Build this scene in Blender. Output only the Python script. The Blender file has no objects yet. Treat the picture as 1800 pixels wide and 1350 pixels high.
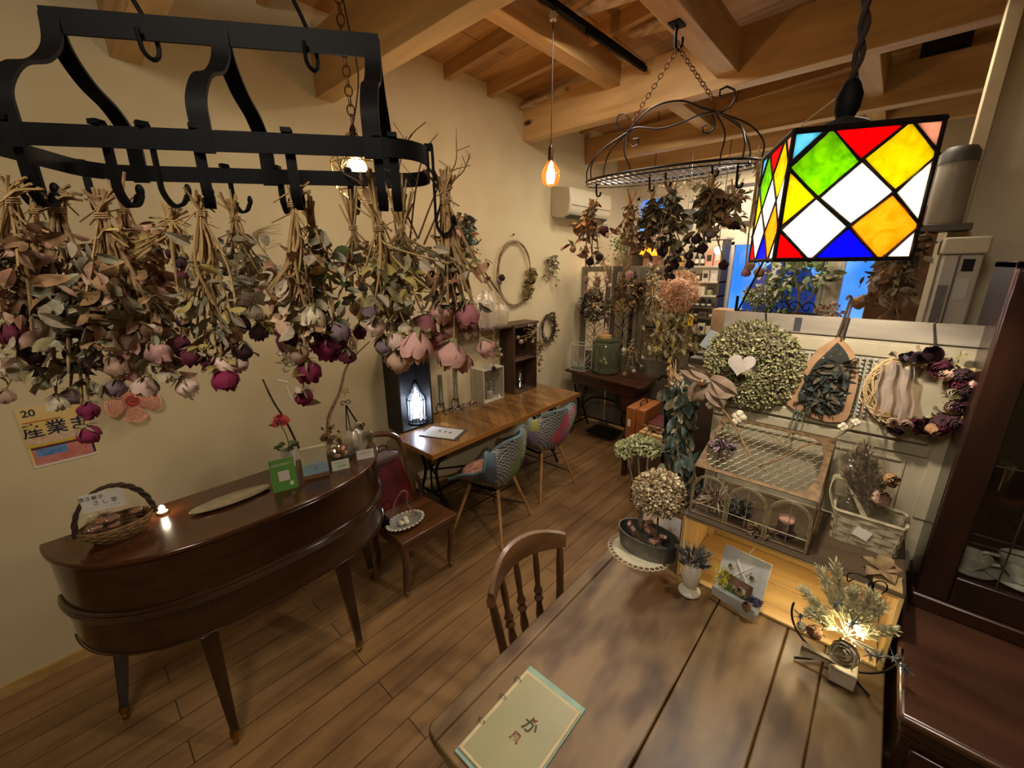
import bpy, math, random
from math import sin, cos, pi, radians, sqrt, atan2
from mathutils import Vector as V, Matrix
random.seed(11)
SC = bpy.context.scene
COL = SC.collection
# ---------------------------------------------------------------- camera, world, exposure
H, FPX = 2.0, 722.0
YAW, PITCH, ROLL = radians(42.2), radians(16.1), radians(-.5)
CF = V((-sin(YAW) * cos(PITCH), cos(YAW) * cos(PITCH), -sin(PITCH)))
_r = V((cos(YAW), sin(YAW), 0)); _u = _r.cross(CF)
CR = _r * cos(ROLL) + _u * sin(ROLL); CU = -_r * sin(ROLL) + _u * cos(ROLL)
cam = bpy.data.cameras.new('camera'); co = bpy.data.objects.new('camera', cam); COL.objects.link(co)
cam.sensor_width = 36; cam.lens = 36 * FPX / 1800; cam.clip_start = .02
co.matrix_world = Matrix(((CR.x, CU.x, -CF.x, 0), (CR.y, CU.y, -CF.y, 0), (CR.z, CU.z, -CF.z, H), (0, 0, 0, 1)))
SC.camera = co
wd = bpy.data.worlds.new('world'); SC.world = wd; wd.use_nodes = True
wd.node_tree.nodes['Background'].inputs[0].default_value = (1.0, .86, .70, 1)
wd.node_tree.nodes['Background'].inputs[1].default_value = .135
SC.view_settings.view_transform = 'Standard'; SC.view_settings.look = 'None'
SC.view_settings.gamma = 1; SC.view_settings.use_curve_mapping = False
SC.view_settings.exposure = 0.6
def light(name, kind, loc, energy, col, size=.05, aim=None, **k):
    d = bpy.data.lights.new(name, kind); d.energy = energy; d.color = col
    if kind in ('POINT', 'SPOT'): d.shadow_soft_size = size
    if kind == 'AREA': d.size = size
    for a, b in k.items(): setattr(d, a, b)
    o = bpy.data.objects.new(name, d); COL.objects.link(o); o.location = loc
    if aim is not None: o.rotation_euler = (V(aim) - V(loc)).to_track_quat('-Z', 'Y').to_euler()
    return o
WARM = (1, .71, .42); WARM2 = (1, .88, .72); COOL = (.72, .82, 1)
# unseen warm fills added near the ceiling to brighten the room; then kitchen spots
light('ceiling_fill', 'AREA', (-.2, -.6, 3.1), 17, WARM2, .5, (-1.6, 1.2, 0))  # broad fill added behind the camera
light('ceiling_fill', 'AREA', (-1.5, 2.35, 3.3), 11, WARM2, .3, (-1.9, 2.9, 0))  # fill added near the track, no lamp head of its own
light('ceiling_fill', 'AREA', (-1.75, 3.85, 3.1), 9, WARM2, .3, (-1.9, 4.15, 0))  # separate fill added to brighten the screen corner
light('kitchen_spot', 'AREA', (-1.3, 4.9, 3.0), 20, (1, .85, .68), .5, (-1.4, 5.0, 0))
light('kitchen_spot', 'AREA', (-.25, 3.0, 3.1), 8, WARM2, .35, (-.3, 2.4, .5))

# ---------------------------------------------------------------- pixel rays of the photograph -> points on real planes
def ray(px, py): return CF + CR * ((px - 900) / FPX) - CU * ((py - 675) / FPX)
def on(px, py, n, d):
    o = V((0, 0, H)); r = ray(px, py); n = V(n)
    return o + r * ((d - n.dot(o)) / n.dot(r))
def ax(px, py, x): return on(px, py, (1, 0, 0), x)
def ay(px, py, y): return on(px, py, (0, 1, 0), y)
def az(px, py, z): return on(px, py, (0, 0, 1), z)
R = random.random
def rr(a, b): return a + (b - a) * random.random()

# ---------------------------------------------------------------- materials
def lin(h):
    if not isinstance(h, str): return tuple(h)
    h = h.lstrip('#'); c = [int(h[i:i + 2], 16) / 255 for i in (0, 2, 4)]
    return tuple(x / 12.92 if x <= .04045 else ((x + .055) / 1.055) ** 2.4 for x in c)
_M = {}
def nd(nt, t, **k):
    n = nt.nodes.new(t)
    for a, b in k.items(): setattr(n, a, b)
    return n
def base(name):
    m = bpy.data.materials.new(name); m.use_nodes = True; nt = m.node_tree
    return m, nt, nt.nodes['Principled BSDF']
def ramp(nt, src, cols):
    r = nd(nt, 'ShaderNodeValToRGB'); e = r.color_ramp.elements
    while len(e) < len(cols): e.new(.5)
    for i, (p, c) in enumerate(cols): e[i].position = p; e[i].color = lin(c) + (1,)
    nt.links.new(src, r.inputs[0]); return r.outputs[0]
def coords(nt, scale=(1, 1, 1), rot=(0, 0, 0), gen='Object'):
    tc = nd(nt, 'ShaderNodeTexCoord'); mp = nd(nt, 'ShaderNodeMapping'); mp.inputs['Scale'].default_value = scale
    mp.inputs['Rotation'].default_value = rot; nt.links.new(tc.outputs[gen], mp.inputs[0]); return mp.outputs[0]
def noise(nt, vec, s, det=4, dist=0):
    n = nd(nt, 'ShaderNodeTexNoise'); n.inputs['Scale'].default_value = s; n.inputs['Detail'].default_value = det
    n.inputs['Distortion'].default_value = dist; nt.links.new(vec, n.inputs['Vector']); return n.outputs['Fac']
def bump(nt, src, bs, strength, dist=.01):
    b = nd(nt, 'ShaderNodeBump'); b.inputs['Strength'].default_value = strength; b.inputs['Distance'].default_value = dist
    nt.links.new(src, b.inputs['Height']); nt.links.new(b.outputs[0], bs.inputs['Normal'])
def mat(name, c1, c2=None, rough=.6, metal=0, ns=12, bmp=0, trans=0, rnd=0, sss=0, coat=0, em=None, es=0, spec=None):
    """a plain surface; c2 makes soft natural mottling, rnd varies it from object to object"""
    if name in _M: return _M[name]
    m, nt, b = base(name); b.inputs['Roughness'].default_value = rough; b.inputs['Metallic'].default_value = metal
    if coat: b.inputs['Coat Weight'].default_value = coat; b.inputs['Coat Roughness'].default_value = .15
    if spec is not None: b.inputs['Specular IOR Level'].default_value = spec
    if trans: b.inputs['Transmission Weight'].default_value = trans; b.inputs['IOR'].default_value = 1.3
    col = None
    if c2 or bmp:
        f = noise(nt, coords(nt), ns)
        if c2: col = ramp(nt, f, [(.32, c1), (.68, c2)]); nt.links.new(col, b.inputs['Base Color'])
        if bmp: bump(nt, f, b, bmp)
    if not c2: b.inputs['Base Color'].default_value = lin(c1) + (1,)
    if rnd and col is not None:
        oi = nd(nt, 'ShaderNodeObjectInfo'); hs = nd(nt, 'ShaderNodeHueSaturation'); ma = nd(nt, 'ShaderNodeMapRange')
        ma.inputs['To Min'].default_value = 1 - rnd; ma.inputs['To Max'].default_value = 1 + rnd
        nt.links.new(oi.outputs['Random'], ma.inputs[0]); nt.links.new(ma.outputs[0], hs.inputs['Value'])
        nt.links.new(col, hs.inputs['Color']); nt.links.new(hs.outputs[0], b.inputs['Base Color'])
    if em: b.inputs['Emission Color'].default_value = lin(em) + (1,); b.inputs['Emission Strength'].default_value = es
    _M[name] = m; return m
def thin(name, c, glossy=.12, tint=1, rough=.08, crinkle=0, dens=0):
    """thin clear film or pane: mostly see-through with a gloss"""
    if name in _M: return _M[name]
    m, nt, b = base(name); nt.nodes.remove(b); out = nt.nodes['Material Output']
    t = nd(nt, 'ShaderNodeBsdfTransparent'); t.inputs[0].default_value = lin(c) + (1,)
    g = nd(nt, 'ShaderNodeBsdfGlossy'); g.inputs['Roughness'].default_value = rough
    mx = nd(nt, 'ShaderNodeMixShader'); mx.inputs[0].default_value = glossy
    nt.links.new(t.outputs[0], mx.inputs[1]); nt.links.new(g.outputs[0], mx.inputs[2])
    last = mx.outputs[0]
    if dens:
        d = nd(nt, 'ShaderNodeBsdfDiffuse'); d.inputs[0].default_value = lin(c) + (1,)
        m2 = nd(nt, 'ShaderNodeMixShader'); m2.inputs[0].default_value = dens
        nt.links.new(last, m2.inputs[1]); nt.links.new(d.outputs[0], m2.inputs[2]); last = m2.outputs[0]
    if crinkle:
        bp = nd(nt, 'ShaderNodeBump'); bp.inputs['Strength'].default_value = 1; bp.inputs['Distance'].default_value = .02
        nt.links.new(noise(nt, coords(nt), crinkle, 2), bp.inputs['Height']); nt.links.new(bp.outputs[0], g.inputs['Normal'])
    nt.links.new(last, out.inputs[0]); _M[name] = m; return m
def transl(name, c, w=.6, c2=None, ns=30, bmp=.3):
    """coloured glass or paper that lets the lamp inside shine through"""
    if name in _M: return _M[name]
    m, nt, b = base(name); nt.nodes.remove(b); out = nt.nodes['Material Output']
    t = nd(nt, 'ShaderNodeBsdfTranslucent'); d = nd(nt, 'ShaderNodeBsdfPrincipled'); d.inputs['Roughness'].default_value = .12
    f = noise(nt, coords(nt), ns, 3, 1.5)
    if c2:
        col = ramp(nt, f, [(.3, c), (.7, c2)]); nt.links.new(col, t.inputs[0]); nt.links.new(col, d.inputs[0])
    else: t.inputs[0].default_value = d.inputs[0].default_value = lin(c) + (1,)
    if bmp: bump(nt, f, d, bmp, .005)
    mx = nd(nt, 'ShaderNodeMixShader'); mx.inputs[0].default_value = w
    nt.links.new(d.outputs[0], mx.inputs[1]); nt.links.new(t.outputs[0], mx.inputs[2]); nt.links.new(mx.outputs[0], out.inputs[0])
    _M[name] = m; return m
def emit(name, c, s):
    if name in _M: return _M[name]
    m, nt, b = base(name); nt.nodes.remove(b); e = nd(nt, 'ShaderNodeEmission')
    e.inputs[0].default_value = lin(c) + (1,); e.inputs[1].default_value = s
    nt.links.new(e.outputs[0], nt.nodes['Material Output'].inputs[0]); _M[name] = m; return m
def wood(name, dark, light, axis=1, scale=1.0, rough=.5, grain=14, stretch=9, bmp=.15, coat=0, knots=0, dirt=None):
    """wood whose grain runs along the given object axis"""
    if name in _M: return _M[name]
    m, nt, b = base(name); b.inputs['Roughness'].default_value = rough
    if coat: b.inputs['Coat Weight'].default_value = coat; b.inputs['Coat Roughness'].default_value = .12
    s = [1., 1., 1.]; s[axis] = 1 / stretch
    vec = coords(nt, tuple(x * scale for x in s))
    f1 = noise(nt, vec, grain, 6, .6)
    s2 = [1., 1., 1.]; s2[axis] = .25
    f2 = noise(nt, coords(nt, tuple(x * scale for x in s2)), 2.6, 3, .8)
    mx = nd(nt, 'ShaderNodeMath', operation='MULTIPLY_ADD'); mx.inputs[1].default_value = .55
    m3 = nd(nt, 'ShaderNodeMath', operation='MULTIPLY'); m3.inputs[1].default_value = .45
    nt.links.new(f2, m3.inputs[0]); nt.links.new(f1, mx.inputs[0]); nt.links.new(m3.outputs[0], mx.inputs[2])
    col = ramp(nt, mx.outputs[0], [(.36, dark), (.62, light)])
    if knots or dirt:
        v = nd(nt, 'ShaderNodeTexNoise') if dirt else nd(nt, 'ShaderNodeTexVoronoi')
        s4 = [1., 1., 1.]; s4[axis] = .45
        nt.links.new(coords(nt, tuple(s4)), v.inputs['Vector'])
        v.inputs['Scale'].default_value = knots or 9
        fc = v.outputs['Fac'] if dirt else v.outputs['Distance']
        k = ramp(nt, fc, [(.46, '#ffffff'), (.64, dirt)] if dirt else [(.03, '#3a2416'), (.085, '#ffffff')])
        mm = nd(nt, 'ShaderNodeMix', data_type='RGBA', blend_type='MULTIPLY'); mm.inputs[0].default_value = 1
        nt.links.new(col, mm.inputs[6]); nt.links.new(k, mm.inputs[7]); col = mm.outputs[2]
    nt.links.new(col, b.inputs['Base Color'])
    if bmp: bump(nt, f1, b, bmp, .004)
    _M[name] = m; return m
def planks(name, dark, light, along='Y', w=.15, L=1.8, gap=.004, rough=.45, rot=0, gapc='#241509', knots=0, tone=.35):
    """boards laid side by side (object coordinates), each with a tone of its own"""
    if name in _M: return _M[name]
    m, nt, b = base(name); b.inputs['Roughness'].default_value = rough
    rz = {'Y': pi / 2, 'X': 0}[along] + rot
    vec = coords(nt, (1, 1, 1), (0, 0, rz))
    br = nd(nt, 'ShaderNodeTexBrick'); br.offset = .37; br.inputs['Scale'].default_value = 1
    br.inputs['Brick Width'].default_value = L; br.inputs['Row Height'].default_value = w
    br.inputs['Mortar Size'].default_value = gap; br.inputs['Mortar Smooth'].default_value = .1
    br.inputs['Color1'].default_value = (1, 1, 1, 1); g = 1 - tone; br.inputs['Color2'].default_value = (g, g * .97, g * .93, 1)
    br.inputs['Mortar'].default_value = lin(gapc) + (1,)
    nt.links.new(vec, br.inputs['Vector'])
    f1 = noise(nt, coords(nt, (.12, 1, 1) if along == 'X' else (1, .12, 1), (0, 0, rot)), 16, 6, .6)
    f2 = noise(nt, coords(nt, (.6, 1, 1)), 2.2, 4, .5)
    ad = nd(nt, 'ShaderNodeMath', operation='MULTIPLY_ADD'); ad.inputs[1].default_value = .5
    m3 = nd(nt, 'ShaderNodeMath', operation='MULTIPLY'); m3.inputs[1].default_value = .5
    nt.links.new(f2, m3.inputs[0]); nt.links.new(f1, ad.inputs[0]); nt.links.new(m3.outputs[0], ad.inputs[2])
    col = ramp(nt, ad.outputs[0], [(.36, dark), (.64, light)])
    mm = nd(nt, 'ShaderNodeMix', data_type='RGBA', blend_type='MULTIPLY'); mm.inputs[0].default_value = 1
    nt.links.new(col, mm.inputs[6]); nt.links.new(br.outputs['Color'], mm.inputs[7]); col = mm.outputs[2]
    if knots:
        v = nd(nt, 'ShaderNodeTexVoronoi'); v.inputs['Scale'].default_value = knots
        nt.links.new(coords(nt, (1, .6, 1)), v.inputs['Vector'])
        k = ramp(nt, v.outputs['Distance'], [(.025, '#33200f'), (.06, '#ffffff')])
        m5 = nd(nt, 'ShaderNodeMix', data_type='RGBA', blend_type='MULTIPLY'); m5.inputs[0].default_value = 1
        nt.links.new(col, m5.inputs[6]); nt.links.new(k, m5.inputs[7]); col = m5.outputs[2]
    nt.links.new(col, b.inputs['Base Color']); bump(nt, f1, b, .12, .003)
    _M[name] = m; return m

# ---------------------------------------------------------------- mesh builder
class MB:
    def __init__(s): s.v = []; s.f = []; s.m = []
    def add(s, vs, fs, mi=0):
        k = len(s.v); s.v += [V(p) for p in vs]; s.f += [tuple(i + k for i in f) for f in fs]; s.m += [mi] * len(fs); return s
    def box(s, x0, x1, y0, y1, z0, z1, mi=0):
        return s.add([(x, y, z) for x in (x0, x1) for y in (y0, y1) for z in (z0, z1)],
                     [(0, 1, 3, 2), (4, 6, 7, 5), (0, 4, 5, 1), (2, 3, 7, 6), (0, 2, 6, 4), (1, 5, 7, 3)], mi)
    def hexa(s, p, mi=0):  # 4 bottom ccw + 4 top ccw
        return s.add(p, [(3, 2, 1, 0), (4, 5, 6, 7), (0, 1, 5, 4), (1, 2, 6, 5), (2, 3, 7, 6), (3, 0, 4, 7)], mi)
    def bar(s, a, b, w, h, up=(0, 0, 1), mi=0):
        a, b = V(a), V(b); d = (b - a).normalized(); x = d.cross(V(up))
        if x.length < 1e-5: x = d.cross(V((0, 1, 0)))
        x.normalize(); y = x.cross(d)
        q = [(-w / 2, -h / 2), (w / 2, -h / 2), (w / 2, h / 2), (-w / 2, h / 2)]
        return s.hexa([a + x * i + y * j for i, j in q] + [b + x * i + y * j for i, j in q], mi)
    def tube(s, pts, r, n=7, closed=False, mi=0, cap=True, flat=None):
        pts = [V(p) for p in pts]; N = len(pts)
        if N < 2: return s
        rs = r if isinstance(r, (list, tuple)) else [r] * N
        k = len(s.v); up = None
        for i, p in enumerate(pts):
            if closed: d = pts[(i + 1) % N] - pts[i - 1]
            else: d = pts[min(i + 1, N - 1)] - pts[max(i - 1, 0)]
            if d.length < 1e-9: d = V((0, 0, 1))
            d.normalize()
            if up is None:
                up = V((0, 0, 1)) if abs(d.z) < .9 else V((1, 0, 0))
            x = d.cross(up)
            if x.length < 1e-4: x = d.orthogonal()
            x.normalize(); y = x.cross(d); up = y
            fl = flat if flat else (1, 1)
            for j in range(n):
                a = 2 * pi * j / n; s.v.append(p + x * (cos(a) * rs[i] * fl[0]) + y * (sin(a) * rs[i] * fl[1]))
        for i in range(N if closed else N - 1):
            for j in range(n):
                i2 = (i + 1) % N; j2 = (j + 1) % n
                s.f.append((k + i * n + j, k + i * n + j2, k + i2 * n + j2, k + i2 * n + j)); s.m.append(mi)
        if cap and not closed:
            s.f.append(tuple(k + j for j in range(n))[::-1]); s.m.append(mi)
            s.f.append(tuple(k + (N - 1) * n + j for j in range(n))); s.m.append(mi)
        return s
    def strap(s, pts, w, t, side, mi=0, closed=False):
        """flat band: width w along `side` (vector or list), thickness t"""
        pts = [V(p) for p in pts]; N = len(pts); k = len(s.v)
        for i, p in enumerate(pts):
            if closed: d = pts[(i + 1) % N] - pts[i - 1]
            else: d = pts[min(i + 1, N - 1)] - pts[max(i - 1, 0)]
            sd = V(side[i]) if isinstance(side, list) else V(side)
            d.normalize(); sd = (sd - d * sd.dot(d)).normalized(); nn = d.cross(sd)
            for a, b in ((-1, -1), (1, -1), (1, 1), (-1, 1)): s.v.append(p + sd * (a * w / 2) + nn * (b * t / 2))
        for i in range(N if closed else N - 1):
            for j in range(4):
                i2 = (i + 1) % N; s.f.append((k + i * 4 + j, k + i * 4 + (j + 1) % 4, k + i2 * 4 + (j + 1) % 4, k + i2 * 4 + j)); s.m.append(mi)
        if not closed:
            s.f.append((k + 3, k + 2, k + 1, k)); s.f.append(tuple(k + (N - 1) * 4 + j for j in range(4))); s.m += [mi, mi]
        return s
    def lathe(s, prof, c=(0, 0, 0), n=20, mi=0, sx=1, sy=1, closed=False):
        c = V(c); k = len(s.v); N = len(prof)
        for r, z in prof:
            for j in range(n):
                a = 2 * pi * j / n; s.v.append(c + V((r * cos(a) * sx, r * sin(a) * sy, z)))
        for i in range(N - 1):
            for j in range(n):
                j2 = (j + 1) % n; s.f.append((k + i * n + j, k + i * n + j2, k + (i + 1) * n + j2, k + (i + 1) * n + j)); s.m.append(mi)
        if not closed:
            if prof[0][0] > 1e-6: s.f.append(tuple(k + j for j in range(n))[::-1]); s.m.append(mi)
            if prof[-1][0] > 1e-6: s.f.append(tuple(k + (N - 1) * n + j for j in range(n))); s.m.append(mi)
        return s
    def sph(s, c, r, n=12, h=8, mi=0):
        r = (r, r, r) if not isinstance(r, (tuple, list)) else r; c = V(c); k = len(s.v)
        for i in range(h + 1):
            t = pi * i / h
            for j in range(n):
                a = 2 * pi * j / n; s.v.append(c + V((r[0] * sin(t) * cos(a), r[1] * sin(t) * sin(a), -r[2] * cos(t))))
        for i in range(h):
            for j in range(n):
                j2 = (j + 1) % n; s.f.append((k + i * n + j, k + i * n + j2, k + (i + 1) * n + j2, k + (i + 1) * n + j)); s.m.append(mi)
        return s
    def prism(s, poly, z0, z1, mi=0):
        n = len(poly); k = len(s.v)
        s.v += [V((x, y, z0)) for x, y in poly] + [V((x, y, z1)) for x, y in poly]
        s.f += [tuple(k + i for i in range(n))[::-1], tuple(k + n + i for i in range(n))]; s.m += [mi, mi]
        for i in range(n): s.f.append((k + i, k + (i + 1) % n, k + n + (i + 1) % n, k + n + i)); s.m.append(mi)
        return s
    def slab(s, pts, off, mi=0):
        """any planar outline given thickness by the vector off"""
        n = len(pts); k = len(s.v); off = V(off)
        s.v += [V(p) for p in pts] + [V(p) + off for p in pts]
        s.f += [tuple(k + i for i in range(n))[::-1], tuple(k + n + i for i in range(n))]; s.m += [mi, mi]
        for i in range(n): s.f.append((k + i, k + (i + 1) % n, k + n + (i + 1) % n, k + n + i)); s.m.append(mi)
        return s
    def grid(s, fn, nu, nv, mi=0, flip=False):
        k = len(s.v)
        for i in range(nu + 1):
            for j in range(nv + 1): s.v.append(V(fn(i / nu, j / nv)))
        for i in range(nu):
            for j in range(nv):
                q = (k + i * (nv + 1) + j, k + (i + 1) * (nv + 1) + j, k + (i + 1) * (nv + 1) + j + 1, k + i * (nv + 1) + j + 1)
                s.f.append(q[::-1] if flip else q); s.m.append(mi)
        return s
    def xf(s, M, i0=0):
        for i in range(i0, len(s.v)): s.v[i] = M @ s.v[i]
        return s
    def join(s, o, M=None, mi=0):
        k = len(s.v); s.v += [(M @ p if M else p.copy()) for p in o.v]; s.f += [tuple(i + k for i in f) for f in o.f]; s.m += [a + mi for a in o.m]; return s
    def mesh(s, name, mats, smooth=True):
        me = bpy.data.meshes.new(name); me.from_pydata([tuple(p) for p in s.v], [], s.f)
        for m in (mats if isinstance(mats, (list, tuple)) else [mats]): me.materials.append(m)
        me.polygons.foreach_set('material_index', s.m)
        me.update()
        if smooth:
            me.shade_smooth(); me.set_sharp_from_angle(angle=radians(38))
        return me
WM = {}
def tag(o, label=None, cat=None, group=None, kind=None):
    if label: o['label'] = label
    if cat: o['category'] = cat
    if group: o['group'] = group
    if kind: o['kind'] = kind
    return o
def T(name, label, cat, loc=(0, 0, 0), group=None, rz=0):
    o = bpy.data.objects.new(name, None); COL.objects.link(o); o.location = loc; o.rotation_euler = (0, 0, rz); o.empty_display_size = .05
    WM[o.name] = Matrix.Translation(V(loc)) @ Matrix.Rotation(rz, 4, 'Z')
    return tag(o, label, cat, group)
def root(o):
    while o.parent: o = o.parent
    return o
def part(name, mb, mats, parent, world=True, label=None, bevel=0, smooth=True, kind=None):
    if world: mb.xf(WM[root(parent).name].inverted())
    o = bpy.data.objects.new(name, mb.mesh(name, mats, smooth)); COL.objects.link(o); o.parent = parent
    if bevel: b = o.modifiers.new('bevel', 'BEVEL'); b.width = bevel; b.segments = 2; b.limit_method = 'ANGLE'; b.angle_limit = radians(40)
    if label: o['label'] = label
    if kind: o['kind'] = kind
    return o
def inst(o, parent, M, name=None):
    """copy of a part placed by matrix M (in world) under parent"""
    c = o.copy(); COL.objects.link(c); c.parent = parent; c.matrix_local = WM[root(parent).name].inverted() @ M
    return c
def place(name, me, parent, M):
    c = bpy.data.objects.new(name, me); COL.objects.link(c); c.parent = parent; c.matrix_local = WM[root(parent).name].inverted() @ M
    return c
def solo(name, mb, mats, label=None, cat=None, group=None, bevel=0, kind=None, smooth=True):
    xs = [p.x for p in mb.v]; ys = [p.y for p in mb.v]; zs = [p.z for p in mb.v]
    c = V(((min(xs) + max(xs)) / 2, (min(ys) + max(ys)) / 2, min(zs)))
    if kind == 'structure': c = V((0, 0, 0))
    for p in mb.v: p -= c
    o = bpy.data.objects.new(name, mb.mesh(name, mats, smooth)); COL.objects.link(o); o.location = c
    WM[o.name] = Matrix.Translation(c)
    if bevel: b = o.modifiers.new('bevel', 'BEVEL'); b.width = bevel; b.segments = 2; b.limit_method = 'ANGLE'; b.angle_limit = radians(40)
    return tag(o, label, cat, group, kind)
def dup(o, loc, rz=0, label=None, parent=None):
    c = o.copy(); COL.objects.link(c)
    if parent: c.parent = parent
    else:
        c.location = loc; c.rotation_euler = (0, 0, rz); WM[c.name] = Matrix.Translation(V(loc)) @ Matrix.Rotation(rz, 4, 'Z')
        if label: c['label'] = label
    for ch in [x for x in o.children]: dup(ch, None, 0, None, c)
    return c
_font = {}
def text(body, parent, o, xd, yd, size, m, name='lettering', bold=0, align='CENTER'):
    """lettering lying in the plane spanned by xd (reading direction) and yd (up), centred on o"""
    c = bpy.data.curves.new(name, 'FONT'); c.body = body; c.size = size; c.align_x = align; c.align_y = 'CENTER'; c.offset = bold; c.extrude = .0002
    t = bpy.data.objects.new('tmp', c); COL.objects.link(t)
    dg = bpy.context.evaluated_depsgraph_get(); me = bpy.data.meshes.new_from_object(t.evaluated_get(dg)); bpy.data.objects.remove(t)
    me.materials.clear(); me.materials.append(m)
    xd, yd = V(xd).normalized(), V(yd).normalized(); z = xd.cross(yd); o = V(o)
    M = Matrix(((xd.x, yd.x, z.x, o.x), (xd.y, yd.y, z.y, o.y), (xd.z, yd.z, z.z, o.z), (0, 0, 0, 1)))
    return place(name, me, parent, M)
def frame(o, z, x=None):
    z = V(z).normalized(); x = V(x) if x else z.orthogonal(); x = (x - z * x.dot(z)).normalized(); y = z.cross(x); o = V(o)
    return Matrix(((x.x, y.x, z.x, o.x), (x.y, y.y, z.y, o.y), (x.z, y.z, z.z, o.z), (0, 0, 0, 1)))
def arc(c, r, a0, a1, n, ex=(1, 0, 0), ey=(0, 0, 1)):
    ex, ey, c = V(ex), V(ey), V(c); return [c + ex * (r * cos(a0 + (a1 - a0) * i / n)) + ey * (r * sin(a0 + (a1 - a0) * i / n)) for i in range(n + 1)]
def spiral(c, r0, r1, a0, a1, n, ex=(1, 0, 0), ey=(0, 0, 1)):
    ex, ey, c = V(ex), V(ey), V(c); o = []
    for i in range(n + 1):
        t = i / n; r = r0 + (r1 - r0) * t; a = a0 + (a1 - a0) * t; o.append(c + ex * (r * cos(a)) + ey * (r * sin(a)))
    return o
def smoothpath(pts, k=4):
    pts = [V(p) for p in pts]; o = []
    for i in range(len(pts) - 1):
        p0, p1, p2, p3 = pts[max(i - 1, 0)], pts[i], pts[i + 1], pts[min(i + 2, len(pts) - 1)]
        for j in range(k):
            t = j / k; o.append(.5 * ((2 * p1) + (p2 - p0) * t + (2 * p0 - 5 * p1 + 4 * p2 - p3) * t * t + (3 * p1 - p0 - 3 * p2 + p3) * t ** 3))
    return o + [pts[-1]]
# ================================================================ THE ROOM
S = 'structure'
M_wall = mat('plaster', '#c5b691', '#cfc19c', .9, ns=3, bmp=.12)
M_wallw = mat('plaster_white', '#cbbfa2', '#d6caae', .9, ns=3)
M_beam = wood('pine_beam', '#a98450', '#dab47c', 0, .9, .5, 11, 10, .1, knots=2.6)
M_beamY = wood('pine_beam_long', '#a98450', '#dab47c', 1, .9, .5, 11, 10, .1, knots=2.6)
M_ceil = planks('ceiling_board', '#a0753f', '#d2a466', 'X', .9, 1.8, .003, .6, knots=1.3, tone=.25)
M_raft = wood('rafter_wood', '#906a38', '#bd935a', 0, 1, .55, 14, 10, .1)
M_pale = mat('pale_plywood', '#d9c7a6', '#a98b62', .7, ns=14)
M_floor = planks('floor_oak', '#6c5032', '#98754c', 'Y', .13, 1.9, .0022, .38, knots=1.7, tone=.18, gapc='#523a24')
solo('floor', MB().box(-3.1, 2.2, -2.6, 6.0, -.05, 0), M_floor, kind=S)
solo('wall_left', MB().box(-3.0, -2.86, -2.6, 5.6, 0, 3.75), M_wall, kind=S)
solo('baseboard_left', MB().box(-2.86, -2.845, -2.6, 5.6, 0, .06), mat('base_wood', '#c2a263', '#a88848', .6), kind=S)
# ceiling climbs gently from the side wall, boards on rafters, rafters on the long beams
def zc(x): return 3.485 + .075 * (x + 2.86)
m = MB(); m.hexa([(-2.86, -2.6, zc(-2.86)), (2.2, -2.6, zc(2.2)), (2.2, 5.6, zc(2.2)), (-2.86, 5.6, zc(-2.86)),
                  (-2.86, -2.6, zc(-2.86) + .04), (2.2, -2.6, zc(2.2) + .04), (2.2, 5.6, zc(2.2) + .04), (-2.86, 5.6, zc(-2.86) + .04)])
solo('ceiling', m, M_ceil, kind=S)
k = 1
for y in (-.2, .25, .7, 1.1, 1.95, 2.4, 2.87, 3.8, 4.3, 4.85, 5.3):
    x0, x1 = -2.86, 1.6; m = MB()
    m.hexa([(x0, y, zc(x0) - .1), (x1, y, zc(x1) - .1), (x1, y + .045, zc(x1) - .1), (x0, y + .045, zc(x0) - .1),
            (x0, y, zc(x0)), (x1, y, zc(x1)), (x1, y + .045, zc(x1)), (x0, y + .045, zc(x0))])
    solo('trim_%d' % k, m, M_raft, kind=S); k += 1
for y0, z0, z1 in ((.42, 2.935, 3.25), (1.37, 3.005, 3.34), (3.34, 3.135, 3.46), (4.42, 3.1, 3.36), (5.2, 3.12, 3.36)):
    solo('trim_%d' % k, MB().box(-2.86, .3 if y0 > 3 else 1.6, y0, y0 + .115, z0, z1), M_beam, kind=S, bevel=.004); k += 1
for x0, x1, y0, y1, z0, z1 in ((-1.98, -1.86, 1.487, 3.338, 3.34, 3.5), (-1.135, -1.0, 1.487, 3.338, 3.2, 3.42), (-.42, -.3, 3.457, 5.6, 3.18, 3.42), (-1.6, -1.48, 3.457, 4.42, 3.2, 3.42)):
    solo('trim_%d' % k, MB().box(x0, x1, y0, y1, z0, z1), M_beamY, kind=S, bevel=.004); k += 1
# short plywood gussets, pale against the dark boards
for x0, x1, y in ((-2.85, -2.35, 3.27), (-1.75, -1.3, 2.5), (-1.62, -1.2, 2.98), (-.9, -.55, 2.7)):
    solo('trim_%d' % k, MB().hexa([(x0, y, zc(x0) - .105), (x1, y, zc(x1) - .105), (x1, y + .22, zc(x1) - .105), (x0, y + .06, zc(x0) - .105)] + [(x0, y, zc(x0) - .09), (x1, y, zc(x1) - .09), (x1, y + .22, zc(x1) - .09), (x0, y + .06, zc(x0) - .09)]), M_pale, kind=S); k += 1
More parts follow.
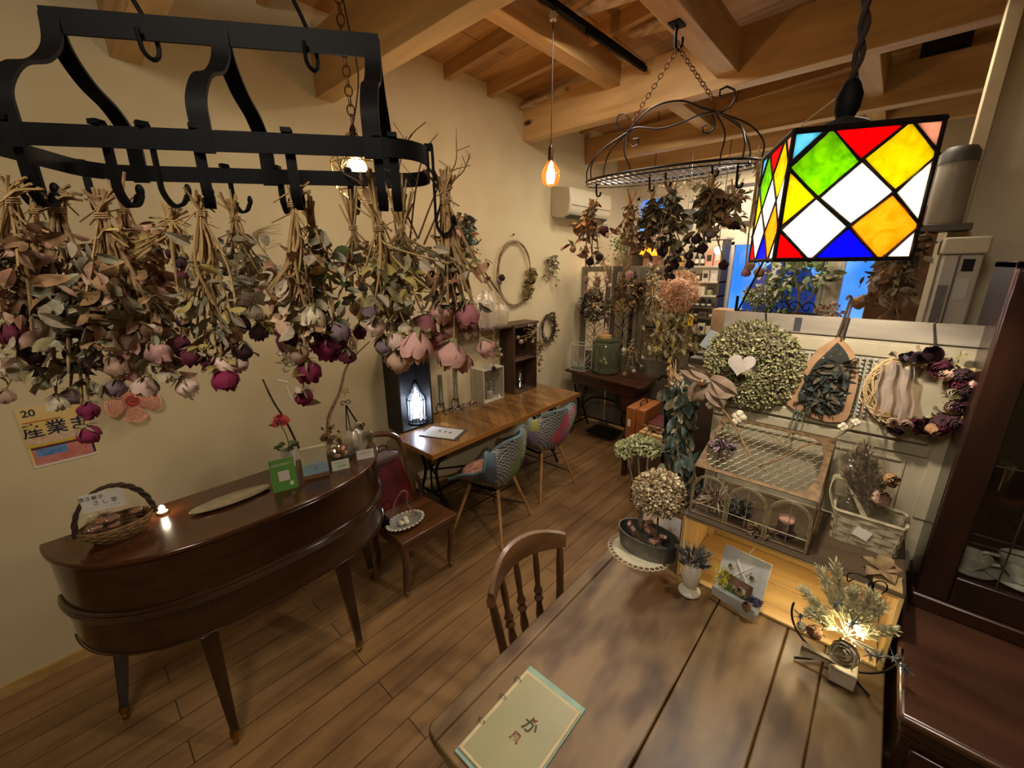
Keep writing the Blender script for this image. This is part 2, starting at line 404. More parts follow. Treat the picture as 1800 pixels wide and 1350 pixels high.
# far wall with windows
YF = 5.6
WINS = [(-1.52, -.56, 1.32, 2.25), (-.44, .12, 1.32, 2.25), (-2.76, -2.32, 2.36, 2.86)]
m = MB()
xs = [-2.86, -2.76, -2.32, -1.52, -.56, -.44, .12, 2.2]
for i in range(len(xs) - 1):
    a, b = xs[i], xs[i + 1]; w = [q for q in WINS if q[0] <= a + .001 and q[1] >= b - .001]
    if w: m.box(a, b, YF, YF + .12, 0, w[0][2]); m.box(a, b, YF, YF + .12, w[0][3], 3.95)
    else: m.box(a, b, YF, YF + .12, 0, 3.95)
solo('wall_far', m, M_wallw, kind=S)
M_wf = mat('window_frame_white', '#c9c4bb', '#b9b3a8', .6, ns=6)
M_gl = thin('window_glass', '#ffffff', .08)
for i, (x0, x1, z0, z1) in enumerate(WINS):
    t = T('window_%d' % (i + 1), None, None, ((x0 + x1) / 2, YF, z0)); t['kind'] = S
    m = MB(); f = .04
    m.box(x0, x1, YF - .01, YF + .06, z0, z0 + f); m.box(x0, x1, YF - .01, YF + .06, z1 - f, z1); m.box(x0, x0 + f, YF - .01, YF + .06, z0, z1); m.box(x1 - f, x1, YF - .01, YF + .06, z0, z1)
    if i == 0: m.box(-1.06, -1.01, YF - .01, YF + .06, z0, z1)
    if i == 1: m.box(-.18, -.14, YF - .01, YF + .06, z0, z1)
    part('window_frame', m, M_wf, t, bevel=.003)
    part('window_sill', MB().box(x0 - .03, x1 + .03, YF - .06, YF, z0 - .03, z0), M_wf, t, bevel=.003)
    part('glass', MB().box(x0 + f, x1 - f, YF + .02, YF + .025, z0 + f, z1 - f), M_gl, t)
def skymat():
    m, nt, b = base('evening_sky'); nt.nodes.remove(b); e = nd(nt, 'ShaderNodeEmission')
    f = noise(nt, coords(nt), 1.4, 2); c = ramp(nt, f, [(.35, '#2f7fe8'), (.65, '#6fb0ff')])
    nt.links.new(c, e.inputs[0]); e.inputs[1].default_value = 1.0; nt.links.new(e.outputs[0], nt.nodes['Material Output'].inputs[0]); return m
solo('exterior', MB().box(-4.5, 2.5, 6.9, 6.95, -.5, 4.5), skymat(), kind=S)
t = T('parasol', 'deep blue round awning seen outside through the window', 'awning', (-1.05, 6.3, 1.1))
part('awning_cloth', MB().lathe([(.42, 0), (.40, .3), (.28, .55), (.12, .68), (0, .7)], (-1.05, 6.3, 1.35), 28), mat('awning_blue', '#1c4fb0', rough=.7), t)
part('pole', MB().tube([(-1.05, 6.3, 0), (-1.05, 6.3, 1.5)], .02), mat('iron', '#15120f', rough=.5, metal=.6), t)
# near partition beside the kitchen passage, with its post and shelf
solo('wall_right', MB().box(.2, 2.2, 3.0, 3.1, 0, 3.85), M_wallw, kind=S)
solo('trim_%d' % k, MB().box(.148, .2, 2.97, 3.1, 0, 3.7), mat('post_cream', '#c8b690', '#bda982', .7), kind=S, bevel=.004); k += 1
solo('wall_back', MB().box(-3.0, 2.2, -2.7, -2.6, 0, 3.95), M_wall, kind=S)
solo('wall_side', MB().box(2.2, 2.3, -2.7, 5.7, 0, 3.95), M_wallw, kind=S)
M_brownpan = wood('brown_panel', '#5b3a20', '#6e4a2b', 2, 1, .5, 8, 8, .05)
solo('cupboard_side', MB().box(-.1, .125, 3.14, 3.5, 0, 2.28), M_brownpan, 'plain brown wooden cupboard standing in the passage before the kitchen window', 'cupboard', bevel=.004)

# ================================================================ LARGE FURNITURE
# --- old pine table
M_tab = wood('table_pine', '#4f3d25', '#7d6340', 1, 1, .42, 9, 7, .12, dirt='#a58a6a')
M_tab2 = wood('table_leg_pine', '#7c5a34', '#a58255', 2, 1, .5)
t = T('dining_table', 'large worn pine plank table with the menu lying on it', 'table', (-.28, 1.2, 0))
m = MB()
xs = [-.762, -.712, -.282, -.058, .052, .205]
for i in range(5):
    g_ = (0, .0003, .0016, .0007, .0004, 0); a, b = xs[i] + g_[i], xs[i + 1] - g_[i + 1]
    if i == 0: m.prism([(a + .012, .462), (b, .455), (b, 1.94), (a, 1.94), (a, .478)], .705, .74)
    else: m.box(a, b, .455, 1.94, .705, .74)
part('tabletop', m, M_tab, t, bevel=.005)
part('apron', MB().box(-.70, .15, .53, .55, .6, .705).box(-.70, .15, 1.85, 1.87, .6, .705).box(-.70, -.68, .55, 1.85, .6, .705).box(.13, .15, .55, 1.85, .6, .705), M_tab2, t, bevel=.003)
for x in (-.66, .1):
    for y in (.58, 1.82):
        part('leg', MB().box(x - .035, x + .035, y - .035, y + .035, .55, .7).lathe([(.022, 0), (.03, .05), (.036, .12), (.03, .3), (.04, .45), (.046, .5), (.03, .53), (.03, .55)], (x, y, 0), 16), M_tab2, t)
# --- spindle back chair pushed in at the table
M_ch = wood('chair_oak', '#452c16', '#75502e', 1, 1, .35, 14, 6, .08, coat=.3)
M_chz = wood('chair_oak_v', '#35200f', '#5e3d20', 2, 1, .35, 14, 6, .08, coat=.3)
t = T('spindle_chair', 'dark oak chair with turned spindle back pushed up to the pine table', 'chair', (-.72, 1.03, 0))
def crest(u, z):
    a = (u - .5) * 2; return V((-.845 - .085 * (1 - a * a), 1.035 + .225 * a, z + .03 * (1 - a * a)))
pts = [crest(i / 14, .875) for i in range(15)]
m = MB(); N = len(pts)
for i, p in enumerate(pts):
    a = abs(i / 14 - .5) * 2; hh = .098 - .04 * a ** 3; d = (pts[min(i + 1, N - 1)] - pts[max(i - 1, 0)]).normalized(); nn = V((d.y, -d.x, 0)).normalized()
    for (s_, q) in ((-.012, -hh / 2), (.014, -hh / 2), (.016, 0), (.012, hh / 2), (-.004, hh / 2 + .004), (-.014, 0)): m.v.append(p + nn * s_ + V((0, 0, q)))
for i in range(N - 1):
    for j in range(6): m.f.append((i * 6 + j, i * 6 + (j + 1) % 6, (i + 1) * 6 + (j + 1) % 6, (i + 1) * 6 + j)); m.m.append(0)
m.f += [tuple(range(6))[::-1], tuple((N - 1) * 6 + j for j in range(6))]; m.m += [0, 0]
part('backrest', m, M_ch, t)
for i in range(5):
    u = .04 + .92 * i / 4; a = crest(u, .85); b = V((-.80 - .06 * (1 - (2 * u - 1) ** 2), 1.035 + .17 * (2 * u - 1), .45)); m = MB()
    prof = [(0, .011), (.12, .013), (.3, .018), (.42, .012), (.46, .021), (.5, .012), (.54, .02), (.6, .011), (.8, .014), (1, .009)] if 0 < i < 4 else [(0, .015), (.3, .02), (.5, .016), (.8, .017), (1, .013)]
    m.tube([b.lerp(a, q) for q, _ in prof], [r for _, r in prof], 10); part('spindle', m, M_chz, t)
sp = [(-.83 + .0, .86), (-.79, .83), (-.45, .8), (-.41, .84), (-.41, 1.23), (-.45, 1.27), (-.79, 1.24), (-.85, 1.2), (-.87, 1.03)]
part('seat', MB().prism(sp, .42, .455), M_ch, t, bevel=.008)
for x, y, dx, dy in ((-.77, .88, -.06, -.04), (-.77, 1.19, -.06, .04), (-.48, .87, .04, -.04), (-.48, 1.2, .04, .04)):
    a = V((x, y, .42)); b = V((x + dx, y + dy, 0)); pr = [(0, .015), (.1, .022), (.3, .018), (.35, .025), (.4, .018), (.75, .022), (1, .014)]
    part('leg', MB().tube([a.lerp(b, q) for q, _ in pr], [r for _, r in pr], 10), M_chz, t)
part('stretcher', MB().tube([(-.805, .86, .17), (-.46, .855, .17)], .011).tube([(-.805, 1.21, .17), (-.46, 1.22, .17)], .011).tube([(-.63, .86, .17), (-.63, 1.21, .17)], .011), M_chz, t)

# --- spinet cabinet (long bow-ended piano case) on tapered legs
M_pi = wood('mahogany', '#1f0f08', '#39200f', 1, 1, .22, 16, 8, .04, coat=.6)
M_pit = wood('mahogany_top', '#301809', '#4d2a16', 1, 1, .2, 14, 7, .03, coat=.5)
M_piz = wood('mahogany_leg', '#1a0c06', '#311a0c', 2, 1, .25, 16, 8, .04, coat=.5)
M_brass = mat('brass', '#b08d4e', '#8e6c36', .3, 1, ns=20)
YC, AY, AX, XB = .458, .672, .462, -2.262
def outl(o=0, n=56):
    p = []
    for i in range(n + 1):
        a = -pi / 2 + pi * i / n; cx, sy = cos(a), sin(a)
        y = (abs(sy) ** (2 / 2.7)) * (1 if sy > 0 else -1) * (AY + o); x = (max(cx, 0) ** (2 / 2.15)) * (AX + o)
        p.append((XB + x, YC + y))
    return [(XB, p[0][1])] + p[1:-1] + [(XB, p[-1][1])]
t = T('piano', 'long dark mahogany square piano with bowed ends on tapered legs', 'piano', (-2.05, .458, 0))
part('case', MB().prism(outl(), .56, .962), M_pi, t, bevel=.006)
part('lid', MB().prism(outl(.012), .964, .984), M_pit, t, bevel=.006)
m = MB()
for z, r in ((.722, .009), (.738, .014), (.755, .009), (.563, .0035)): m.tube([(x, y, z) for x, y in outl(.004)[1:-1]], r, 8)
part('moulding', m, M_pi, t)
for x, y, fx, fy in ((-2.2, -.09, -2.275, -.165), (-1.85, .15, -1.775, .145), (-1.85, .72, -1.79, .73), (-2.2, 1.0, -2.25, 1.06)):
    m = MB(); a = [(x - .03, y - .03), (x + .03, y - .03), (x + .03, y + .03), (x - .03, y + .03)]; b = [(fx - .015, fy - .015), (fx + .015, fy - .015), (fx + .015, fy + .015), (fx - .015, fy + .015)]
    m.hexa([(p, q, .065) for p, q in b] + [(p, q, .56) for p, q in a]); lg = part('leg', m, M_piz, t, bevel=.003)
    m = MB().lathe([(.02, 0), (.02, .03), (.014, .04)], (fx, fy, .04), 12).sph((fx + .006, fy - .004, .014), (.008, .014, .014), 12, 8).box(fx - .01, fx + .01, fy - .004, fy + .004, .012, .045)
    part('caster', m, M_brass, lg, label='brass caster')

# --- wooden chair with the red backpack
M_bw = wood('bench_wood', '#3c2312', '#664024', 1, 1, .3, 12, 6, .05, coat=.35)
t = T('side_chair', 'wooden chair with cabriole legs between piano and desk, bag on its seat', 'chair', (-2.1, 1.3, 0))
part('seat', MB().prism([(-2.36, 1.14), (-1.88, 1.09), (-1.88, 1.52), (-2.36, 1.5)], .385, .42), M_bw, t, bevel=.006)
part('apron', MB().box(-2.33, -1.9, 1.12, 1.14, .32, .385).box(-2.33, -1.9, 1.47, 1.49, .32, .385).box(-1.92, -1.9, 1.14, 1.47, .32, .385), M_bw, t, bevel=.003)
for x, y, o in ((-1.92, 1.12, 1), (-1.93, 1.48, 1), (-2.33, 1.16, -1), (-2.33, 1.48, -1)):
    p = smoothpath([(x, y, .38), (x + .02 * o, y, .3), (x + .005 * o, y, .15), (x - .012 * o, y, .05), (x + .012 * o, y, .015)], 3)
    part('leg', MB().tube(p, [.026 - .014 * i / (len(p) - 1) for i in range(len(p) - 1)] + [.018], 9), M_bw, t)
p = smoothpath([(-2.36, 1.13, .4), (-2.44, 1.10, .62), (-2.50, 1.13, .80), (-2.52, 1.31, .865), (-2.5, 1.49, .8), (-2.44, 1.52, .62), (-2.36, 1.5, .4)], 5)
part('backrest', MB().tube(p, .02, 9), M_bw, t)

# --- long desk: herringbone top on cast iron sewing machine legs
M_desk = planks('herringbone', '#6a4826', '#a37a48', 'X', .07, .42, .0012, .28, rot=radians(38), gapc='#4c2c10', tone=.4)
M_dedge = wood('desk_edge', '#7a4a20', '#b27c3d', 1, 1, .3, 12, 8, .05)
M_iron = mat('cast_iron', '#100d0b', '#1b1714', .45, .5, ns=30)
t = T('desk', 'long desk with herringbone wooden top along the plaster wall', 'desk', (-2.48, 2.5, 0))
part('desktop', MB().prism([(-2.60, 1.565), (-2.17, 1.565), (-2.20, 3.46), (-2.855, 3.46), (-2.855, 1.72), (-2.76, 1.70)], .705, .733), M_desk, t, bevel=.003)
part('edge_strip', MB().slab([(-2.17, 1.562, .70), (-2.2, 3.463, .70), (-2.2, 3.463, .735), (-2.17, 1.562, .735)], (.009, 0, 0)).slab([(-2.6, 1.562, .70), (-2.165, 1.562, .70), (-2.165, 1.562, .735), (-2.6, 1.562, .735)], (0, -.006, 0)), M_dedge, t)
def scroll_leg(y, t, x0=-2.72, x1=-2.3, zt=.7, name='leg'):
    m = MB(); xm = (x0 + x1) / 2; ex, ez = V((1, 0, 0)), V((0, 0, 1))
    for s_ in (-1, 1):
        xe = xm + s_ * (x1 - x0) / 2
        m.tube(smoothpath([(xe, y, zt), (xe - s_ * .05, y, zt - .1), (xm + s_ * .07, y, zt * .6), (xe - s_ * .08, y, .22), (xe, y, .08), (xe + s_ * .03, y, .02)], 4), .013, 7)
        m.tube(spiral((xe - s_ * .06, y, zt - .12), .055, .012, 0, s_ * 4.6 * pi / 2, 16), .009, 6)
        m.tube(spiral((xe - s_ * .05, y, .16), .06, .012, pi, pi - s_ * 4.4 * pi / 2, 16), .009, 6)
        m.tube(spiral((xm + s_ * .06, y, zt * .62), .05, .01, pi / 2, pi / 2 + s_ * 2 * pi, 14), .008, 6)
    m.box(x0 - .01, x1 + .01, y - .015, y + .015, zt - .012, zt + .004); m.tube([(x0 + .06, y, zt * .3), (x1 - .06, y, zt * .3)], .012, 7); m.tube([(xm, y, zt * .3), (xm, y, zt)], .009, 6)
    return part(name, m, M_iron, t, label='black cast iron scroll leg')
scroll_leg(1.78, t); scroll_leg(3.2, t)
part('crossbar', MB().tube([(-2.5, 1.78, .21), (-2.5, 3.2, .21)], .011).tube([(-2.5, 1.78, .42), (-2.5, 2.5, .21), (-2.5, 3.2, .42)], .008), M_iron, t)
part('footboard', MB().box(-2.62, -2.4, 2.3, 2.75, .13, .15), M_iron, t)

# --- shell armchairs in patchwork cloth
def patchwork(name, cols, seed):
    m, nt, b = base(name); b.inputs['Roughness'].default_value = .9
    vec = coords(nt, (7.5, 7.5, 8), (.2, .1, .55))
    v = nd(nt, 'ShaderNodeTexVoronoi', distance='CHEBYCHEV'); v.inputs['Scale'].default_value = 1; v.inputs['Randomness'].default_value = .35; nt.links.new(vec, v.inputs['Vector'])
    sep = nd(nt, 'ShaderNodeSeparateColor'); nt.links.new(v.outputs['Color'], sep.inputs[0])
    r = nd(nt, 'ShaderNodeValToRGB'); r.color_ramp.interpolation = 'CONSTANT'; e = r.color_ramp.elements
    while len(e) < len(cols): e.new(.5)
    for i, c in enumerate(cols): e[i].position = i / len(cols); e[i].color = lin(c) + (1,)
    nt.links.new(sep.outputs[0], r.inputs[0])
    ck = nd(nt, 'ShaderNodeTexChecker'); ck.inputs['Scale'].default_value = 75; ck.inputs[1].default_value = lin('#a8a69e') + (1,); ck.inputs[2].default_value = lin('#12151a') + (1,)
    nt.links.new(coords(nt), ck.inputs['Vector'])
    gt = nd(nt, 'ShaderNodeMath', operation='GREATER_THAN'); gt.inputs[1].default_value = .52; nt.links.new(sep.outputs[1], gt.inputs[0])
    mx = nd(nt, 'ShaderNodeMix', data_type='RGBA'); nt.links.new(gt.outputs[0], mx.inputs[0]); nt.links.new(r.outputs[0], mx.inputs[6]); nt.links.new(ck.outputs[0], mx.inputs[7])
    nt.links.new(mx.outputs[2], b.inputs['Base Color']); return m
M_legw = wood('beech', '#a3713f', '#c99a63', 2, 1, .45)
def shell_chair(label, loc, rz, mp):
    """faces local -X ... seat shell with curved back and arms on four dowel legs"""
    t = T('shell_chair', label, 'chair', loc, 'patchwork shell chairs at the long desk', rz)
    def f(u, v):  # u across -1..1, v from seat front to back top
        a = (u - .5) * 2
        v_ = v
        prof = [(-.21, .44), (-.10, .425), (.05, .41), (.15, .43), (.205, .52), (.225, .66), (.24, .81)]
        q = v_ * (len(prof) - 1); i = min(int(q), len(prof) - 2); fr = q - i
        x = prof[i][0] * (1 - fr) + prof[i + 1][0] * fr; z = prof[i][1] * (1 - fr) + prof[i + 1][1] * fr
        w = .265 + .065 * sin(pi * min(max(v_ - .1, 0) / .75, 1)) - .07 * max(v_ - .8, 0) / .2
        lift = (abs(a) ** 2.6) * (.04 + .19 * sin(pi * min(max(v_ * .95, 0), 1)) ** 1.2) * (1 if v_ < .75 else 1 - (v_ - .75) * 3.6)
        wrap = (a * a) * .13 * max(0, min((v_ - .45) * 2.2, 1))
        return (x - wrap, a * w, z + lift - (.10 * a ** 4 if v_ > .85 else 0) * (v_ - .85) / .15)
    m = MB(); m.grid(f, 18, 18); n = len(m.v)
    o = part('seat', m, mp, t, world=False); md = o.modifiers.new('thick', 'SOLIDIFY'); md.thickness = .022; md.offset = 0; sb = o.modifiers.new('smooth', 'SUBSURF'); sb.levels = sb.render_levels = 1
    rim = [f(i / 18, 1) for i in range(19)] + [f(1, 1 - i / 18) for i in range(1, 19)] + [f(1 - i / 18, 0) for i in range(1, 19)] + [f(0, i / 18) for i in range(1, 18)]
    part('piping', MB().tube(rim, .012, 6, True), mat('piping_teal', '#5f7480', '#6e8590', .85), t, world=False)
    tops = [(-.12, -.12), (-.12, .12), (.12, -.12), (.12, .12)]
    for a, b in tops: part('leg', MB().tube([(a, b, .40), (a * 1.85, b * 2.05, 0)], [.014, .010], 9), M_legw, t, world=False, label='pale beech dowel leg')
    m = MB()
    for (a, b), (c, d) in ((tops[0], tops[3]), (tops[1], tops[2]), (tops[3], tops[0]), (tops[2], tops[1]), (tops[0], tops[1]), (tops[2], tops[3])):
        m.tube([(a * 1.2, b * 1.2, .34), (c * 1.6, d * 1.55, .14)], .004, 5)
    m.box(-.13, .13, -.13, -.115, .385, .4); m.box(-.13, .13, .115, .13, .385, .4)
    part('brace', m, M_iron, t, world=False, label='black wire brace')
    return t
P1 = patchwork('patchwork_a', ['#4f6470', '#6f7a44', '#6c757c', '#7d8790', '#a8988c', '#6a6478', '#4a565e'], 1)
P2 = patchwork('patchwork_b', ['#8a9048', '#b04a5c', '#5a7080', '#b08c92', '#a89c84', '#4b5c6c', '#7a6a80'], 2)
shell_chair('patchwork shell chair with houndstooth back, drawn up to the desk nearer the piano', (-2.05, 2.02, 0), radians(14), P1)
shell_chair('patchwork shell chair with pink and green patches, nearer the sewing table', (-2.15, 2.76, 0), radians(-4), P2)
for lab, cx_, cy_, c1, c2 in (('pink and brown patterned cushion in the shell chair nearer the piano', -2.10, 1.99, '#8a5a4a', '#c49a86'), ('cream and wine red cushion in the shell chair nearer the sewing table', -2.2, 2.75, '#5c1c22', '#cdbb98')):
    o = solo('cushion', MB().sph((cx_, cy_, .475), (.17, .18, .045), 24, 12), mat('cushion' + c1, c1, c2, .9, ns=28), lab, 'cushion', 'cushions on the shell chairs')

# --- treadle sewing table
M_sew = wood('sewing_top', '#2c160c', '#4d2a17', 0, 1, .35, 14, 7, .06, coat=.2)
t = T('sewing_table', 'dark treadle sewing machine table in the corner before the iron screen', 'sewing table', (-2.2, 4.05, 0))
part('tabletop', MB().prism([(-2.78, 4.03), (-1.76, 3.86), (-1.70, 3.92), (-1.78, 4.4), (-2.76, 4.42)], .755, .785), M_sew, t, bevel=.005)
part('drawer_case', MB().prism([(-2.7, 4.06), (-1.82, 3.93), (-1.83, 4.34), (-2.7, 4.36)], .63, .755), M_sew, t, bevel=.004)
part('side_drawers', MB().prism([(-1.98, 3.97), (-1.8, 3.94), (-1.81, 4.3), (-1.99, 4.3)], .45, .63), M_sew, t, bevel=.004)
for x in (-2.62, -1.95):
    m = MB()
    for s_ in (-1, 1):
        m.tube(smoothpath([(x, 4.15 + s_ * .14, .63), (x, 4.15 + s_ * .10, .5), (x, 4.15 + s_ * .04, .36), (x, 4.15 + s_ * .12, .18), (x, 4.15 + s_ * .2, .02)], 4), .013, 7)
        m.tube(spiral((x, 4.15 + s_ * .09, .48), .05, .01, 0, s_ * 2 * pi, 14, (0, 1, 0)), .008, 6)
    m.tube([(x, 4.0, .12), (x, 4.3, .12)], .012, 6); part('leg', m, M_iron, t, label='black cast iron leg')
part('crossbar', MB().tube(smoothpath([(-2.62, 4.15, .3), (-2.45, 4.15, .46), (-2.12, 4.15, .46), (-1.95, 4.15, .3)], 5), .013, 7).tube([(-2.62, 4.15, .2), (-1.95, 4.15, .2)], .01, 6), M_iron, t)
part('flywheel', MB().tube([(-1.99, 4.15 + .13 * cos(a / 20 * 2 * pi), .34 + .13 * sin(a / 20 * 2 * pi)) for a in range(20)], .012, 6, True).tube([(-1.99, 4.02, .34), (-1.99, 4.28, .34)], .006, 5).tube([(-1.99, 4.15, .21), (-1.99, 4.15, .47)], .006, 5), M_iron, t)
part('treadle', MB().box(-2.45, -2.1, 4.02, 4.28, .06, .075), M_iron, t)

# --- glazed hutch on its base cupboard
M_hu = wood('hutch_wood', '#170b07', '#30190f', 2, .9, .3, 9, 6, .05, coat=.3)
M_hux = wood('hutch_wood_x', '#170a06', '#341a0d', 0, .9, .3, 9, 6, .05, coat=.3)
M_hutop = wood('hutch_counter', '#2c1a12', '#533526', 0, .8, .25, 7, 5, .05, coat=.4)
t = T('hutch', 'dark reddish glazed hutch on a base cupboard, teacups inside', 'hutch', (.72, 1.75, 0))
XL = .222
part('base_cabinet', MB().box(XL + .005, 1.3, 1.27, 2.12, .05, .80).box(XL + .03, 1.28, 1.3, 2.1, 0, .05), M_hu, t, bevel=.006)
part('countertop', MB().box(XL - .012, 1.31, 1.245, 2.13, .845, .878), M_hutop, t, bevel=.012)
part('counter_moulding', MB().box(XL, 1.3, 1.262, 2.12, .80, .845), M_hux, t, bevel=.012)
for x0, x1 in ((XL + .03, .76), (.78, 1.28)):
    d = part('drawer', MB().box(x0, x1, 1.258, 1.27, .6, .775), M_hux, t, bevel=.006)
    part('handle', MB().tube(smoothpath([((x0 + x1) / 2 - .05, 1.256, .70), ((x0 + x1) / 2 - .04, 1.235, .675), ((x0 + x1) / 2 + .04, 1.235, .675), ((x0 + x1) / 2 + .05, 1.256, .70)], 4), .005, 6), M_brass, d)
    part('door', MB().box(x0, x1, 1.258, 1.27, .08, .58), M_hux, t, bevel=.006)
yh = 1.755
part('carcass', MB().box(.238, .262, yh + .02, 2.12, .93, 2.0).box(1.28, 1.3, yh + .02, 2.12, .93, 2.0).box(.262, 1.28, 2.1, 2.12, .93, 2.0).box(.238, 1.3, yh + .02, 2.12, 1.98, 2.0), M_hu, t, bevel=.003)
part('plinth', MB().box(.232, 1.305, yh - .01, 2.12, .878, .93), M_hux, t, bevel=.008)
d = part('door', MB().box(.24, .318, yh, yh + .02, .93, 1.98).box(.70, .76, yh, yh + .02, .93, 1.98).box(.318, .70, yh, yh + .02, .93, 1.03).box(.318, .70, yh, yh + .02, 1.9, 1.98), M_hu, t, bevel=.005)
M_hg = thin('cabinet_glass', '#f2f2ec', .07, rough=.04)
part('glass', MB().box(.318, .70, yh + .008, yh + .011, 1.03, 1.9), M_hg, d)
m = MB(); M_lead = mat('lead', '#4a433c', rough=.4, metal=.7)
for z in (1.16, 1.19, 1.42, 1.66): m.box(.318, .70, yh + .005, yh + .008, z, z + .004)
for x in (.40, .52, .62): m.box(x, x + .004, yh + .005, yh + .008, 1.03, 1.9)
part('leading', m, M_lead, d)
part('door', MB().box(.78, .84, yh, yh + .02, .93, 1.98).box(1.22, 1.29, yh, yh + .02, .93, 1.98).box(.84, 1.22, yh, yh + .02, .93, 1.03).box(.84, 1.22, yh, yh + .02, 1.9, 1.98), M_hu, t, bevel=.005)
for z in (.995, 1.3, 1.6): part('shelf', MB().box(.262, 1.28, yh + .03, 2.1, z, z + .018), M_hux, t)
M_china = mat('china', '#efefea', '#ccd0d4', .25, ns=60, coat=.5)
def cup(label, x, y, z, s=1.0):
    c = T('teacup', label, 'teacup', (x, y, z), 'flowered china in the hutch')
    part('cup_body', MB().lathe([(.018, 0), (.02, .008), (.038, .03), (.046, .055), (.043, .054), (.034, .028), (0, .012)], (0, 0, .008), 24).xf(Matrix.Scale(s, 4)), M_china, c, world=False)
    part('handle', MB().tube(smoothpath([(-.042 * s, 0, .055 * s), (-.07 * s, 0, .05 * s), (-.065 * s, 0, .025 * s), (-.036 * s, 0, .03 * s)], 4), .004 * s, 6), M_china, c, world=False)
    part('saucer', MB().lathe([(.025, 0), (.06, .012), (.062, .014), (.03, .006), (0, .004)], (0, 0, 0), 24).xf(Matrix.Scale(s, 4)), M_china, c, world=False)
cup('small white flowered teacup behind glass beside the stile of the hutch', .355, 1.86, 1.013, 1.0)
cup('large white flowered bowl cup behind the hutch glass', .47, 1.88, 1.013, 1.35)
for lab, x, z in (('clear tumbler beside the stile on the middle shelf of the hutch', .36, 1.318), ('clear tumbler in the middle of a row of three in the hutch', .43, 1.318), ('clear tumbler farthest from the stile in the row of three in the hutch', .50, 1.318),
                  ('clear tumbler beside the stile on the top shelf of the hutch', .38, 1.618), ('clear tumbler away from the stile on the top shelf of the hutch', .48, 1.618)):
    solo('drinking_glass', MB().lathe([(.02, 0), (.026, .09), (.025, .09), (.019, .005)], (x, 1.86, z), 16), thin('clear_glass', '#eef2f0', .25, rough=.03), lab, 'glass', 'tumblers in the hutch')
# ================================================================ LAMPS AND HANGING RACKS
def zfor(x, y, py):
    lo, hi = 0., 4.
    for _ in range(40):
        mid = (lo + hi) / 2; d = V((x, y, mid - H)); q = 675 - FPX * d.dot(CU) / d.dot(CF)
        if q > py: lo = mid
        else: hi = mid
    return mid
def chain(m, a, b, L=.03, r=.0022, w=.35):
    a, b = V(a), V(b); d = b - a; n = max(2, int(d.length / (L * .78))); d.normalize(); x = d.orthogonal().normalized(); y = d.cross(x)
    for i in range(n):
        c = a.lerp(b, (i + .5) / n); e = x if i % 2 else y
        m.tube([c + d * (L / 2 * cos(t * pi / 5)) + e * (L * w * sin(t * pi / 5)) for t in range(10)], r, 5, True)
M_black = mat('black_iron', '#050506', '#0b0b0c', .6, 0, ns=40, spec=.12)
M_cord = mat('cord_brown', '#2a1a10', rough=.8)
# --- stained glass lantern
TH = radians(24); SD = .278; ZB, ZT = 2.008, 2.295
fx, fy = V((cos(TH), sin(TH), 0)), V((-sin(TH), cos(TH), 0)); B0 = V((-.235, 1.25, 0)); LC = B0 + fx * SD / 2 + fy * SD / 2
t = T('stained_glass_lamp', 'square stained glass lantern of coloured diamonds hanging over the pine table', 'pendant lamp', (LC.x, LC.y, ZB))
GC = {'blue': ('#1a1ae0', '#2323ff'), 'cyan': ('#6fb7d6', '#8fd0e8'), 'green': ('#5c8c0a', '#8cb81c'), 'red': ('#c40018', '#e01028'), 'yellow': ('#a89c04', '#d0c020'),
      'pink': ('#c49a8c', '#d8b0a0'), 'white': ('#ffffff', '#ffffff'), 'orange': ('#f59a1c', '#ffb648')}
GM = {k: transl('glass_' + k, v[0], .72, v[1], 26) for k, v in GC.items()}
PX = [('cyan', [(1397, 235), (1446, 232), (1391, 283)]), ('green', [(1461, 231), (1508, 284), (1438, 344), (1392, 295)]), ('red', [(1468, 228), (1583, 220), (1514, 277)]),
      ('yellow', [(1600, 218), (1655, 270), (1575, 333), (1522, 280)]), ('pink', [(1611, 217), (1669, 211), (1655, 260)]), ('white', [(1516, 286), (1566, 336), (1493, 394), (1444, 348)]),
      ('yellow', [(1383, 301), (1430, 347), (1369, 400)]), ('white', [(1653, 280), (1624, 390), (1577, 339)]), ('orange', [(1571, 344), (1621, 397), (1545, 453), (1498, 398)]),
      ('white', [(1436, 352), (1490, 397), (1423, 455), (1375, 403)]), ('blue', [(1434, 455), (1535, 454), (1490, 403)]), ('red', [(1365, 407), (1412, 454), (1364, 454)]), ('white', [(1556, 454), (1608, 452), (1619, 405)])]
def st(px, py):
    p = on(px, py, fy, fy.dot(B0)); return ((p - B0).dot(fx) / SD, (p.z - ZB) / (ZT - ZB))
PS = [(c, [tuple(min(max(q, .012), .988) for q in st(*p)) for p in pl]) for c, pl in PX]
M_came = mat('lead_came', '#171310', '#2a231d', .45, .7, ns=60)
faces = [(B0, fx), (B0 + fx * SD, fy), (B0 + fx * SD + fy * SD, -fx), (B0 + fy * SD, -fy)]
for o, e in faces:
    n = e.cross(V((0, 0, 1))); m = MB(); mc = MB()
    panel = None
    for c, pl in PS:
        pts = [o + e * (s_ * SD) + V((0, 0, ZB + t_ * (ZT - ZB))) for s_, t_ in pl]
        cen = sum(pts, V()) / len(pts); pts = [cen + (p - cen) * (1 + .0052 * 1.4 / (p - cen).length) for p in pts]
        if (pts[1] - pts[0]).cross(pts[2] - pts[1]).dot(n) < 0: pts = pts[::-1]
        mc.tube(pts + [pts[0]], .0046, 6)
        part('glass_pane', MB().slab([p - n * .0015 for p in pts], n * .003), GM[c], t, label=c + ' glass pane')
    part('leading', mc, M_came, t)
m = MB()
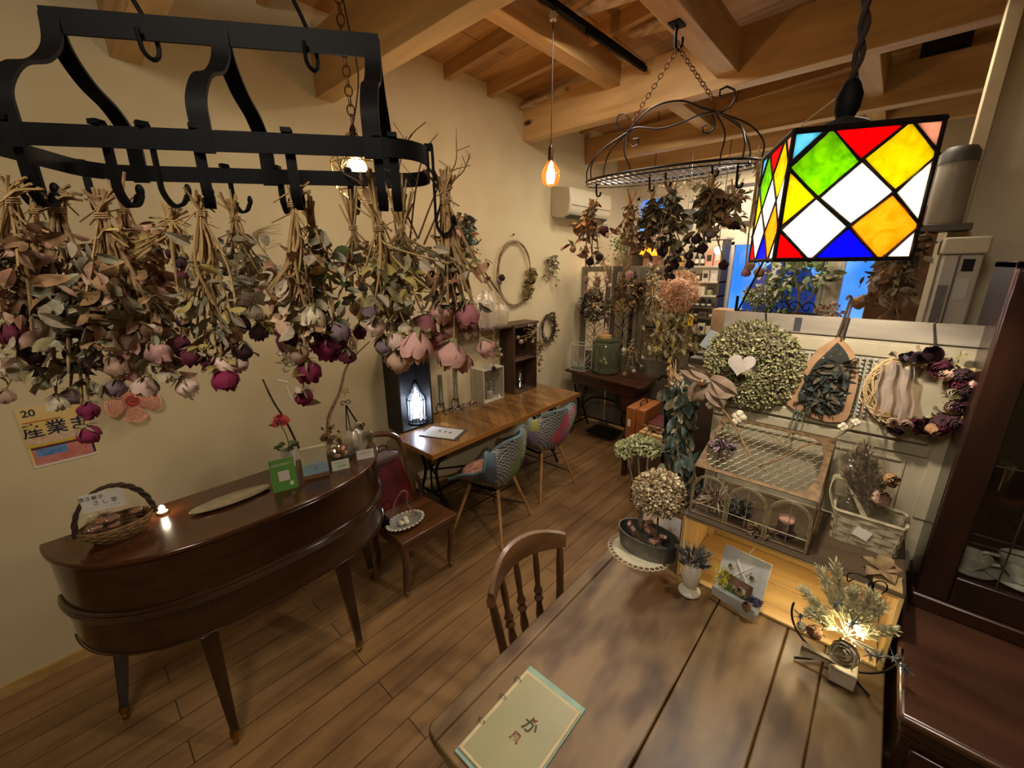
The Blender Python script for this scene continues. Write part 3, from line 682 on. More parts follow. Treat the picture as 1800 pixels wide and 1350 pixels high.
for o, e in faces:
    m.tube([o + V((0, 0, ZB)), o + V((0, 0, ZT))], .0055, 6); m.tube([o + V((0, 0, ZB)), o + e * SD + V((0, 0, ZB))], .0055, 6); m.tube([o + V((0, 0, ZT)), o + e * SD + V((0, 0, ZT))], .0075, 6)
part('frame', m, M_came, t)
m = MB(); m.lathe([(.075, 0), (.07, .012), (.045, .03), (.02, .04), (.012, .045)], (LC.x, LC.y, ZT + .012), 20)
for o, e in faces: m.tube([o + V((0, 0, ZT)), LC + V((0, 0, ZT + .015))], .005, 5)
part('cap', m, mat('grey_cap', '#34322f', rough=.5, metal=.5), t)
part('cap_plate', MB().slab([o + V((0, 0, ZT)) - (o - LC) * .02 for o, e in faces], (0, 0, .004)), mat('smoke_plate', '#4a423a', rough=.4), t)
m = MB().lathe([(.016, 0), (.024, .02), (.026, .05), (.018, .075), (.012, .085)], (LC.x, LC.y, ZT + .05), 14, sx=1.1, sy=.8)
part('cord_plug', m, M_black, t)
zt = zc(LC.x) - .02; m = MB()
for ph in (0, pi):
    m.tube([(LC.x + .007 * cos(ph + a * .9) + .004 * sin(a * .35), LC.y + .007 * sin(ph + a * .9), ZT + .12 + (zt - ZT - .12) * a / 70) for a in range(71)], .007, 6)
part('cord', m, M_cord, t)
part('string', MB().tube(smoothpath([(LC.x, LC.y, ZT + .12), (LC.x - .08, LC.y - .04, ZT + .05), tuple(B0 + V((.01, .01, ZT + .004)))], 4), .0012, 4), mat('string_pale', '#c9b79a', rough=.9), t)
part('bulb', MB().sph((LC.x, LC.y, ZB + .13), (.032, .032, .04), 16, 10), emit('bulb_white', '#fff0cf', 14), t)
light('stained_lamp_light', 'POINT', (LC.x, LC.y, ZB + .07), 25, (1, .89, .72), .03)
# --- edison pendant
px_, py_ = -1.735, 2.295
t = T('pendant_bulb', 'bare amber filament bulb hanging on a brown cord from the dark track', 'pendant lamp', (px_, py_, 2.2))
z0, z1, z2 = zfor(px_, py_, 328), zfor(px_, py_, 283), zfor(px_, py_, 262)
h = z1 - z0
part('bulb', MB().lathe([(0.002, 0), (.03, .004), (.052, h * .15), (.058, h * .35), (.056, h * .6), (.035, h * .85), (.018, h)], (px_, py_, z0), 22), thin('amber_glass', '#ffcf95', .16, rough=.05, dens=.02), t)
part('filament', MB().tube([(px_ + .012 * cos(a * 2.3), py_ + .012 * sin(a * 2.3), z0 + h * (.12 + .6 * a / 18)) for a in range(19)], .0028, 6), emit('filament', '#ffd08a', 20), t)
part('socket', MB().lathe([(.019, 0), (.021, .02), (.018, .025), (.018, z2 - z1), (.008, z2 - z1 + .02)], (px_, py_, z1), 14), mat('bronze', '#5a4632', '#3a2b1e', .35, .9, ns=30), t)
part('cord', MB().tube([(px_, py_, z2), (px_, py_, 3.40)], .003, 6), M_cord, t)
part('ceiling_clip', MB().lathe([(.02, 0), (.02, .045), (.008, .06)], (px_, py_, 3.36), 12), mat('white_plastic', '#d8d4ca', rough=.4), t)
light('edison_light', 'POINT', (px_, py_, z0 + .5 * h), 6.5, (1, .68, .36), .03)
# track
t = T('light_track', 'black steel lighting track fixed below the ceiling beams', 'light track', (-1.68, 2.5, 3.38))
part('rail', MB().bar((-1.72, 2.02, 3.42), (-1.66, 3.30, 3.40), .035, .035), M_black, t)
part('rail_cover', MB().bar((-1.67, 2.55, 3.375), (-1.62, 3.27, 3.365), .02, .03), M_black, t)
solo('ceiling_vent', MB().box(-.15, .1, 4.45, 4.5, 3.37, 3.55).box(-.13, .08, 4.44, 4.45, 3.39, 3.53), mat('vent_dark', '#1c1713', rough=.7), 'dark rectangular opening high between the beams near the post', 'vent')
# --- geometric cage pendant by the wall
C = ax(628, 300, -1.85); cx, cy, cz = C
t = T('cage_pendant', 'glowing globe bulb in a thin gold wire cage hanging by the wall', 'pendant lamp', (cx, cy, cz - .15))
m = MB(); rt = [(.06, .11), (.108, .025), (.098, -.085), (.045, -.125)]
ring = [[V((cx + r * cos(a * pi / 3 + .2 * i), cy + r * sin(a * pi / 3 + .2 * i), cz + z)) for a in range(6)] for i, (r, z) in enumerate(rt)]
for i, rg in enumerate(ring):
    m.tube(rg, .0022, 5, True)
    if i:
        for a in range(6):
            m.tube([ring[i - 1][a], rg[a]], .0022, 5)
            if i < 3: m.tube([ring[i - 1][a], rg[(a + 1) % 6]], .0016, 4)
for a in range(6): m.tube([ring[0][a], (cx, cy, cz + .16)], .0022, 5)
part('cage', m, mat('gold_wire', '#c9a557', rough=.3, metal=1), t)
part('bulb', MB().sph((cx, cy, cz + .01), .042, 18, 12), emit('bulb_warm', '#ffe3a0', 16), t)
part('socket', MB().lathe([(.02, .055), (.022, .1), (.016, .16), (.006, .18)], (cx, cy, cz), 12), mat('bronze', '#5a4632'), t)
m = MB(); chain(m, (cx, cy, cz + .18), (cx - .01, cy, cz + .5), .045, .003); chain(m, (cx - .01, cy, cz + .5), (cx, cy, zc(cx) - .1), .045, .003); part('chain', m, mat('chain_brass', '#6b5232', rough=.4, metal=.8), t)
part('cord', MB().tube(smoothpath([(cx, cy, cz + .17), (cx + .05, cy + .02, cz + .35), (cx + .04, cy, cz + .55), (cx, cy, cz + .75), (cx + .01, cy, zc(cx) - .1)], 6), .003, 5), M_cord, t)
light('cage_light', 'POINT', (cx, cy, cz), 17, (1, .86, .64), .045)
# --- black iron pot rack
U, N = V((.61, .7924, 0)), V((-.7924, .61, 0))
def Q(u, d, z): p = U * u + N * d; p.z = z; return p
def BP(px, py, d): return on(px, py, N, d)
t = T('pot_rack', 'black iron pot rack with dried flower bunches on its hooks', 'pot rack', tuple(Q(-.4, 1.1, 2.2)))
ZR, D0, D1, U0, U1, RC = 2.226, .94, 1.265, -.80, .0, .075
pts = []
for cu, cd, a0 in ((U1 - RC, D0 + RC, -90), (U1 - RC, D1 - RC, 0), (U0 + RC, D1 - RC, 90), (U0 + RC, D0 + RC, 180)):
    for i in range(6):
        a = radians(a0 + 90 * i / 5); pts.append(Q(cu + RC * cos(a), cd + RC * sin(a), ZR))
part('ring', MB().strap(pts, .035, .006, (0, 0, 1), closed=True), M_black, t, smooth=True)
part('top_bar', MB().strap([Q(-.715, 1.1, 2.462), Q(-.4, 1.1, 2.462), Q(-.09, 1.1, 2.462)], .044, .006, (0, 0, 1)), M_black, t)
for u in (-.70, -.405, -.105):
    for s_ in (-1, 1):
        de = D0 if s_ < 0 else D1
        p = smoothpath([Q(u, 1.1, 2.475), Q(u, 1.1 + s_ * .012, 2.42), Q(u, 1.1 + s_ * .055, 2.375), Q(u, 1.1 + s_ * .115, 2.345), Q(u, de - s_ * .004, 2.295), Q(u, de, 2.25), Q(u, de, 2.205)], 5)
        part('arm', MB().strap(p, .034, .006, U), M_black, t)
def hook(L, w=.016):
    m = MB(); p = smoothpath([(0, 0, .024), (.006, 0, .029), (.011, 0, .02), (.011, 0, -L * .5), (.012, 0, -L + .022), (.024, 0, -L), (.040, 0, -L + .004), (.050, 0, -L + .022)], 4)
    m.strap(p, w, .006, (0, 1, 0)); m.sph((.052, 0, -L + .03), (.006, .009, .012), 8, 6); m.box(-.006, .012, -w / 2, w / 2, .024, .032); return m.mesh('hook', M_black)
hk_f, hk_b = hook(.105, .018), hook(.078, .015)
FH = [(14, 80), (172, 70), (250, 40), (345, 110), (505, 95), (662, 90), (690, 92)]
for px, a in FH:
    p = BP(px, 232 + px * .03, D0); place('hook', hk_f, t, frame((p.x, p.y, ZR - .005), (0, 0, 1), Matrix.Rotation(radians(a), 3, 'Z') @ U))
for px, a in ((78, 250), (150, 110), (395, 45), (488, 80), (612, 80), (697, 92)):
    p = BP(px, 312, D1); place('hook', hk_b, t, frame((p.x, p.y, ZR - .005), (0, 0, 1), Matrix.Rotation(radians(a), 3, 'Z') @ U))
pc = BP(752, 290, 1.02); place('hook', hook(.15, .03), t, frame((pc.x, pc.y, ZR - .005), (0, 0, 1), U))
for px in (250, 535):
    p = BP(px, 60, 1.1); u = p.dot(U); c = T('rack_chain', 'dark chain and S-hook holding up the pot rack ' + ('at its far third' if px > 300 else 'over the first beam end'), 'chain', tuple(Q(u, 1.1, 2.45)), 'chains of the pot rack')
    part('s_hook', MB().tube(smoothpath([Q(u, 1.085, 2.455), Q(u, 1.09, 2.42), Q(u + .01, 1.1, 2.408), Q(u + .018, 1.11, 2.42), Q(u + .016, 1.113, 2.45), Q(u, 1.1, 2.50), Q(u - .012, 1.09, 2.53), Q(u - .014, 1.1, 2.555), Q(u, 1.1, 2.57), Q(u + .01, 1.1, 2.55)], 4), .0045, 7), M_black, c)
    m = MB(); chain(m, Q(u, 1.1, 2.56), Q(u, 1.1, 3.36), .038, .0035); part('chain_links', m, M_black, c)

# ================================================================ DRIED FLOWERS
def petalmat(name, c1, c2, c3=None):
    if name in _M: return _M[name]
    m, nt, b = base(name); b.inputs['Roughness'].default_value = .8
    f = noise(nt, coords(nt), 45, 4); col = ramp(nt, f, [(.3, c1), (.5, c2), (.72, c3 or c2)])
    oi = nd(nt, 'ShaderNodeObjectInfo'); hs = nd(nt, 'ShaderNodeHueSaturation'); ma = nd(nt, 'ShaderNodeMapRange')
    ma.inputs['To Min'].default_value = .75; ma.inputs['To Max'].default_value = 1.2; nt.links.new(oi.outputs['Random'], ma.inputs[0]); nt.links.new(ma.outputs[0], hs.inputs['Value'])
    nt.links.new(col, hs.inputs['Color']); nt.links.new(hs.outputs[0], b.inputs['Base Color']); bump(nt, f, b, .3, .003)
    b.inputs['Subsurface Weight'].default_value = 0; _M[name] = m; return m
FC = {'pink': ('#9a6a62', '#c99a92', '#d9b3a2'), 'palepink': ('#a8827a', '#cdaea2', '#dcc7b4'), 'rose': ('#7d3f4a', '#a8646c', '#c08a88'), 'crimson': ('#2a0712', '#560d26', '#6e1c38'), 'magenta': ('#4a0824', '#7c1240', '#8e2450'),
      'darkred': ('#16060b', '#2e0b16', '#431422'), 'cream': ('#a89878', '#cfc3a4', '#ded6c0'), 'beige': ('#8a6b52', '#b0907a', '#c4aa92'), 'mauve': ('#5d4650', '#86707a', '#9a8a90'), 'tan': ('#7a5636', '#a37a50', '#b8946a')}
FM = {k: petalmat('petal_' + k, *v) for k, v in FC.items()}
LF = {'pale': ('#83765f', '#aa9c84', '#988770'), 'olive': ('#5e5636', '#8c8158', '#9e936a'), 'brown': ('#5c4128', '#8c6a44', '#a0805a'), 'greygreen': ('#605e48', '#8b886e', '#a3a088'), 'dark': ('#2a231a', '#4d4432', '#62563e'), 'rust': ('#6a4630', '#96694c', '#aa8466'), 'gold': ('#7c6a34', '#a5914e', '#b8a664'),
      'peach': ('#8f6c56', '#b38f78', '#c4a48e'), 'green': ('#44522a', '#697a42', '#828f58'), 'bluegreen': ('#2f3b36', '#4b5a52', '#647268')}
LM = {k: petalmat('leaf_' + k, *v) for k, v in LF.items()}
M_sepal = petalmat('sepal', '#5a5434', '#8a8258', '#a09468')
def rose_mesh(seed, col, open_=.5, drop=0):
    """rose head whose stem end is at the origin and which opens along +Z; radius about 1"""
    rd = random.Random(seed); m = MB()
    for L, (n, R0, hh, fl) in enumerate(((4, .34, 1.75, .05), (6, .58, 1.8, .2), (7, .82, 1.7, .5), (7, .98, 1.5, 1.0))):
        for i in range(n):
            ph = 2 * pi * (i + rd.random() * .35) / n + L * .6; span = (1.05, .85, .7, .66)[L]; tw = rd.uniform(-.18, .18); hv = hh * rd.uniform(.88, 1.1); fr = fl * open_ * rd.uniform(.6, 1.3); ru = rd.uniform(0, 6)
            def fn(u, v):
                a = (u - .5) * 2; an = ph + a * span * (.45 + .55 * sin(pi * min(v + .12, 1) * .85)) + tw * v
                r = R0 * (sin(min(v * 2.0 + .05, 1.57)) ** .9) * (.98 - .75 * max(v - .55, 0) * (1 - fr)) + fr * .5 * max(v - .6, 0) ** 1.3 + .035 * sin(5 * u + ru) * v
                z = hv * v * (1 - .14 * abs(a) ** 2.5 * (v > .6)) + .04 * sin(7 * u + ru) * v - .35 * fr * max(v - .8, 0)
                return (r * cos(an), r * sin(an), z)
            m.grid(fn, 5, 6)
    for i in range(5):
        ph = 2 * pi * i / 5; L = rd.uniform(.7, 1.1)
        def fs(u, v): a = (u - .5) * .5 * (1 - v); r = .35 + .75 * v; return (r * cos(ph + a), r * sin(ph + a), -.05 + .45 * v * L + .03)
        m.grid(fs, 2, 4, mi=1)
    m.sph((0, 0, .02), (.3, .3, .2), 8, 5, mi=1)
    return m.mesh('flower_head', [FM[col], M_sepal])
_R = {}
def rose(col, k): 
    if (col, k) not in _R: _R[(col, k)] = rose_mesh(hash((len(_R), k)) % 999, col, (.12, .35, .6)[k])
    return _R[(col, k)]
def leaf(m, p, d, L, W, rd, mi=0, curl=.6):
    """a dried curled leaf starting at p, running along d"""
    d = V(d).normalized(); x = d.cross(V((rd.uniform(-1, 1), rd.uniform(-1, 1), rd.uniform(-1, 1)))).normalized(); n = x.cross(d)
    c = curl * rd.uniform(-1.2, 1.2); f = rd.uniform(.15, .7); w2 = rd.uniform(-.4, .4)
    def fn(u, v):
        a = (u - .5) * 2; w = W * sin(pi * min(v * .93 + .05, 1)) ** .75 * (1 - .25 * v)
        return p + d * (L * (v - .12 * c * c * v * v)) + x * (a * w * (1 - .25 * abs(f))) + n * (abs(a) * w * f + c * L * .5 * v * v + w2 * W * sin(5 * v) * a)
    m.grid(fn, 2, 4, mi=mi)
G1 = 'dried bunches on the black pot rack'
def bunch(label, tie, heads, leaves, group, seed, up=.05, stem='#96794a', nbare=6, lz=(.45, .95), lsize=(.028, .05), nleaf=60, spread=.05, depth=.05, ext=None, sr=.0016, twine=True, name='flower_bunch', cat='dried flowers', fluff=None, droop=1):
    """heads: (point, colour, radius); leaves: list of leaf colours. Hangs head down from tie."""
    rd = random.Random(seed); tie = V(tie); t = T(name, label, cat, tuple(tie), group)
    if group == G1: lz = (max(.70, lz[0]), min(lz[1], 1)); sr = max(sr, .0021); nbare += 5; nleaf = int(nleaf * 1.3); up = up * .55; lsize = (lsize[0] * .75, lsize[1] * .88)
    if group == G1 and seed <= 5: nleaf = int(nleaf * 1.7); nbare = max(3, nbare - 5); spread *= 1.15; depth *= 1.3; lsize = (lsize[0] * 1.15, lsize[1] * 1.15); lz = (.72, .88 if seed in (2, 3) else .96)
    sm = mat('stem_' + stem, stem, '#ab8e60', .85, ns=60); ms = MB(); ml = MB(); stems = []
    ends = [(V(p), c, r) for p, c, r in heads]
    low = sum((e[0] for e in ends), V()) / len(ends)
    for i in range(nbare):
        q = low + V((rd.gauss(0, spread), rd.gauss(0, spread), rd.uniform(.03, .16))); ends.append((q, None, 0))
    for p, c, r in ends:
        j = V((rd.gauss(0, .007), rd.gauss(0, .007), 0)); dd = (p - tie); top = tie + j - V((dd.x * .35, dd.y * .35, -up * rd.uniform(.4, 1.3)))
        tip = p + V((0, 0, r * .2)); mid = tie.lerp(tip, .5) + V((rd.gauss(0, .012), rd.gauss(0, .012), 0)); mid.x -= dd.x * .27; mid.y -= dd.y * .27
        pa = smoothpath([top, tie + j * .6, mid, tip], 4); stems.append(pa); ms.tube(pa, [sr * rd.uniform(.9, 1.5)] * (len(pa) - 1) + [sr * .8], 5)
        for b in range(rd.randint(0, 2)):
            q = pa[rd.randint(3, 8)]; ms.tube([q, q + V((rd.gauss(0, .02), rd.gauss(0, .02), -rd.uniform(.01, .04)))], sr * .7, 4)
    part('stems', ms, sm, t)
    if nleaf:
        for k in range(nleaf):
            pa = rd.choice(stems); f = rd.uniform(*lz) * (len(pa) - 1); i = min(int(f), len(pa) - 2); p = pa[i].lerp(pa[i + 1], f - i)
            p = p + V((rd.gauss(0, depth * .35), rd.gauss(0, depth * .35), rd.gauss(0, .01)))
            d = V((rd.gauss(0, .7) / droop, rd.gauss(0, .7) / droop, rd.uniform(-1.3, .3) if droop == 1 else -1)); L = rd.uniform(*lsize); leaf(ml, p, d, L, L * .33, rd, mi=rd.randrange(len(leaves)))
        part('leaves', ml, [LM[l] for l in leaves], t)
    for i, (p, c, r) in enumerate(ends):
        if c is None: continue
        d = (p - tie).normalized() + V((rd.gauss(0, .25), rd.gauss(0, .25), rd.gauss(-.2, .1)))
        place('flower_head', rose(c, i % 3), t, frame(p + V((0, 0, r * .4)), d, V((rd.random(), rd.random(), .1))) @ Matrix.Scale(r, 4))
    if fluff:
        mf = MB(); lc, cen, rad, n = fluff
        for k in range(n):
            a = V((rd.gauss(0, 1), rd.gauss(0, 1), rd.gauss(0, 1))).normalized() * rd.uniform(.3, 1); p = V(cen) + V((a.x * rad[0], a.y * rad[0], a.z * rad[1]))
            leaf(mf, p, V((a.x, a.y, a.z - .4)), rd.uniform(.012, .022), .005, rd)
        part('filler_sprigs', mf, LM[lc], t)
    if twine:
        mt = MB()
        for q in range(3): mt.tube([tie + V((.011 * cos(a), .011 * sin(a), -.012 + q * .004 + .001 * sin(a))) for a in [i * pi / 5 for i in range(10)]], .0014, 4, True)
        part('twine', mt, mat('twine', '#a98f62', rough=.95), t)
    return t
f = lambda px, py, d, c, r: (BP(px, py, d), c, r)
bunch('bunch of brown and dusty pink roses, first on the pot rack beside the picture edge', BP(18, 345, .95), [f(2, 470, .97, 'pink', .02), f(8, 575, .93, 'crimson', .026), f(40, 520, .97, 'beige', .022), f(60, 615, .95, 'darkred', .02), f(-15, 520, 1.0, 'rose', .024), f(30, 640, 1.0, 'cream', .024), f(85, 500, 1.0, 'beige', .018)], ['peach', 'rust', 'brown', 'pale'], G1, 1, nleaf=75, lz=(.35, 1), spread=.06)
bunch('bunch of pale yellow green leaves drooping lowest beside the event poster', BP(60, 365, 1.2), [f(30, 650, 1.2, 'cream', .022), f(75, 665, 1.2, 'cream', .022), f(10, 690, 1.2, 'beige', .02)], ['olive', 'pale', 'gold', 'greygreen'], G1, 2, nleaf=110, lz=(.5, 1), spread=.08, nbare=7)
bunch('leafy olive bunch with two magenta roses hanging lowest over the poster', BP(100, 362, 1.0), [f(156, 712, 1.0, 'magenta', .022), f(148, 757, 1.0, 'magenta', .024), f(100, 700, 1.02, 'cream', .02), f(125, 690, 1.04, 'mauve', .022), f(85, 600, 1.0, 'darkred', .016)], ['greygreen', 'olive', 'dark', 'pale'], G1, 3, nleaf=120, lz=(.3, 1), stem='#5c4634', nbare=8, spread=.045, sr=.0024)
bunch('thick brown stemmed bunch of large faded roses and dusty leaves, fullest on the rack', BP(178, 372, .97), [f(195, 635, .97, 'beige', .028), f(228, 640, .99, 'pink', .026), f(165, 620, 1.0, 'mauve', .024), f(265, 612, .96, 'pink', .028), f(215, 590, .95, 'beige', .024), f(262, 668, .98, 'palepink', .026), f(320, 672, 1.0, 'palepink', .026), f(240, 575, 1.0, 'rose', .024), f(290, 650, .98, 'cream', .02), f(180, 545, 1.0, 'beige', .022), f(205, 672, 1.0, 'mauve', .022)], ['pale', 'brown', 'greygreen', 'peach'], G1, 4, nleaf=130, lz=(.35, 1), stem='#7a5a40', nbare=8, up=.06, spread=.05, sr=.0024)
bunch('feathery peach and rust coloured bunch behind the fullest one', BP(215, 365, 1.1), [f(285, 545, 1.1, 'tan', .018), f(245, 500, 1.1, 'beige', .018), f(300, 600, 1.08, 'rose', .02)], ['peach', 'rust', 'gold'], G1, 5, nleaf=60, lz=(.4, 1), stem='#86583a', up=.1, fluff=('peach', BP(262, 535, 1.1), (.055, .09), 420))
bunch('slender bunch of small dark roses on bare twigs', BP(300, 385, 1.0), [f(303, 440, 1.0, 'darkred', .012), f(318, 455, 1.0, 'darkred', .014), f(322, 475, 1.0, 'crimson', .014), f(312, 462, 1.02, 'crimson', .011), f(320, 535, 1.0, 'darkred', .014), f(318, 560, 1.0, 'darkred', .014), f(325, 595, 1.0, 'crimson', .018), f(318, 618, 1.02, 'crimson', .012)], ['brown', 'dark'], G1, 6, nleaf=26, lz=(.3, 1), lsize=(.018, .03), up=.05, spread=.03)
bunch('bunch of silvery leaves with dark and magenta roses, twin bow of twine above', BP(352, 368, .97), [f(345, 618, .97, 'crimson', .024), f(388, 655, .97, 'magenta', .03), f(385, 632, .98, 'palepink', .028), f(415, 632, .98, 'palepink', .024), f(363, 630, .97, 'crimson', .018), f(405, 580, .99, 'tan', .024), f(430, 610, .99, 'darkred', .024), f(325, 540, .96, 'cream', .02)], ['pale', 'greygreen', 'pale', 'gold'], G1, 7, nleaf=90, lz=(.45, 1), up=.05, spread=.045)
bunch('bunch of pink beige leaves with a yellow flower ball beside dark roses', BP(412, 378, 1.2), [f(440, 500, 1.2, 'palepink', .03), f(455, 575, 1.2, 'darkred', .026), f(430, 560, 1.2, 'darkred', .026), f(425, 520, 1.18, 'beige', .024), f(445, 540, 1.18, 'cream', .024)], ['pale', 'greygreen', 'pale'], G1, 8, nleaf=55, lz=(.5, 1), lsize=(.04, .06), up=.1, spread=.04, fluff=('gold', BP(470, 570, 1.22), (.022, .022), 140))
bunch('bunch of curling pink leaves with a row of crimson roses, one drooping far below', BP(515, 352, .97), [f(510, 588, .97, 'crimson', .03), f(498, 575, .98, 'crimson', .02), f(540, 642, .97, 'magenta', .03), f(532, 692, .98, 'magenta', .024), f(525, 612, .96, 'beige', .026), f(552, 545, .97, 'cream', .028)], ['pale', 'peach', 'pale', 'brown'], G1, 9, nleaf=75, lz=(.45, 1), lsize=(.035, .06), up=.06, spread=.04)
bunch('bunch of grey leaves with large purple crimson roses next to the drooping one', BP(548, 395, 1.02), [f(575, 600, 1.02, 'magenta', .032), f(592, 592, 1.03, 'crimson', .028), f(610, 617, 1.02, 'crimson', .022), f(588, 575, 1.0, 'mauve', .028), f(545, 450, 1.02, 'cream', .024), f(560, 590, 1.02, 'crimson', .024), f(585, 618, 1.03, 'magenta', .018)], ['greygreen', 'pale', 'pale', 'green'], G1, 10, nleaf=70, lz=(.35, 1), lsize=(.035, .055), up=.09, spread=.04)
bunch('thin twiggy bunch with rust brown leaves and one small crimson rose', BP(620, 395, 1.2), [f(630, 577, 1.2, 'crimson', .022), f(622, 535, 1.2, 'tan', .022), f(640, 550, 1.2, 'tan', .018)], ['rust', 'brown', 'dark'], G1, 11, nleaf=42, lz=(.35, 1), lsize=(.028, .045), up=.16, spread=.035)
bunch('tall branching bunch of grey green leaves with pale pink roses below', BP(665, 395, 1.0), [f(663, 565, 1.0, 'palepink', .026), f(690, 592, 1.0, 'palepink', .024), f(735, 592, .99, 'pink', .042), f(672, 598, 1.02, 'mauve', .03), f(700, 622, 1.02, 'beige', .036), f(655, 535, 1.0, 'mauve', .024), f(712, 572, 1.0, 'cream', .02)], ['olive', 'greygreen', 'pale', 'gold'], G1, 12, nleaf=110, lz=(.35, 1), lsize=(.03, .06), up=.16, spread=.05, nbare=9)
bunch('wide twiggy bunch with long bare branches rising above the rack', BP(705, 400, 1.2), [f(705, 545, 1.2, 'mauve', .026), f(745, 560, 1.2, 'palepink', .024), f(680, 530, 1.2, 'cream', .02)], ['greygreen', 'olive', 'pale'], G1, 13, nleaf=95, lz=(.45, 1), lsize=(.03, .05), up=.2, spread=.07, nbare=14, sr=.002)
bunch('stout bunch of straight brown stems with big dusty pink roses', BP(782, 348, 1.03), [f(775, 535, 1.03, 'pink', .036), f(818, 540, 1.04, 'rose', .036), f(758, 562, 1.03, 'rose', .036), f(762, 588, 1.04, 'rose', .026), f(798, 610, 1.02, 'pink', .042), f(810, 625, 1.04, 'pink', .03), f(847, 604, 1.05, 'pink', .030), f(790, 565, 1.06, 'pink', .03), f(825, 570, 1.06, 'beige', .028), f(775, 600, 1.06, 'beige', .022)], ['pale', 'olive', 'rust', 'dark'], G1, 14, nleaf=70, lz=(.5, 1), up=.10, spread=.05, nbare=14, sr=.0024, stem='#866238')
# long bare twigs that stick up behind the last hooks
m = MB(); rd = random.Random(5)
for a in ([(735, 420), (700, 330), (715, 250), (748, 215)], [(735, 420), (770, 330), (800, 290), (802, 245)], [(745, 430), (790, 330), (815, 300), (826, 270)], [(720, 430), (730, 340), (745, 270), (770, 235)], [(690, 430), (640, 330), (600, 300), (590, 250)], [(700, 430), (690, 330), (715, 240)]):
    p = smoothpath([BP(x, y, 1.24) for x, y in a], 4); m.tube(p, [.003 - .002 * i / len(p) for i in range(len(p))], 5)
    for k in range(5): q = p[rd.randint(4, len(p) - 2)]; m.tube([q, q + V((rd.gauss(0, .02), rd.gauss(0, .02), rd.uniform(.01, .04)))], .001, 4)
solo('branch', m, mat('twig', '#7a5c38', '#5a4228', .9, ns=40), 'long bare forked twigs spreading above the end of the pot rack', 'branches', kind='stuff')
# --- lace flower hung on the wall under the rack
c0 = ax(232, 703, -2.83); t = T('lace_flower', 'salmon pink crocheted lace flower hung on the wall beside the poster', 'lace flower', tuple(c0))
M_lace = mat('lace_pink', '#c9826c', '#e0a48c', .85, ns=120); M_lc = mat('lace_red', '#a83a2c', rough=.8)
for i in range(5):
    a0 = 2 * pi * i / 5 + .9; m = MB()
    def lf(u, v):
        a = (u - .5) * 1.12 * (1 - .18 * v); r = .025 + .085 * v * (1 - .12 * abs(2 * u - 1) ** 2); return c0 + V((.012 + .022 * sin(pi * u) * v, r * cos(a0 + a), r * sin(a0 + a)))
    for ii in range(9): m.tube([lf(ii / 8, v / 8) for v in range(9)], .0022, 4)
    for jj in range(1, 9): m.tube([lf(u / 10, jj / 8) for u in range(11)], .0026 if jj < 8 else .005, 4)
    part('petal', m, M_lace, t)
part('centre', MB().tube([c0 + V((.022, .02 * cos(a), .02 * sin(a))) for a in [i * pi / 8 for i in range(16)]], .008, 7, True).sph(c0 + V((.02, 0, 0)), .007, 8, 6), M_lc, t, label='red crocheted centre')

# --- second rack: oval wire rack under the long beam
ZQ = 2.50
L2, R2 = az(1032, 322, ZQ), az(1338, 281, ZQ); C2 = (L2 + R2) / 2; e1 = (R2 - L2).normalized(); HL = (R2 - L2).length / 2; e2 = V((-e1.y, e1.x, 0)); HW = .17
t = T('wire_rack', 'oval dark wire rack with scrolled domed top hanging from the long beam', 'hanging rack', tuple(C2))
M_wire = mat('dark_wire', '#1a1211', '#2a1c18', .4, .6, ns=30)
def E(a, k=1): return C2 + e1 * (HL * k * cos(a)) + e2 * (HW * k * sin(a))
part('ring', MB().tube([E(2 * pi * i / 48) for i in range(48)], .007, 6, True).tube([E(2 * pi * i / 48) + V((0, 0, -.022)) for i in range(48)], .0035, 6, True), M_wire, t)
m = MB()
for i in range(-11, 12):
    x = i / 12; w = sqrt(1 - x * x); m.tube([C2 + e1 * (HL * x) + e2 * (HW * w * s_) + V((0, 0, -.01)) for s_ in (-1, 1)], .004, 5)
m.bar(C2 - e1 * HL * .98 - V((0, 0, .01)), C2 + e1 * HL * .98 - V((0, 0, .01)), .006, .004)
part('grid', m, mat('grid_wire', '#c9c4ba', rough=.3, metal=.8), t, label='shiny grid of wires')
n2 = e2; d2 = e2.dot(C2)
def P2(px, py): return on(px, py, n2, d2)
K1, K2 = P2(1102, 233), P2(1258, 196)
m = MB()
for K, s_ in ((K1, -1), (K2, 1)):
    for a in (0, .55, -.55, 1.0):
        b = E((pi if s_ < 0 else 0) + a * s_); mid = K.lerp(b, .55) + V((0, 0, .055)) + e1 * (s_ * .03); m.tube(smoothpath([K, mid, b + V((0, 0, .08)), b], 5), .0045, 6)
m.tube(smoothpath([K1, P2(1145, 190), P2(1195, 177), P2(1235, 190), K2], 6), .0055, 6)
m.tube(smoothpath([K1, P2(1120, 224), P2(1160, 226), P2(1200, 215), P2(1230, 202), K2], 6), .005, 6)
part('dome', m, M_wire, t)
def scr(c, px, py, r, a0, a1): return spiral(P2(px, py), .004, r, a0, a1, 22, e1, (0, 0, 1))
k_ = (P2(1100, 200) - P2(1110, 200)).length / 10
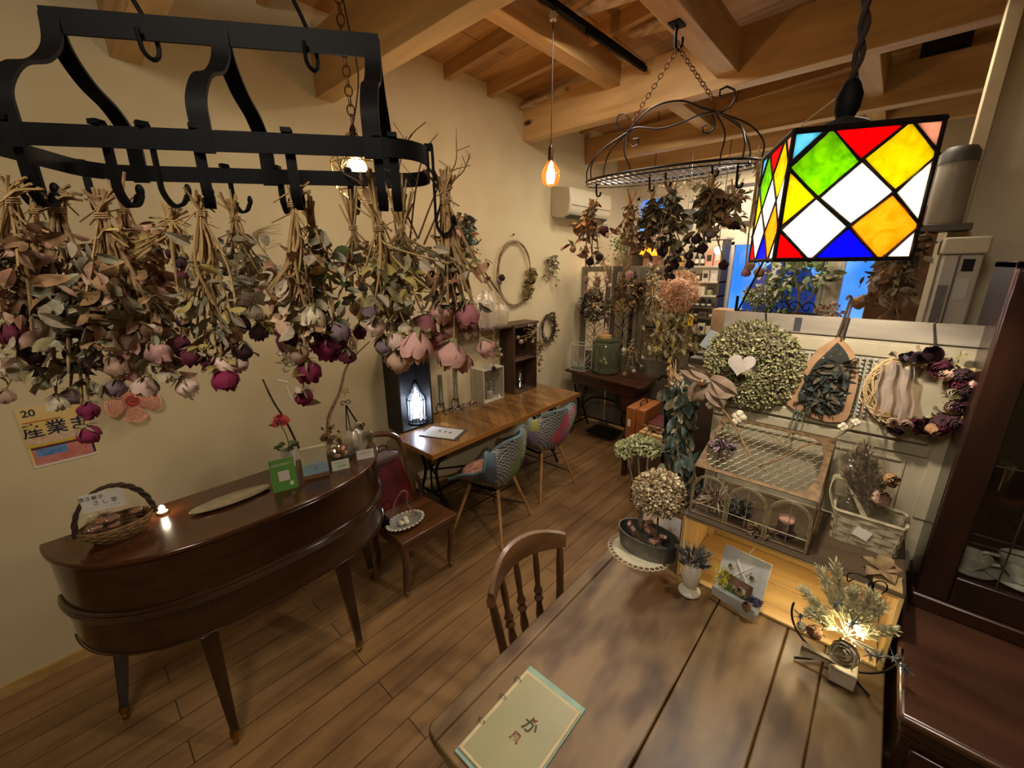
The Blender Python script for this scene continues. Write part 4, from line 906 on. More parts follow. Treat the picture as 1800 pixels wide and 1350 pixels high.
for sc_ in (MB().tube([P2(*q) for q in ((1106, 211), (1103, 203), (1096, 198), (1087, 203), (1084, 215), (1090, 227), (1102, 232))], .0045, 6),
     MB().tube([P2(*q) for q in ((1113, 245), (1122, 243), (1122, 254), (1112, 259), (1104, 250), (1104, 238), (1112, 228))], .0045, 6),
     MB().tube([P2(*q) for q in ((1271, 171), (1265, 168), (1266, 158), (1278, 152), (1291, 158), (1293, 172), (1284, 188), (1270, 197), (1256, 198))], .0055, 6),
     MB().tube([P2(*q) for q in ((1243, 220), (1235, 224), (1236, 234), (1246, 234), (1256, 225), (1256, 212), (1250, 200))], .005, 6)): part('scroll', sc_, M_wire, t)
HKP = az(1190, 42, 3.2)
c = T('rack_hook', 'black iron ceiling hook with rusty chains carrying the oval wire rack', 'hook', tuple(HKP))
part('plate', MB().box(HKP.x - .03, HKP.x + .03, HKP.y - .045, HKP.y + .045, 3.193, 3.2), M_black, c)
part('hook', MB().tube(smoothpath([HKP, HKP + V((0, 0, -.09)), HKP + V((.015, 0, -.12)), HKP + V((.035, 0, -.1)), HKP + V((.035, 0, -.07))], 4), .008, 7), M_black, c)
for K in (P2(1112, 212), P2(1256, 178)):
    m = MB(); chain(m, HKP + V((.018, 0, -.11)), K, .03, .003); part('chain', m, mat('rust_chain', '#6b4a2c', rough=.7, metal=.5), c)
G2 = 'dried bunches under the oval wire rack'
g = lambda px, py, c, r, o=0: (on(px, py, n2, d2 + o), c, r * .78)
def P2o(px, py, o=0): return on(px, py, n2, d2 + o)
for px, py in ((1047, 345), (1140, 335), (1168, 328), (1250, 310), (1292, 330)):
    p = P2(px, py); part('hook', MB().tube(smoothpath([p + V((0, 0, ZQ - p.z)), p + V((.005, 0, .02)), p + V((.012, 0, 0)), p + V((.03, 0, 0)), p + V((.035, 0, .02))], 3), .006, 6), M_black, t)
bunch('brown curled bunch with dark red roses, first under the oval rack', P2(1040, 372), [g(1058, 402, 'crimson', .045), g(1040, 455, 'darkred', .04), g(1052, 448, 'darkred', .035), g(1008, 434, 'tan', .032), g(1028, 440, 'darkred', .028), g(1014, 395, 'brown' if 0 else 'tan', .03), g(1030, 488, 'beige', .035), g(1048, 495, 'beige', .035)], ['brown', 'pale', 'olive', 'rust'], G2, 21, nleaf=80, lz=(.2, 1.1), lsize=(.05, .09), up=.07, spread=.05, stem='#7a5a34', sr=.003)
bunch('thin reddish stemmed bunch with rust leaves and a small pink bloom', P2(1108, 362), [g(1105, 478, 'pink', .04), g(1098, 420, 'tan', .03), g(1115, 440, 'tan', .03)], ['brown', 'rust', 'gold'], G2, 22, nleaf=60, lz=(.3, 1), lsize=(.04, .06), up=.08, spread=.05, stem='#8a4a2a', sr=.003)
bunch('dark leafy bunch with orange bracts under the middle of the oval rack', P2(1148, 352), [g(1140, 425, 'tan', .035), g(1160, 435, 'darkred', .035), g(1135, 445, 'tan', .03)], ['dark', 'olive', 'dark', 'brown'], G2, 23, nleaf=110, lz=(.35, 1), lsize=(.05, .08), up=.08, spread=.08, sr=.003)
bunch('blackish green bunch with small dark roses dangling lowest', P2(1180, 345), [g(1187, 462, 'darkred', .036), g(1174, 470, 'darkred', .03), g(1210, 460, 'darkred', .036), g(1180, 482, 'darkred', .028), g(1195, 435, 'darkred', .03), g(1165, 440, 'darkred', .03), g(1170, 430, 'tan', .03)], ['dark', 'dark', 'greygreen'], G2, 24, nleaf=130, lz=(.3, 1), lsize=(.05, .08), up=.09, spread=.07, sr=.003)
bunch('broad dark bunch of dull roses beside the stained glass lantern', P2(1248, 340), [g(1235, 430, 'darkred', .045), g(1250, 405, 'mauve', .04), g(1225, 415, 'darkred', .04), g(1272, 460, 'darkred', .04), g(1215, 445, 'darkred', .036), g(1240, 395, 'beige', .04)], ['dark', 'olive', 'brown', 'dark'], G2, 25, nleaf=120, lz=(.2, 1), lsize=(.05, .09), up=.1, spread=.09, sr=.003, nbare=10)
bunch('loose brown bunch at the end of the oval rack touching the lantern', P2o(1288, 345, .05), [g(1282, 385, 'tan', .036), g(1292, 392, 'darkred', .034), g(1262, 400, 'beige', .03)], ['brown', 'rust', 'olive'], G2, 26, nleaf=70, lz=(.2, 1), lsize=(.045, .07), up=.1, spread=.07, sr=.003, nbare=10)
bunch('sparse bunch with three round brown poppy like heads under the lantern corner', P2o(1333, 300, -.05), [g(1318, 463, 'tan', .034, -.2), g(1335, 475, 'tan', .034, -.2), g(1310, 475, 'rose', .03, -.2)], ['brown', 'dark'], G2, 27, nleaf=14, lz=(.4, 1), up=.1, spread=.03, sr=.003)
# ================================================================ WALL, DESK, PIANO, CORNER
X_, Y_, Z_ = V((1, 0, 0)), V((0, 1, 0)), V((0, 0, 1))
M_twig = mat('vine_twig', '#5c4328', '#8a6a42', .9, ns=70); M_twigl = mat('vine_pale', '#a58a5c', '#c4aa7a', .85, ns=70); M_twigd = mat('vine_dark', '#2c1f16', '#4a3524', .9, ns=70)
def wreath(label, c, R, r, ea, eb, tw=None, nt_=9, leaves=(), nl=0, a0=0, a1=2 * pi, lsize=(.02, .04), roses=(), seed=1, group=None, name='wreath', cat='wreath', fl=1.0, band=None, sr=.0022):
    """ring of vine in the plane ea, eb with leaves between angles a0 and a1; roses: (angle, colour, size, radial offset)"""
    rd = random.Random(seed); ea, eb, c = V(ea), V(eb), V(c); nn = ea.cross(eb); t = T(name, label, cat, tuple(c), group)
    def P(a, o=0, n=0): return c + ea * ((R + o) * cos(a)) + eb * ((R + o) * sin(a) * fl) + nn * n
    if tw:
        m = MB()
        for k in range(nt_):
            ph = rd.uniform(0, 6); fq = rd.choice((2, 3, 4, 5)); am = r * rd.uniform(.3, .9); z_ = rd.uniform(0, 6)
            m.tube([P(2 * pi * i / 40, am * sin(fq * 2 * pi * i / 40 + ph), am * .6 * cos(fq * 2 * pi * i / 40 + z_)) for i in range(40)], sr * rd.uniform(.7, 1.4), 5, True)
        part('vine_ring', m, tw, t)
    if nl:
        m = MB()
        for k in range(nl):
            a = rd.uniform(a0, a1); b = rd.uniform(0, 2 * pi); q = r * sqrt(rd.random()); p = P(a, q * cos(b), q * sin(b)); d = (P(a, 1) - P(a)) * cos(b) + nn * (abs(sin(b)) * .8 + .2) + V((rd.gauss(0, .5), rd.gauss(0, .5), rd.gauss(0, .5)))
            L = rd.uniform(*lsize); leaf(m, p, d, L, L * .42, rd, mi=rd.randrange(len(leaves)))
        part('leaves', m, [LM[l] for l in leaves], t)
    for i, (a, col, s_, o) in enumerate(roses):
        a = radians(a); d = nn + (P(a, 1) - P(a)) * rd.uniform(-.5, .6) + V((rd.gauss(0, .25), rd.gauss(0, .25), rd.gauss(0, .25)))
        place('flower_head', rose(col, i % 3), t, frame(P(a, o, r * (.95 if col in ('tan', 'beige', 'cream', 'pink') else .25)), d, V((.1, rd.random(), rd.random()))) @ Matrix.Scale(s_, 4))
    return t
# --- poster
p0, p1 = V((-2.857, -.214, 1.095)), V((-2.857, .006, 1.39)); W_, H_ = p1.y - p0.y, p1.z - p0.z
t = T('poster', 'yellow event poster with 20 and large ink characters taped to the wall', 'poster', (-2.857, -.1, 1.095))
part('paper', MB().box(-2.859, -2.8575, p0.y, p1.y, p0.z, p1.z), mat('poster_paper', '#d9bd74', '#e2cc92', .6, ns=6), t)
def pr(y0, y1, z0, z1, mm, name='print_block', k=1): part(name, MB().box(-2.8575, -2.8568 + .0003 * k, p0.y + W_ * y0, p0.y + W_ * y1, p0.z + H_ * z0, p0.z + H_ * z1), mm, t)
pr(0, 1, .0, .04, mat('p_white', '#d8d0c4')); pr(.04, .97, .04, .30, mat('p_pink', '#b8655c', '#c9877a', .6, ns=40)); pr(.1, .55, .17, .30, mat('p_blue', '#3f6fae', '#6a95c4', .6, ns=40), k=2)
pr(.04, .97, .30, .34, mat('p_maroon', '#5c2430')); pr(.0, 1, .34, .38, mat('p_yel', '#c9b02c')); pr(.02, .98, .38, .50, mat('p_cream', '#d6c2a2', '#c49a80', .6, ns=60)); pr(.05, .6, .745, .765, mat('p_org', '#b8682c'))
pr(.93, .97, .06, .30, mat('p_navy', '#1b2238'), k=2)
M_ink = mat('ink_navy', '#14123c', rough=.6); M_inkm = mat('ink_soft', '#4b2f3a', rough=.6)
text('20', t, (-2.8562, p0.y + W_ * .17, p0.z + H_ * .90), Y_, Z_, .045, M_ink, bold=.0006)
text('産業ま', t, (-2.855, p0.y + W_ * .50, p0.z + H_ * .60), Y_, Z_, .074, M_ink, bold=.0007)
# --- wreaths and bunches on the plaster wall
wreath('large thin vine hoop with yellow grass and dark bird like tuft, hung from a nail', ax(905, 482, -2.83), .245, .018, Y_, Z_, M_twig, 7, ['gold', 'olive'], 90, -.9, .15, (.04, .08), [(-15, 'darkred', .03, 0), (185, 'darkred', .035, 0), (192, 'mauve', .025, .02)], 3, fl=1.28)
solo('nail', MB().tube([ax(903, 412, -2.86), ax(903, 412, -2.83)], .005, 6).sph(ax(903, 412, -2.83), .009, 8, 6), M_black, 'small dark nail above the large vine hoop', 'nail')
wreath('small dark oval vine wreath hanging by a cord above the desk end', ax(964, 577, -2.83), .115, .028, Y_, Z_, M_twigd, 14, ['brown', 'dark'], 60, -2, 1.5, (.03, .05), [], 4, fl=1.25)
bunch('small tangled green dried sprig pinned to the wall between hoop and iron screen', ax(972, 455, -2.80), [(ax(978, 500, -2.8), 'beige', .018), (ax(960, 490, -2.8), 'cream', .016)], ['greygreen', 'green', 'pale'], None, 31, nleaf=70, lz=(.0, .9), lsize=(.04, .07), spread=.07, up=.02, name='dried_sprig', nbare=9, twine=False)
bunch('brown cone and wiry grass swag hanging on the wall beside the rack end', ax(818, 388, -2.72), [(ax(818, 425, -2.72), 'darkred', .05), (ax(832, 470, -2.72), 'tan', .03), (ax(808, 410, -2.72), 'beige', .05), (ax(845, 490, -2.72), 'beige', .02)], ['brown', 'pale', 'bluegreen', 'dark'], None, 32, nleaf=190, lz=(.1, 1.0), lsize=(.05, .10), spread=.045, up=.03, name='dried_swag', nbare=16, twine=False, depth=.05)
c = ax(905, 345, -2.84)
# slim feather grass leaning on the wall above the piano
m = MB(); pa = smoothpath([ax(500, 500, -2.84), ax(478, 460, -2.84), ax(455, 430, -2.84), ax(452, 418, -2.84)], 5); m.tube(pa, .002, 4)
rd = random.Random(8)
for k in range(16): q = pa[rd.randint(7, len(pa) - 1)]; m.tube(smoothpath([q, q + V((0, rd.uniform(-.03, .06), rd.uniform(.02, .06))), q + V((0, rd.uniform(.03, .16), rd.uniform(.02, .09)))], 3), .0009, 4)
solo('feather_grass', m, M_twig, 'fine feathery dried grass against the wall between two rose bunches', 'dried grass')

# --- things on the desk
DZ = .733
M_dk = wood('crate_black', '#15130f', '#2e2a28', 2, 1, .5, 10, 7, .1); M_br = wood('crate_brown', '#35251a', '#604632', 2, 1, .5, 10, 7, .1); M_wh = wood('box_white', '#a89f8a', '#c8c0aa', 2, 1, .6, 10, 7, .05)
def obox(name, label, cat, x0, x1, y0, y1, z0, z1, m_, th=.016, shelves=(), group=None):
    """open fronted box facing +X"""
    t = T(name, label, cat, ((x0 + x1) / 2, (y0 + y1) / 2, z0), group)
    for n_, b in (('side_panel', (x0, x1, y0, y0 + th, z0, z1)), ('side_panel', (x0, x1, y1 - th, y1, z0, z1)), ('bottom_board', (x0, x1, y0 + th, y1 - th, z0, z0 + th)), ('top_board', (x0, x1, y0 + th, y1 - th, z1 - th, z1)), ('back_panel', (x0, x0 + .008, y0 + th, y1 - th, z0 + th, z1 - th))):
        part(n_, MB().box(*b), m_, t, bevel=.002)
    for z in shelves: part('shelf', MB().box(x0 + .008, x1, y0 + th, y1 - th, z, z + th), m_, t, bevel=.002)
    return t
obox('wooden_crate', 'tall black wooden crate standing on the desk with a lit lantern inside', 'crate', -2.855, -2.66, 1.64, 1.95, DZ, 1.425, M_dk)
obox('wooden_box', 'small white open box on the desk with a potted plant in it', 'box', -2.855, -2.68, 2.56, 2.84, DZ, 1.06, M_wh, .012)
obox('shelf_crate', 'dark brown crate shelf with two compartments at the desk end', 'shelf', -2.855, -2.66, 2.97, 3.33, DZ, 1.425, M_br, .016, (1.07,))
solo('shelf_board', MB().box(-2.856, -2.66, 1.78, 3.36, 1.425, 1.447), M_br, 'rough brown board lying across the two crates on the desk', 'board', bevel=.003)
# lantern
M_cg0 = thin('lantern_glass', '#f4f8ff', .2, rough=.1, dens=.12)
lx, ly = -2.735, 1.845
t = T('bottle_lantern', 'glowing cold white wire wrapped bottle lantern inside the black crate', 'lantern', (lx, ly, DZ + .016)); z = DZ + .016
part('bottle', MB().lathe([(.045, .012), (.055, .03), (.055, .19), (.03, .235), (.015, .30)], (lx, ly, z), 16), M_cg0, t)
m = MB()
for k in range(16):
    a = k * pi / 8; m.tube([(lx + .058 * cos(a), ly + .058 * sin(a), z + .01), (lx + .060 * cos(a + .2), ly + .060 * sin(a + .2), z + .19), (lx + .032 * cos(a + .5), ly + .032 * sin(a + .5), z + .24), (lx + .008 * cos(a), ly + .008 * sin(a), z + .33)], .0024, 4)
for h in (.03, .19, .245): rr_ = .06 if h < .2 else .034; m.tube([(lx + rr_ * cos(i * pi / 8), ly + rr_ * sin(i * pi / 8), z + h) for i in range(16)], .003 if h == .19 else .0016, 5, True)
part('wire_cage', m, M_black, t); part('base', MB().lathe([(.062, 0), (.062, .012)], (lx, ly, z), 16), M_black, t)
part('light_string', MB().tube([(lx + .03 * cos(i * 1.3), ly + .03 * sin(i * 1.3), z + .03 + .15 * i / 30) for i in range(31)], .0035, 5), emit('led_cool', '#dfe8ff', 18), t)
for _o in t.children: _o.matrix_local = Matrix.Diagonal((1.3, 1.3, 1.12, 1))
light('lantern_light', 'POINT', (lx + .01, ly, z + .14), 2.6, COOL, .03)
# menu folder on the desk
mc = V((-2.42, 1.86, DZ)); t = T('menu_folder', 'pale menu booklet on the desk beside the black crate', 'menu', tuple(mc), None, radians(24))
part('cover', MB().box(-.16, .16, -.105, .105, 0, .006), mat('folder_dark', '#4a4a48', rough=.5), t, world=False)
part('page', MB().box(-.15, .135, -.10, .09, .006, .009), mat('page_pale', '#b9b8b0', '#c9c7bd', .5, ns=8), t, world=False)
for q, s_ in (((-.04, .02), .03), ((.01, .015), .03), ((.055, .01), .03)): part('print', MB().sph((q[0], q[1], .0095), (.011, .014, .0006), 8, 4), mat('print_grey', '#4c4c4a'), t, world=False)
# candle holders, string of beads, jar
M_cg = thin('clear_glass', '#eef2f0', .25, rough=.03)
for i, (y, h) in enumerate(((2.13, .36), (2.3, .40))):
    t = T('candle_holder', ('tall glass candle tube with black iron scroll foot beside the black crate', 'tall glass candle tube with black iron scroll foot nearer the white box')[i], 'candle holder', (-2.78, y, DZ))
    part('glass_tube', MB().lathe([(.022, .06), (.024, .08), (.024, h), (.022, h), (.021, .08)], (-2.78, y, DZ), 14), M_cg, t)
    part('candle', MB().lathe([(.009, .06), (.009, h * .7)], (-2.78, y, DZ), 10), mat('candle_wax', '#cfc3a6', rough=.5), t)
    m = MB()
    for a in (0, 2.1, 4.2): d = V((cos(a), sin(a), 0)); m.tube(smoothpath([V((-2.78, y, DZ + .1)) + d * .028, V((-2.78, y, DZ + .05)) + d * .045, V((-2.78, y, DZ + .02)) + d * .03, V((-2.78, y, DZ + .006)) + d * .06, V((-2.78, y, DZ + .015)) + d * .072], 4), .004, 5)
    m.tube([(-2.78 + .027 * cos(a * pi / 6), y + .027 * sin(a * pi / 6), DZ + .1) for a in range(12)], .003, 5, True); part('iron_foot', m, M_black, t)
m = MB(); mb_ = MB(); rd = random.Random(3); pa = [V((-2.74 + .07 * cos(i * .9) * rd.uniform(.4, 1), 2.33 + .0022 * i * 1.6 - .12 + rd.uniform(-.05, .05), DZ + .008 + rd.uniform(0, .03))) for i in range(90)]
m.tube(smoothpath(pa, 2), .0012, 4)
for p in pa: mb_.sph(p, .006, 6, 4)
t = T('string_lights', 'tangle of silvery bead string lights on the desk below the candle tubes', 'string lights', (-2.74, 2.33, DZ)); part('wire', m, M_wire, t); o = part('beads', mb_, mat('bead_silver', '#d8cfc0', rough=.15, metal=.9), t); o['kind'] = 'stuff'
t = T('glass_jar', 'grey lidded pot with a leafy sprig inside the white box', 'pot', (-2.76, 2.7, DZ + .012))
part('pot', MB().lathe([(.03, 0), (.042, .02), (.042, .07), (.036, .08)], (-2.76, 2.7, DZ + .012), 14), mat('stone_pot', '#8a867a', '#9c988c', .8, ns=30), t)
m = MB(); rd = random.Random(4)
for k in range(22): leaf(m, V((-2.76, 2.7, DZ + .09)) + V((0, rd.gauss(0, .01), rd.uniform(0, .12))), (rd.gauss(0, .8), rd.gauss(0, .8), rd.uniform(.2, 1)), .05, .018, rd)
part('leaves', m, LM['greygreen'], t)
solo('price_tag', MB().box(-2.70, -2.698, 2.775, 2.80, DZ + .012, DZ + .04), mat('tag_white', '#dedad0', rough=.7), 'tiny white tag at the front of the white box', 'tag')
solo('glass_ornament', MB().lathe([(.03, 0), (.045, .02), (.02, .08), (.035, .1), (.03, .14), (.008, .17)], (-2.74, 3.15, DZ + .016), 14), M_cg, 'clear crystal ornament in the lower compartment of the brown crate shelf', 'ornament')
bunch('small yellow tied sprig in the upper compartment of the brown crate shelf', (-2.655, 3.27, 1.34), [((-2.66, 3.27, 1.25), 'cream', .02), ((-2.70, 3.15, 1.26), 'beige', .03), ((-2.70, 3.1, 1.3), 'beige', .024)], ['gold', 'pale'], None, 35, nleaf=26, name='dried_sprig', lsize=(.03, .05), spread=.02, nbare=5)
bunch('long brown dried swag hanging from the brown crate shelf over the desk end', (-2.64, 3.34, 1.2), [((-2.64, 3.35, 1.0), 'tan', .022), ((-2.64, 3.34, .93), 'tan', .018)], ['brown', 'olive'], None, 36, nleaf=60, name='dried_swag', lsize=(.03, .05), spread=.02, nbare=5, lz=(.1, 1))
p = ax(868, 600, -2.62); bunch('dark curled sprig hanging on a wire hook before the crate shelf', p, [(ax(868, 645, -2.6), 'darkred', .026), (ax(872, 630, -2.6), 'beige', .022), (ax(880, 622, -2.6), 'beige', .018)], ['dark', 'brown', 'pale'], None, 37, nleaf=36, name='dried_sprig', lsize=(.03, .05), spread=.02, nbare=5, lz=(.3, 1))
part('wire_hook', MB().tube([p, p + V((0, 0, .05)), p + V((0, .012, .07)), p + V((0, .01, .1)), p + V((-.03, 0, .115))], .003, 5), mat('pale_wire', '#c9c3b2', rough=.3, metal=.8), bpy.data.objects['dried_sprig.002'])
# clear film bags on the board
M_film = thin('cellophane', '#fbfaf6', .13, rough=.06, crinkle=26, dens=.015)
M_film2 = thin('cellophane_milky', '#f2ead8', .28, rough=.15, crinkle=30, dens=.30)
def film_bag(name, label, c, rx, ry, h, group=None, m_=None, cat='bag', rz=0, seed=1):
    rd = random.Random(seed); c = V(c); m = MB(); ph = [rd.uniform(0, 6) for _ in range(4)]
    def fn(u, v):
        a = 2 * pi * u; s_ = (1 + .10 * sin(5 * a + ph[0] + 3 * v) + .07 * sin(9 * a + ph[1])) * (.92 + .12 * sin(pi * v)) * (1 if v < .75 else 1 - (v - .75) * 1.7)
        return c + V((rx * s_ * cos(a) * cos(rz) - ry * s_ * sin(a) * sin(rz), rx * s_ * cos(a) * sin(rz) + ry * s_ * sin(a) * cos(rz), h * v * (1 + .05 * sin(4 * a + ph[2]))))
    m.grid(fn, 36, 14)
    return solo(name, m, m_ or M_film, label, cat, group)
film_bag('film_bag', 'clear cellophane bag on the crate board nearer the piano', (-2.76, 2.50, 1.449), .07, .10, .28, 'cellophane bags on the crate board', M_film2, seed=2)
film_bag('film_bag', 'clear cellophane bag standing in the middle of the crate board', (-2.76, 2.68, 1.449), .07, .10, .32, 'cellophane bags on the crate board', M_film2, seed=3)
film_bag('film_bag', 'low crumpled cellophane bag on the crate board next to the vine hoop', (-2.76, 2.87, 1.449), .07, .09, .20, 'cellophane bags on the crate board', M_film2, seed=4)
for i, y in enumerate((2.5, 2.68)):
    m = MB(); m.tube([(-2.76, y + .055 * cos(a), 1.58 + .10 * sin(a)) for a in [k * pi / 10 for k in range(20)]], .008, 6, True)
    solo('wire_ring', m, mat('ring_white', '#cfc8b8', rough=.3), ('white hoop inside the bag nearer the piano', 'white hoop inside the bag in the middle of the board')[i], 'hoop', 'hoops in the bags')
# --- red backpack and tray on the side chair
M_red = mat('red_leather', '#3c0a0e', '#64161c', .4, ns=10, bmp=.2, coat=.2); M_lea = mat('brown_leather', '#2c1812', '#4a2c20', .45, ns=12, bmp=.2)
t = T('backpack', 'dark red backpack with brown leather top leaning in the side chair', 'backpack', (-2.33, 1.3, .42))
def bp(u, v):
    a = 2 * pi * u; w = .155 * (1 - .28 * v * v); d = .075 * (1 - .45 * v); s_ = sin(min(v * 1.1 + .15, 1) * pi / 2) if v < .9 else 1
    ca, sa = cos(a), sin(a); ca = abs(ca) ** .6 * (1 if ca > 0 else -1); sa = abs(sa) ** .6 * (1 if sa > 0 else -1); top = 1 - max(v - .85, 0) / .15 * .95
    return (-2.33 + d * ca * top - .09 * v, 1.30 + w * sa * top, .423 + .37 * v)
part('bag_body', MB().grid(bp, 28, 14), M_red, t)
part('flap', MB().grid(lambda u, v: (lambda q: (q[0] + .012, q[1], q[2] + .008))(bp(.5 + (u - .5) * .96 + .5, .72 + .28 * v) if 0 else bp(u, .78 + .22 * v)), 28, 6), M_lea, t)
part('strap', MB().strap(smoothpath([(-2.24, 1.40, .72), (-2.19, 1.44, .6), (-2.2, 1.46, .48), (-2.25, 1.44, .43)], 5), .03, .004, Y_), M_lea, t)
part('handle', MB().tube(smoothpath([(-2.40, 1.26, .79), (-2.38, 1.28, .83), (-2.38, 1.33, .83), (-2.40, 1.35, .79)], 4), .006, 6), M_lea, t)
t = T('basket_tray', 'shell edged tray basket with looped handle and pale eggs on the side chair', 'basket', (-2.03, 1.22, .42))
part('tray', MB().lathe([(0.0, 0), (.07, 0), (.10, .02), (.112, .03), (.108, .034), (.07, .008), (0, .006)], (-2.03, 1.22, .421), 28, sx=.75, sy=1.1), mat('tray_grey', '#6b6a62', '#8c8a80', .5, ns=60), t)
m = MB()
for k in range(26): a = k / 26 * 2 * pi; m.sph((-2.03 + .083 * cos(a), 1.22 + .122 * sin(a), .452), (.010, .012, .005), 8, 5)
part('scalloped_rim', m, mat('shell_white', '#c9c4b4', '#a8a290', .6, ns=80), t)
for q in ((-2.02, 1.22), (-2.055, 1.235), (-2.035, 1.19)): part('egg', MB().sph((q[0], q[1], .442), (.022, .018, .016), 12, 8), mat('egg_cream', '#d0c8b0', rough=.6), t)
part('handle', MB().tube(smoothpath([(-2.10, 1.14, .44), (-2.1, 1.2, .56), (-2.09, 1.25, .62), (-2.08, 1.28, .6), (-2.07, 1.27, .52), (-2.04, 1.32, .44)], 5), .005, 6), mat('handle_rose', '#7d5a50', rough=.5), t)
solo('boxed_tissue', MB().box(-2.12, -2.06, 1.1, 1.13, .421, .5), M_black, 'small black pouch standing on the side chair beside the tray', 'pouch', bevel=.006)

# --- things on the piano
PZ = .984
def basket(name, label, cat, c, rx, ry, h, m_, rows=6, n=20, fill=None):
    t = T(name, label, cat, tuple(c)); m = MB(); c = V(c)
    for k in range(rows):
        q = k / (rows - 1); s_ = .68 + .34 * sin(q * 1.6)
        for ph in (0, 1):
            m.tube([c + V((rx * s_ * cos(a) * (1 + .025 * sin(10 * a + k * pi + ph * pi)), ry * s_ * sin(a) * (1 + .025 * sin(10 * a + k * pi + ph * pi)), .006 + h * q + .004 * ph)) for a in [i * 2 * pi / 40 for i in range(40)]], .0042, 5, True)
    for i in range(n): a = i * 2 * pi / n; m.tube([c + V((rx * s_ * cos(a), ry * s_ * sin(a), .006 + h * q)) for q, s_ in ((0, .66), (.5, .9), (1, 1.02))], .0028, 4)
    m.lathe([(0, 0), (1, 0), (1, .006), (0, .006)], c, 24, sx=rx * .68, sy=ry * .68)
    part('wicker_body', m, m_, t); return t
bc = V((-2.10, -.005, PZ)); t = basket('wicker_basket', 'small twisted wicker basket of wrapped sweets with a white card at the piano end', 'basket', bc, .075, .105, .055, M_twig)
m = MB(); pa = [bc + V((0, -.115 * cos(a), .05 + .165 * sin(a))) for a in [i * pi / 30 for i in range(31)]]
for ph in (0, 2.1, 4.2): m.tube([p + V((.006 * cos(i * .8 + ph), .006 * sin(i * .8 + ph), .004 * sin(i * .8 + ph))) for i, p in enumerate(pa)], .005, 6)
part('handle', m, M_twigd, t)
rd = random.Random(9)
for k in range(13):
    p = bc + V((rd.uniform(-.04, .04), rd.uniform(-.07, .07), .055 + rd.uniform(0, .045)))
    tt = T('wrapped_sweet', 'brown biscuit in clear twisted film heaped in the wicker basket', 'sweet', tuple(p), 'wrapped sweets in the wicker basket')
    part('biscuit', MB().sph(p, (.018, .020, .012), 9, 6), mat('biscuit', '#6e3f22', '#9a6238', .7, ns=50), tt); part('film_wrapper', MB().sph(p, (.022, .026, .016), 9, 6).grid(lambda u, v: p + V((.012 * cos(7 * u) * (1 + v), .03 * u - .015, .015 + .03 * v)), 6, 3), M_film, tt)
M_card = mat('card_white', '#d8d4cc', '#cfcac2', .7, ns=5)
M_txt = mat('ink_pen', '#2b2b30', rough=.6)
def card(name, label, c, w, h, yawd, tilt, m_=None, cat='card', lines=()):
    """upright card whose front faces the room; c is the centre of its lower edge"""
    a = radians(yawd); n = V((cos(a), sin(a), 0)); e = V((-n.y, n.x, 0)); up = (Z_ * cos(radians(tilt)) - n * sin(radians(tilt))); c = V(c)
    q = [c - e * w / 2, c + e * w / 2, c + e * w / 2 + up * h, c - e * w / 2 + up * h]; nn = e.cross(up)
    t = T(name, label, cat, tuple(c)); part('sheet', MB().slab(q, nn * .0015), m_ or M_card, t)
    for s_, px, py, sz in lines: text(s_, t, c + e * (px * w) + up * (py * h) + nn * .0022, e, up, sz, M_txt)
    return t, c, e, up, nn
c5 = bc + V((.045, -.02, .145))
card('price_card', 'white handwritten card standing over the sweets in the wicker basket', c5, .12, .07, -18, 5, lines=(('焼き菓子', -.25, .75, .018), ('さ し 茶', .05, .45, .02), ('・・・・', .2, .18, .012)))
t = T('tea_light', 'small glowing white candle light on the piano beside the wicker basket', 'light', (-2.16, .135, PZ))
part('cup', MB().lathe([(.016, 0), (.019, .012), (.017, .012), (.014, .003), (0, .003)], (-2.16, .135, PZ), 14), mat('tea_cup', '#c9b48a', rough=.4), t)
part('flame', MB().sph((-2.16, .135, PZ + .026), (.011, .011, .015), 12, 8), emit('flame', '#ffe6b0', 30), t)
light('tea_light_glow', 'POINT', (-2.155, .135, PZ + .05), .35, (1, .82, .55), .01)
t = T('oval_tray', 'long oval hammered metal tray lying on the piano', 'tray', (-2.05, .365, PZ))
part('dish', MB().lathe([(0, .002), (.75, .002), (.93, .008), (1.0, .012), (.99, .015), (.75, .005), (0, .005)], (-2.05, .365, PZ), 40, sx=.052, sy=.158), mat('pewter', '#b0aa94', '#c8c2ac', .28, .7, ns=30), t)
# green tent card
t = T('tent_card', 'green tent card with white lettering on the piano', 'card', (-2.02, .57, PZ)); a = radians(-14); n = V((cos(a), sin(a), 0)); e = V((-n.y, n.x, 0)); c = V((-1.965, .565, PZ)); w, hh = .105, .15; up = (Z_ * cos(radians(17)) - n * sin(radians(17)))
q = [c - e * w / 2, c + e * w / 2, c + e * w / 2 + up * hh, c - e * w / 2 + up * hh]; nn = e.cross(up); M_gr = mat('card_green', '#5c9a40', '#6aaa4c', .5, ns=4)
part('front_panel', MB().slab(q, nn * .0015), M_gr, t)
bk = c - n * .09; up2 = (q[2] - (bk + e * w / 2)); part('back_panel', MB().slab([bk - e * w / 2, bk + e * w / 2, q[2], q[3]], -n * .0012), mat('card_cream', '#cfc8a8', rough=.6), t)
part('side_panel', MB().slab([c - e * w / 2, bk - e * w / 2, q[3]], e * .001).slab([c + e * w / 2, bk + e * w / 2, q[2]], -e * .001), mat('card_cream', '#cfc8a8', rough=.6), t)
M_wt = mat('white_ink', '#e8e8e0', rough=.6)
text('加盟店募集中ー', t, c + up * hh * .82 + nn * .002, e, up, .013, M_wt)
part('blank_square', MB().slab([c + e * x + up * y for x, y in ((-.022, .045), (.024, .045), (.024, .092), (-.022, .092))], nn * .0022), mat('tag_white', '#dedad0'), t)
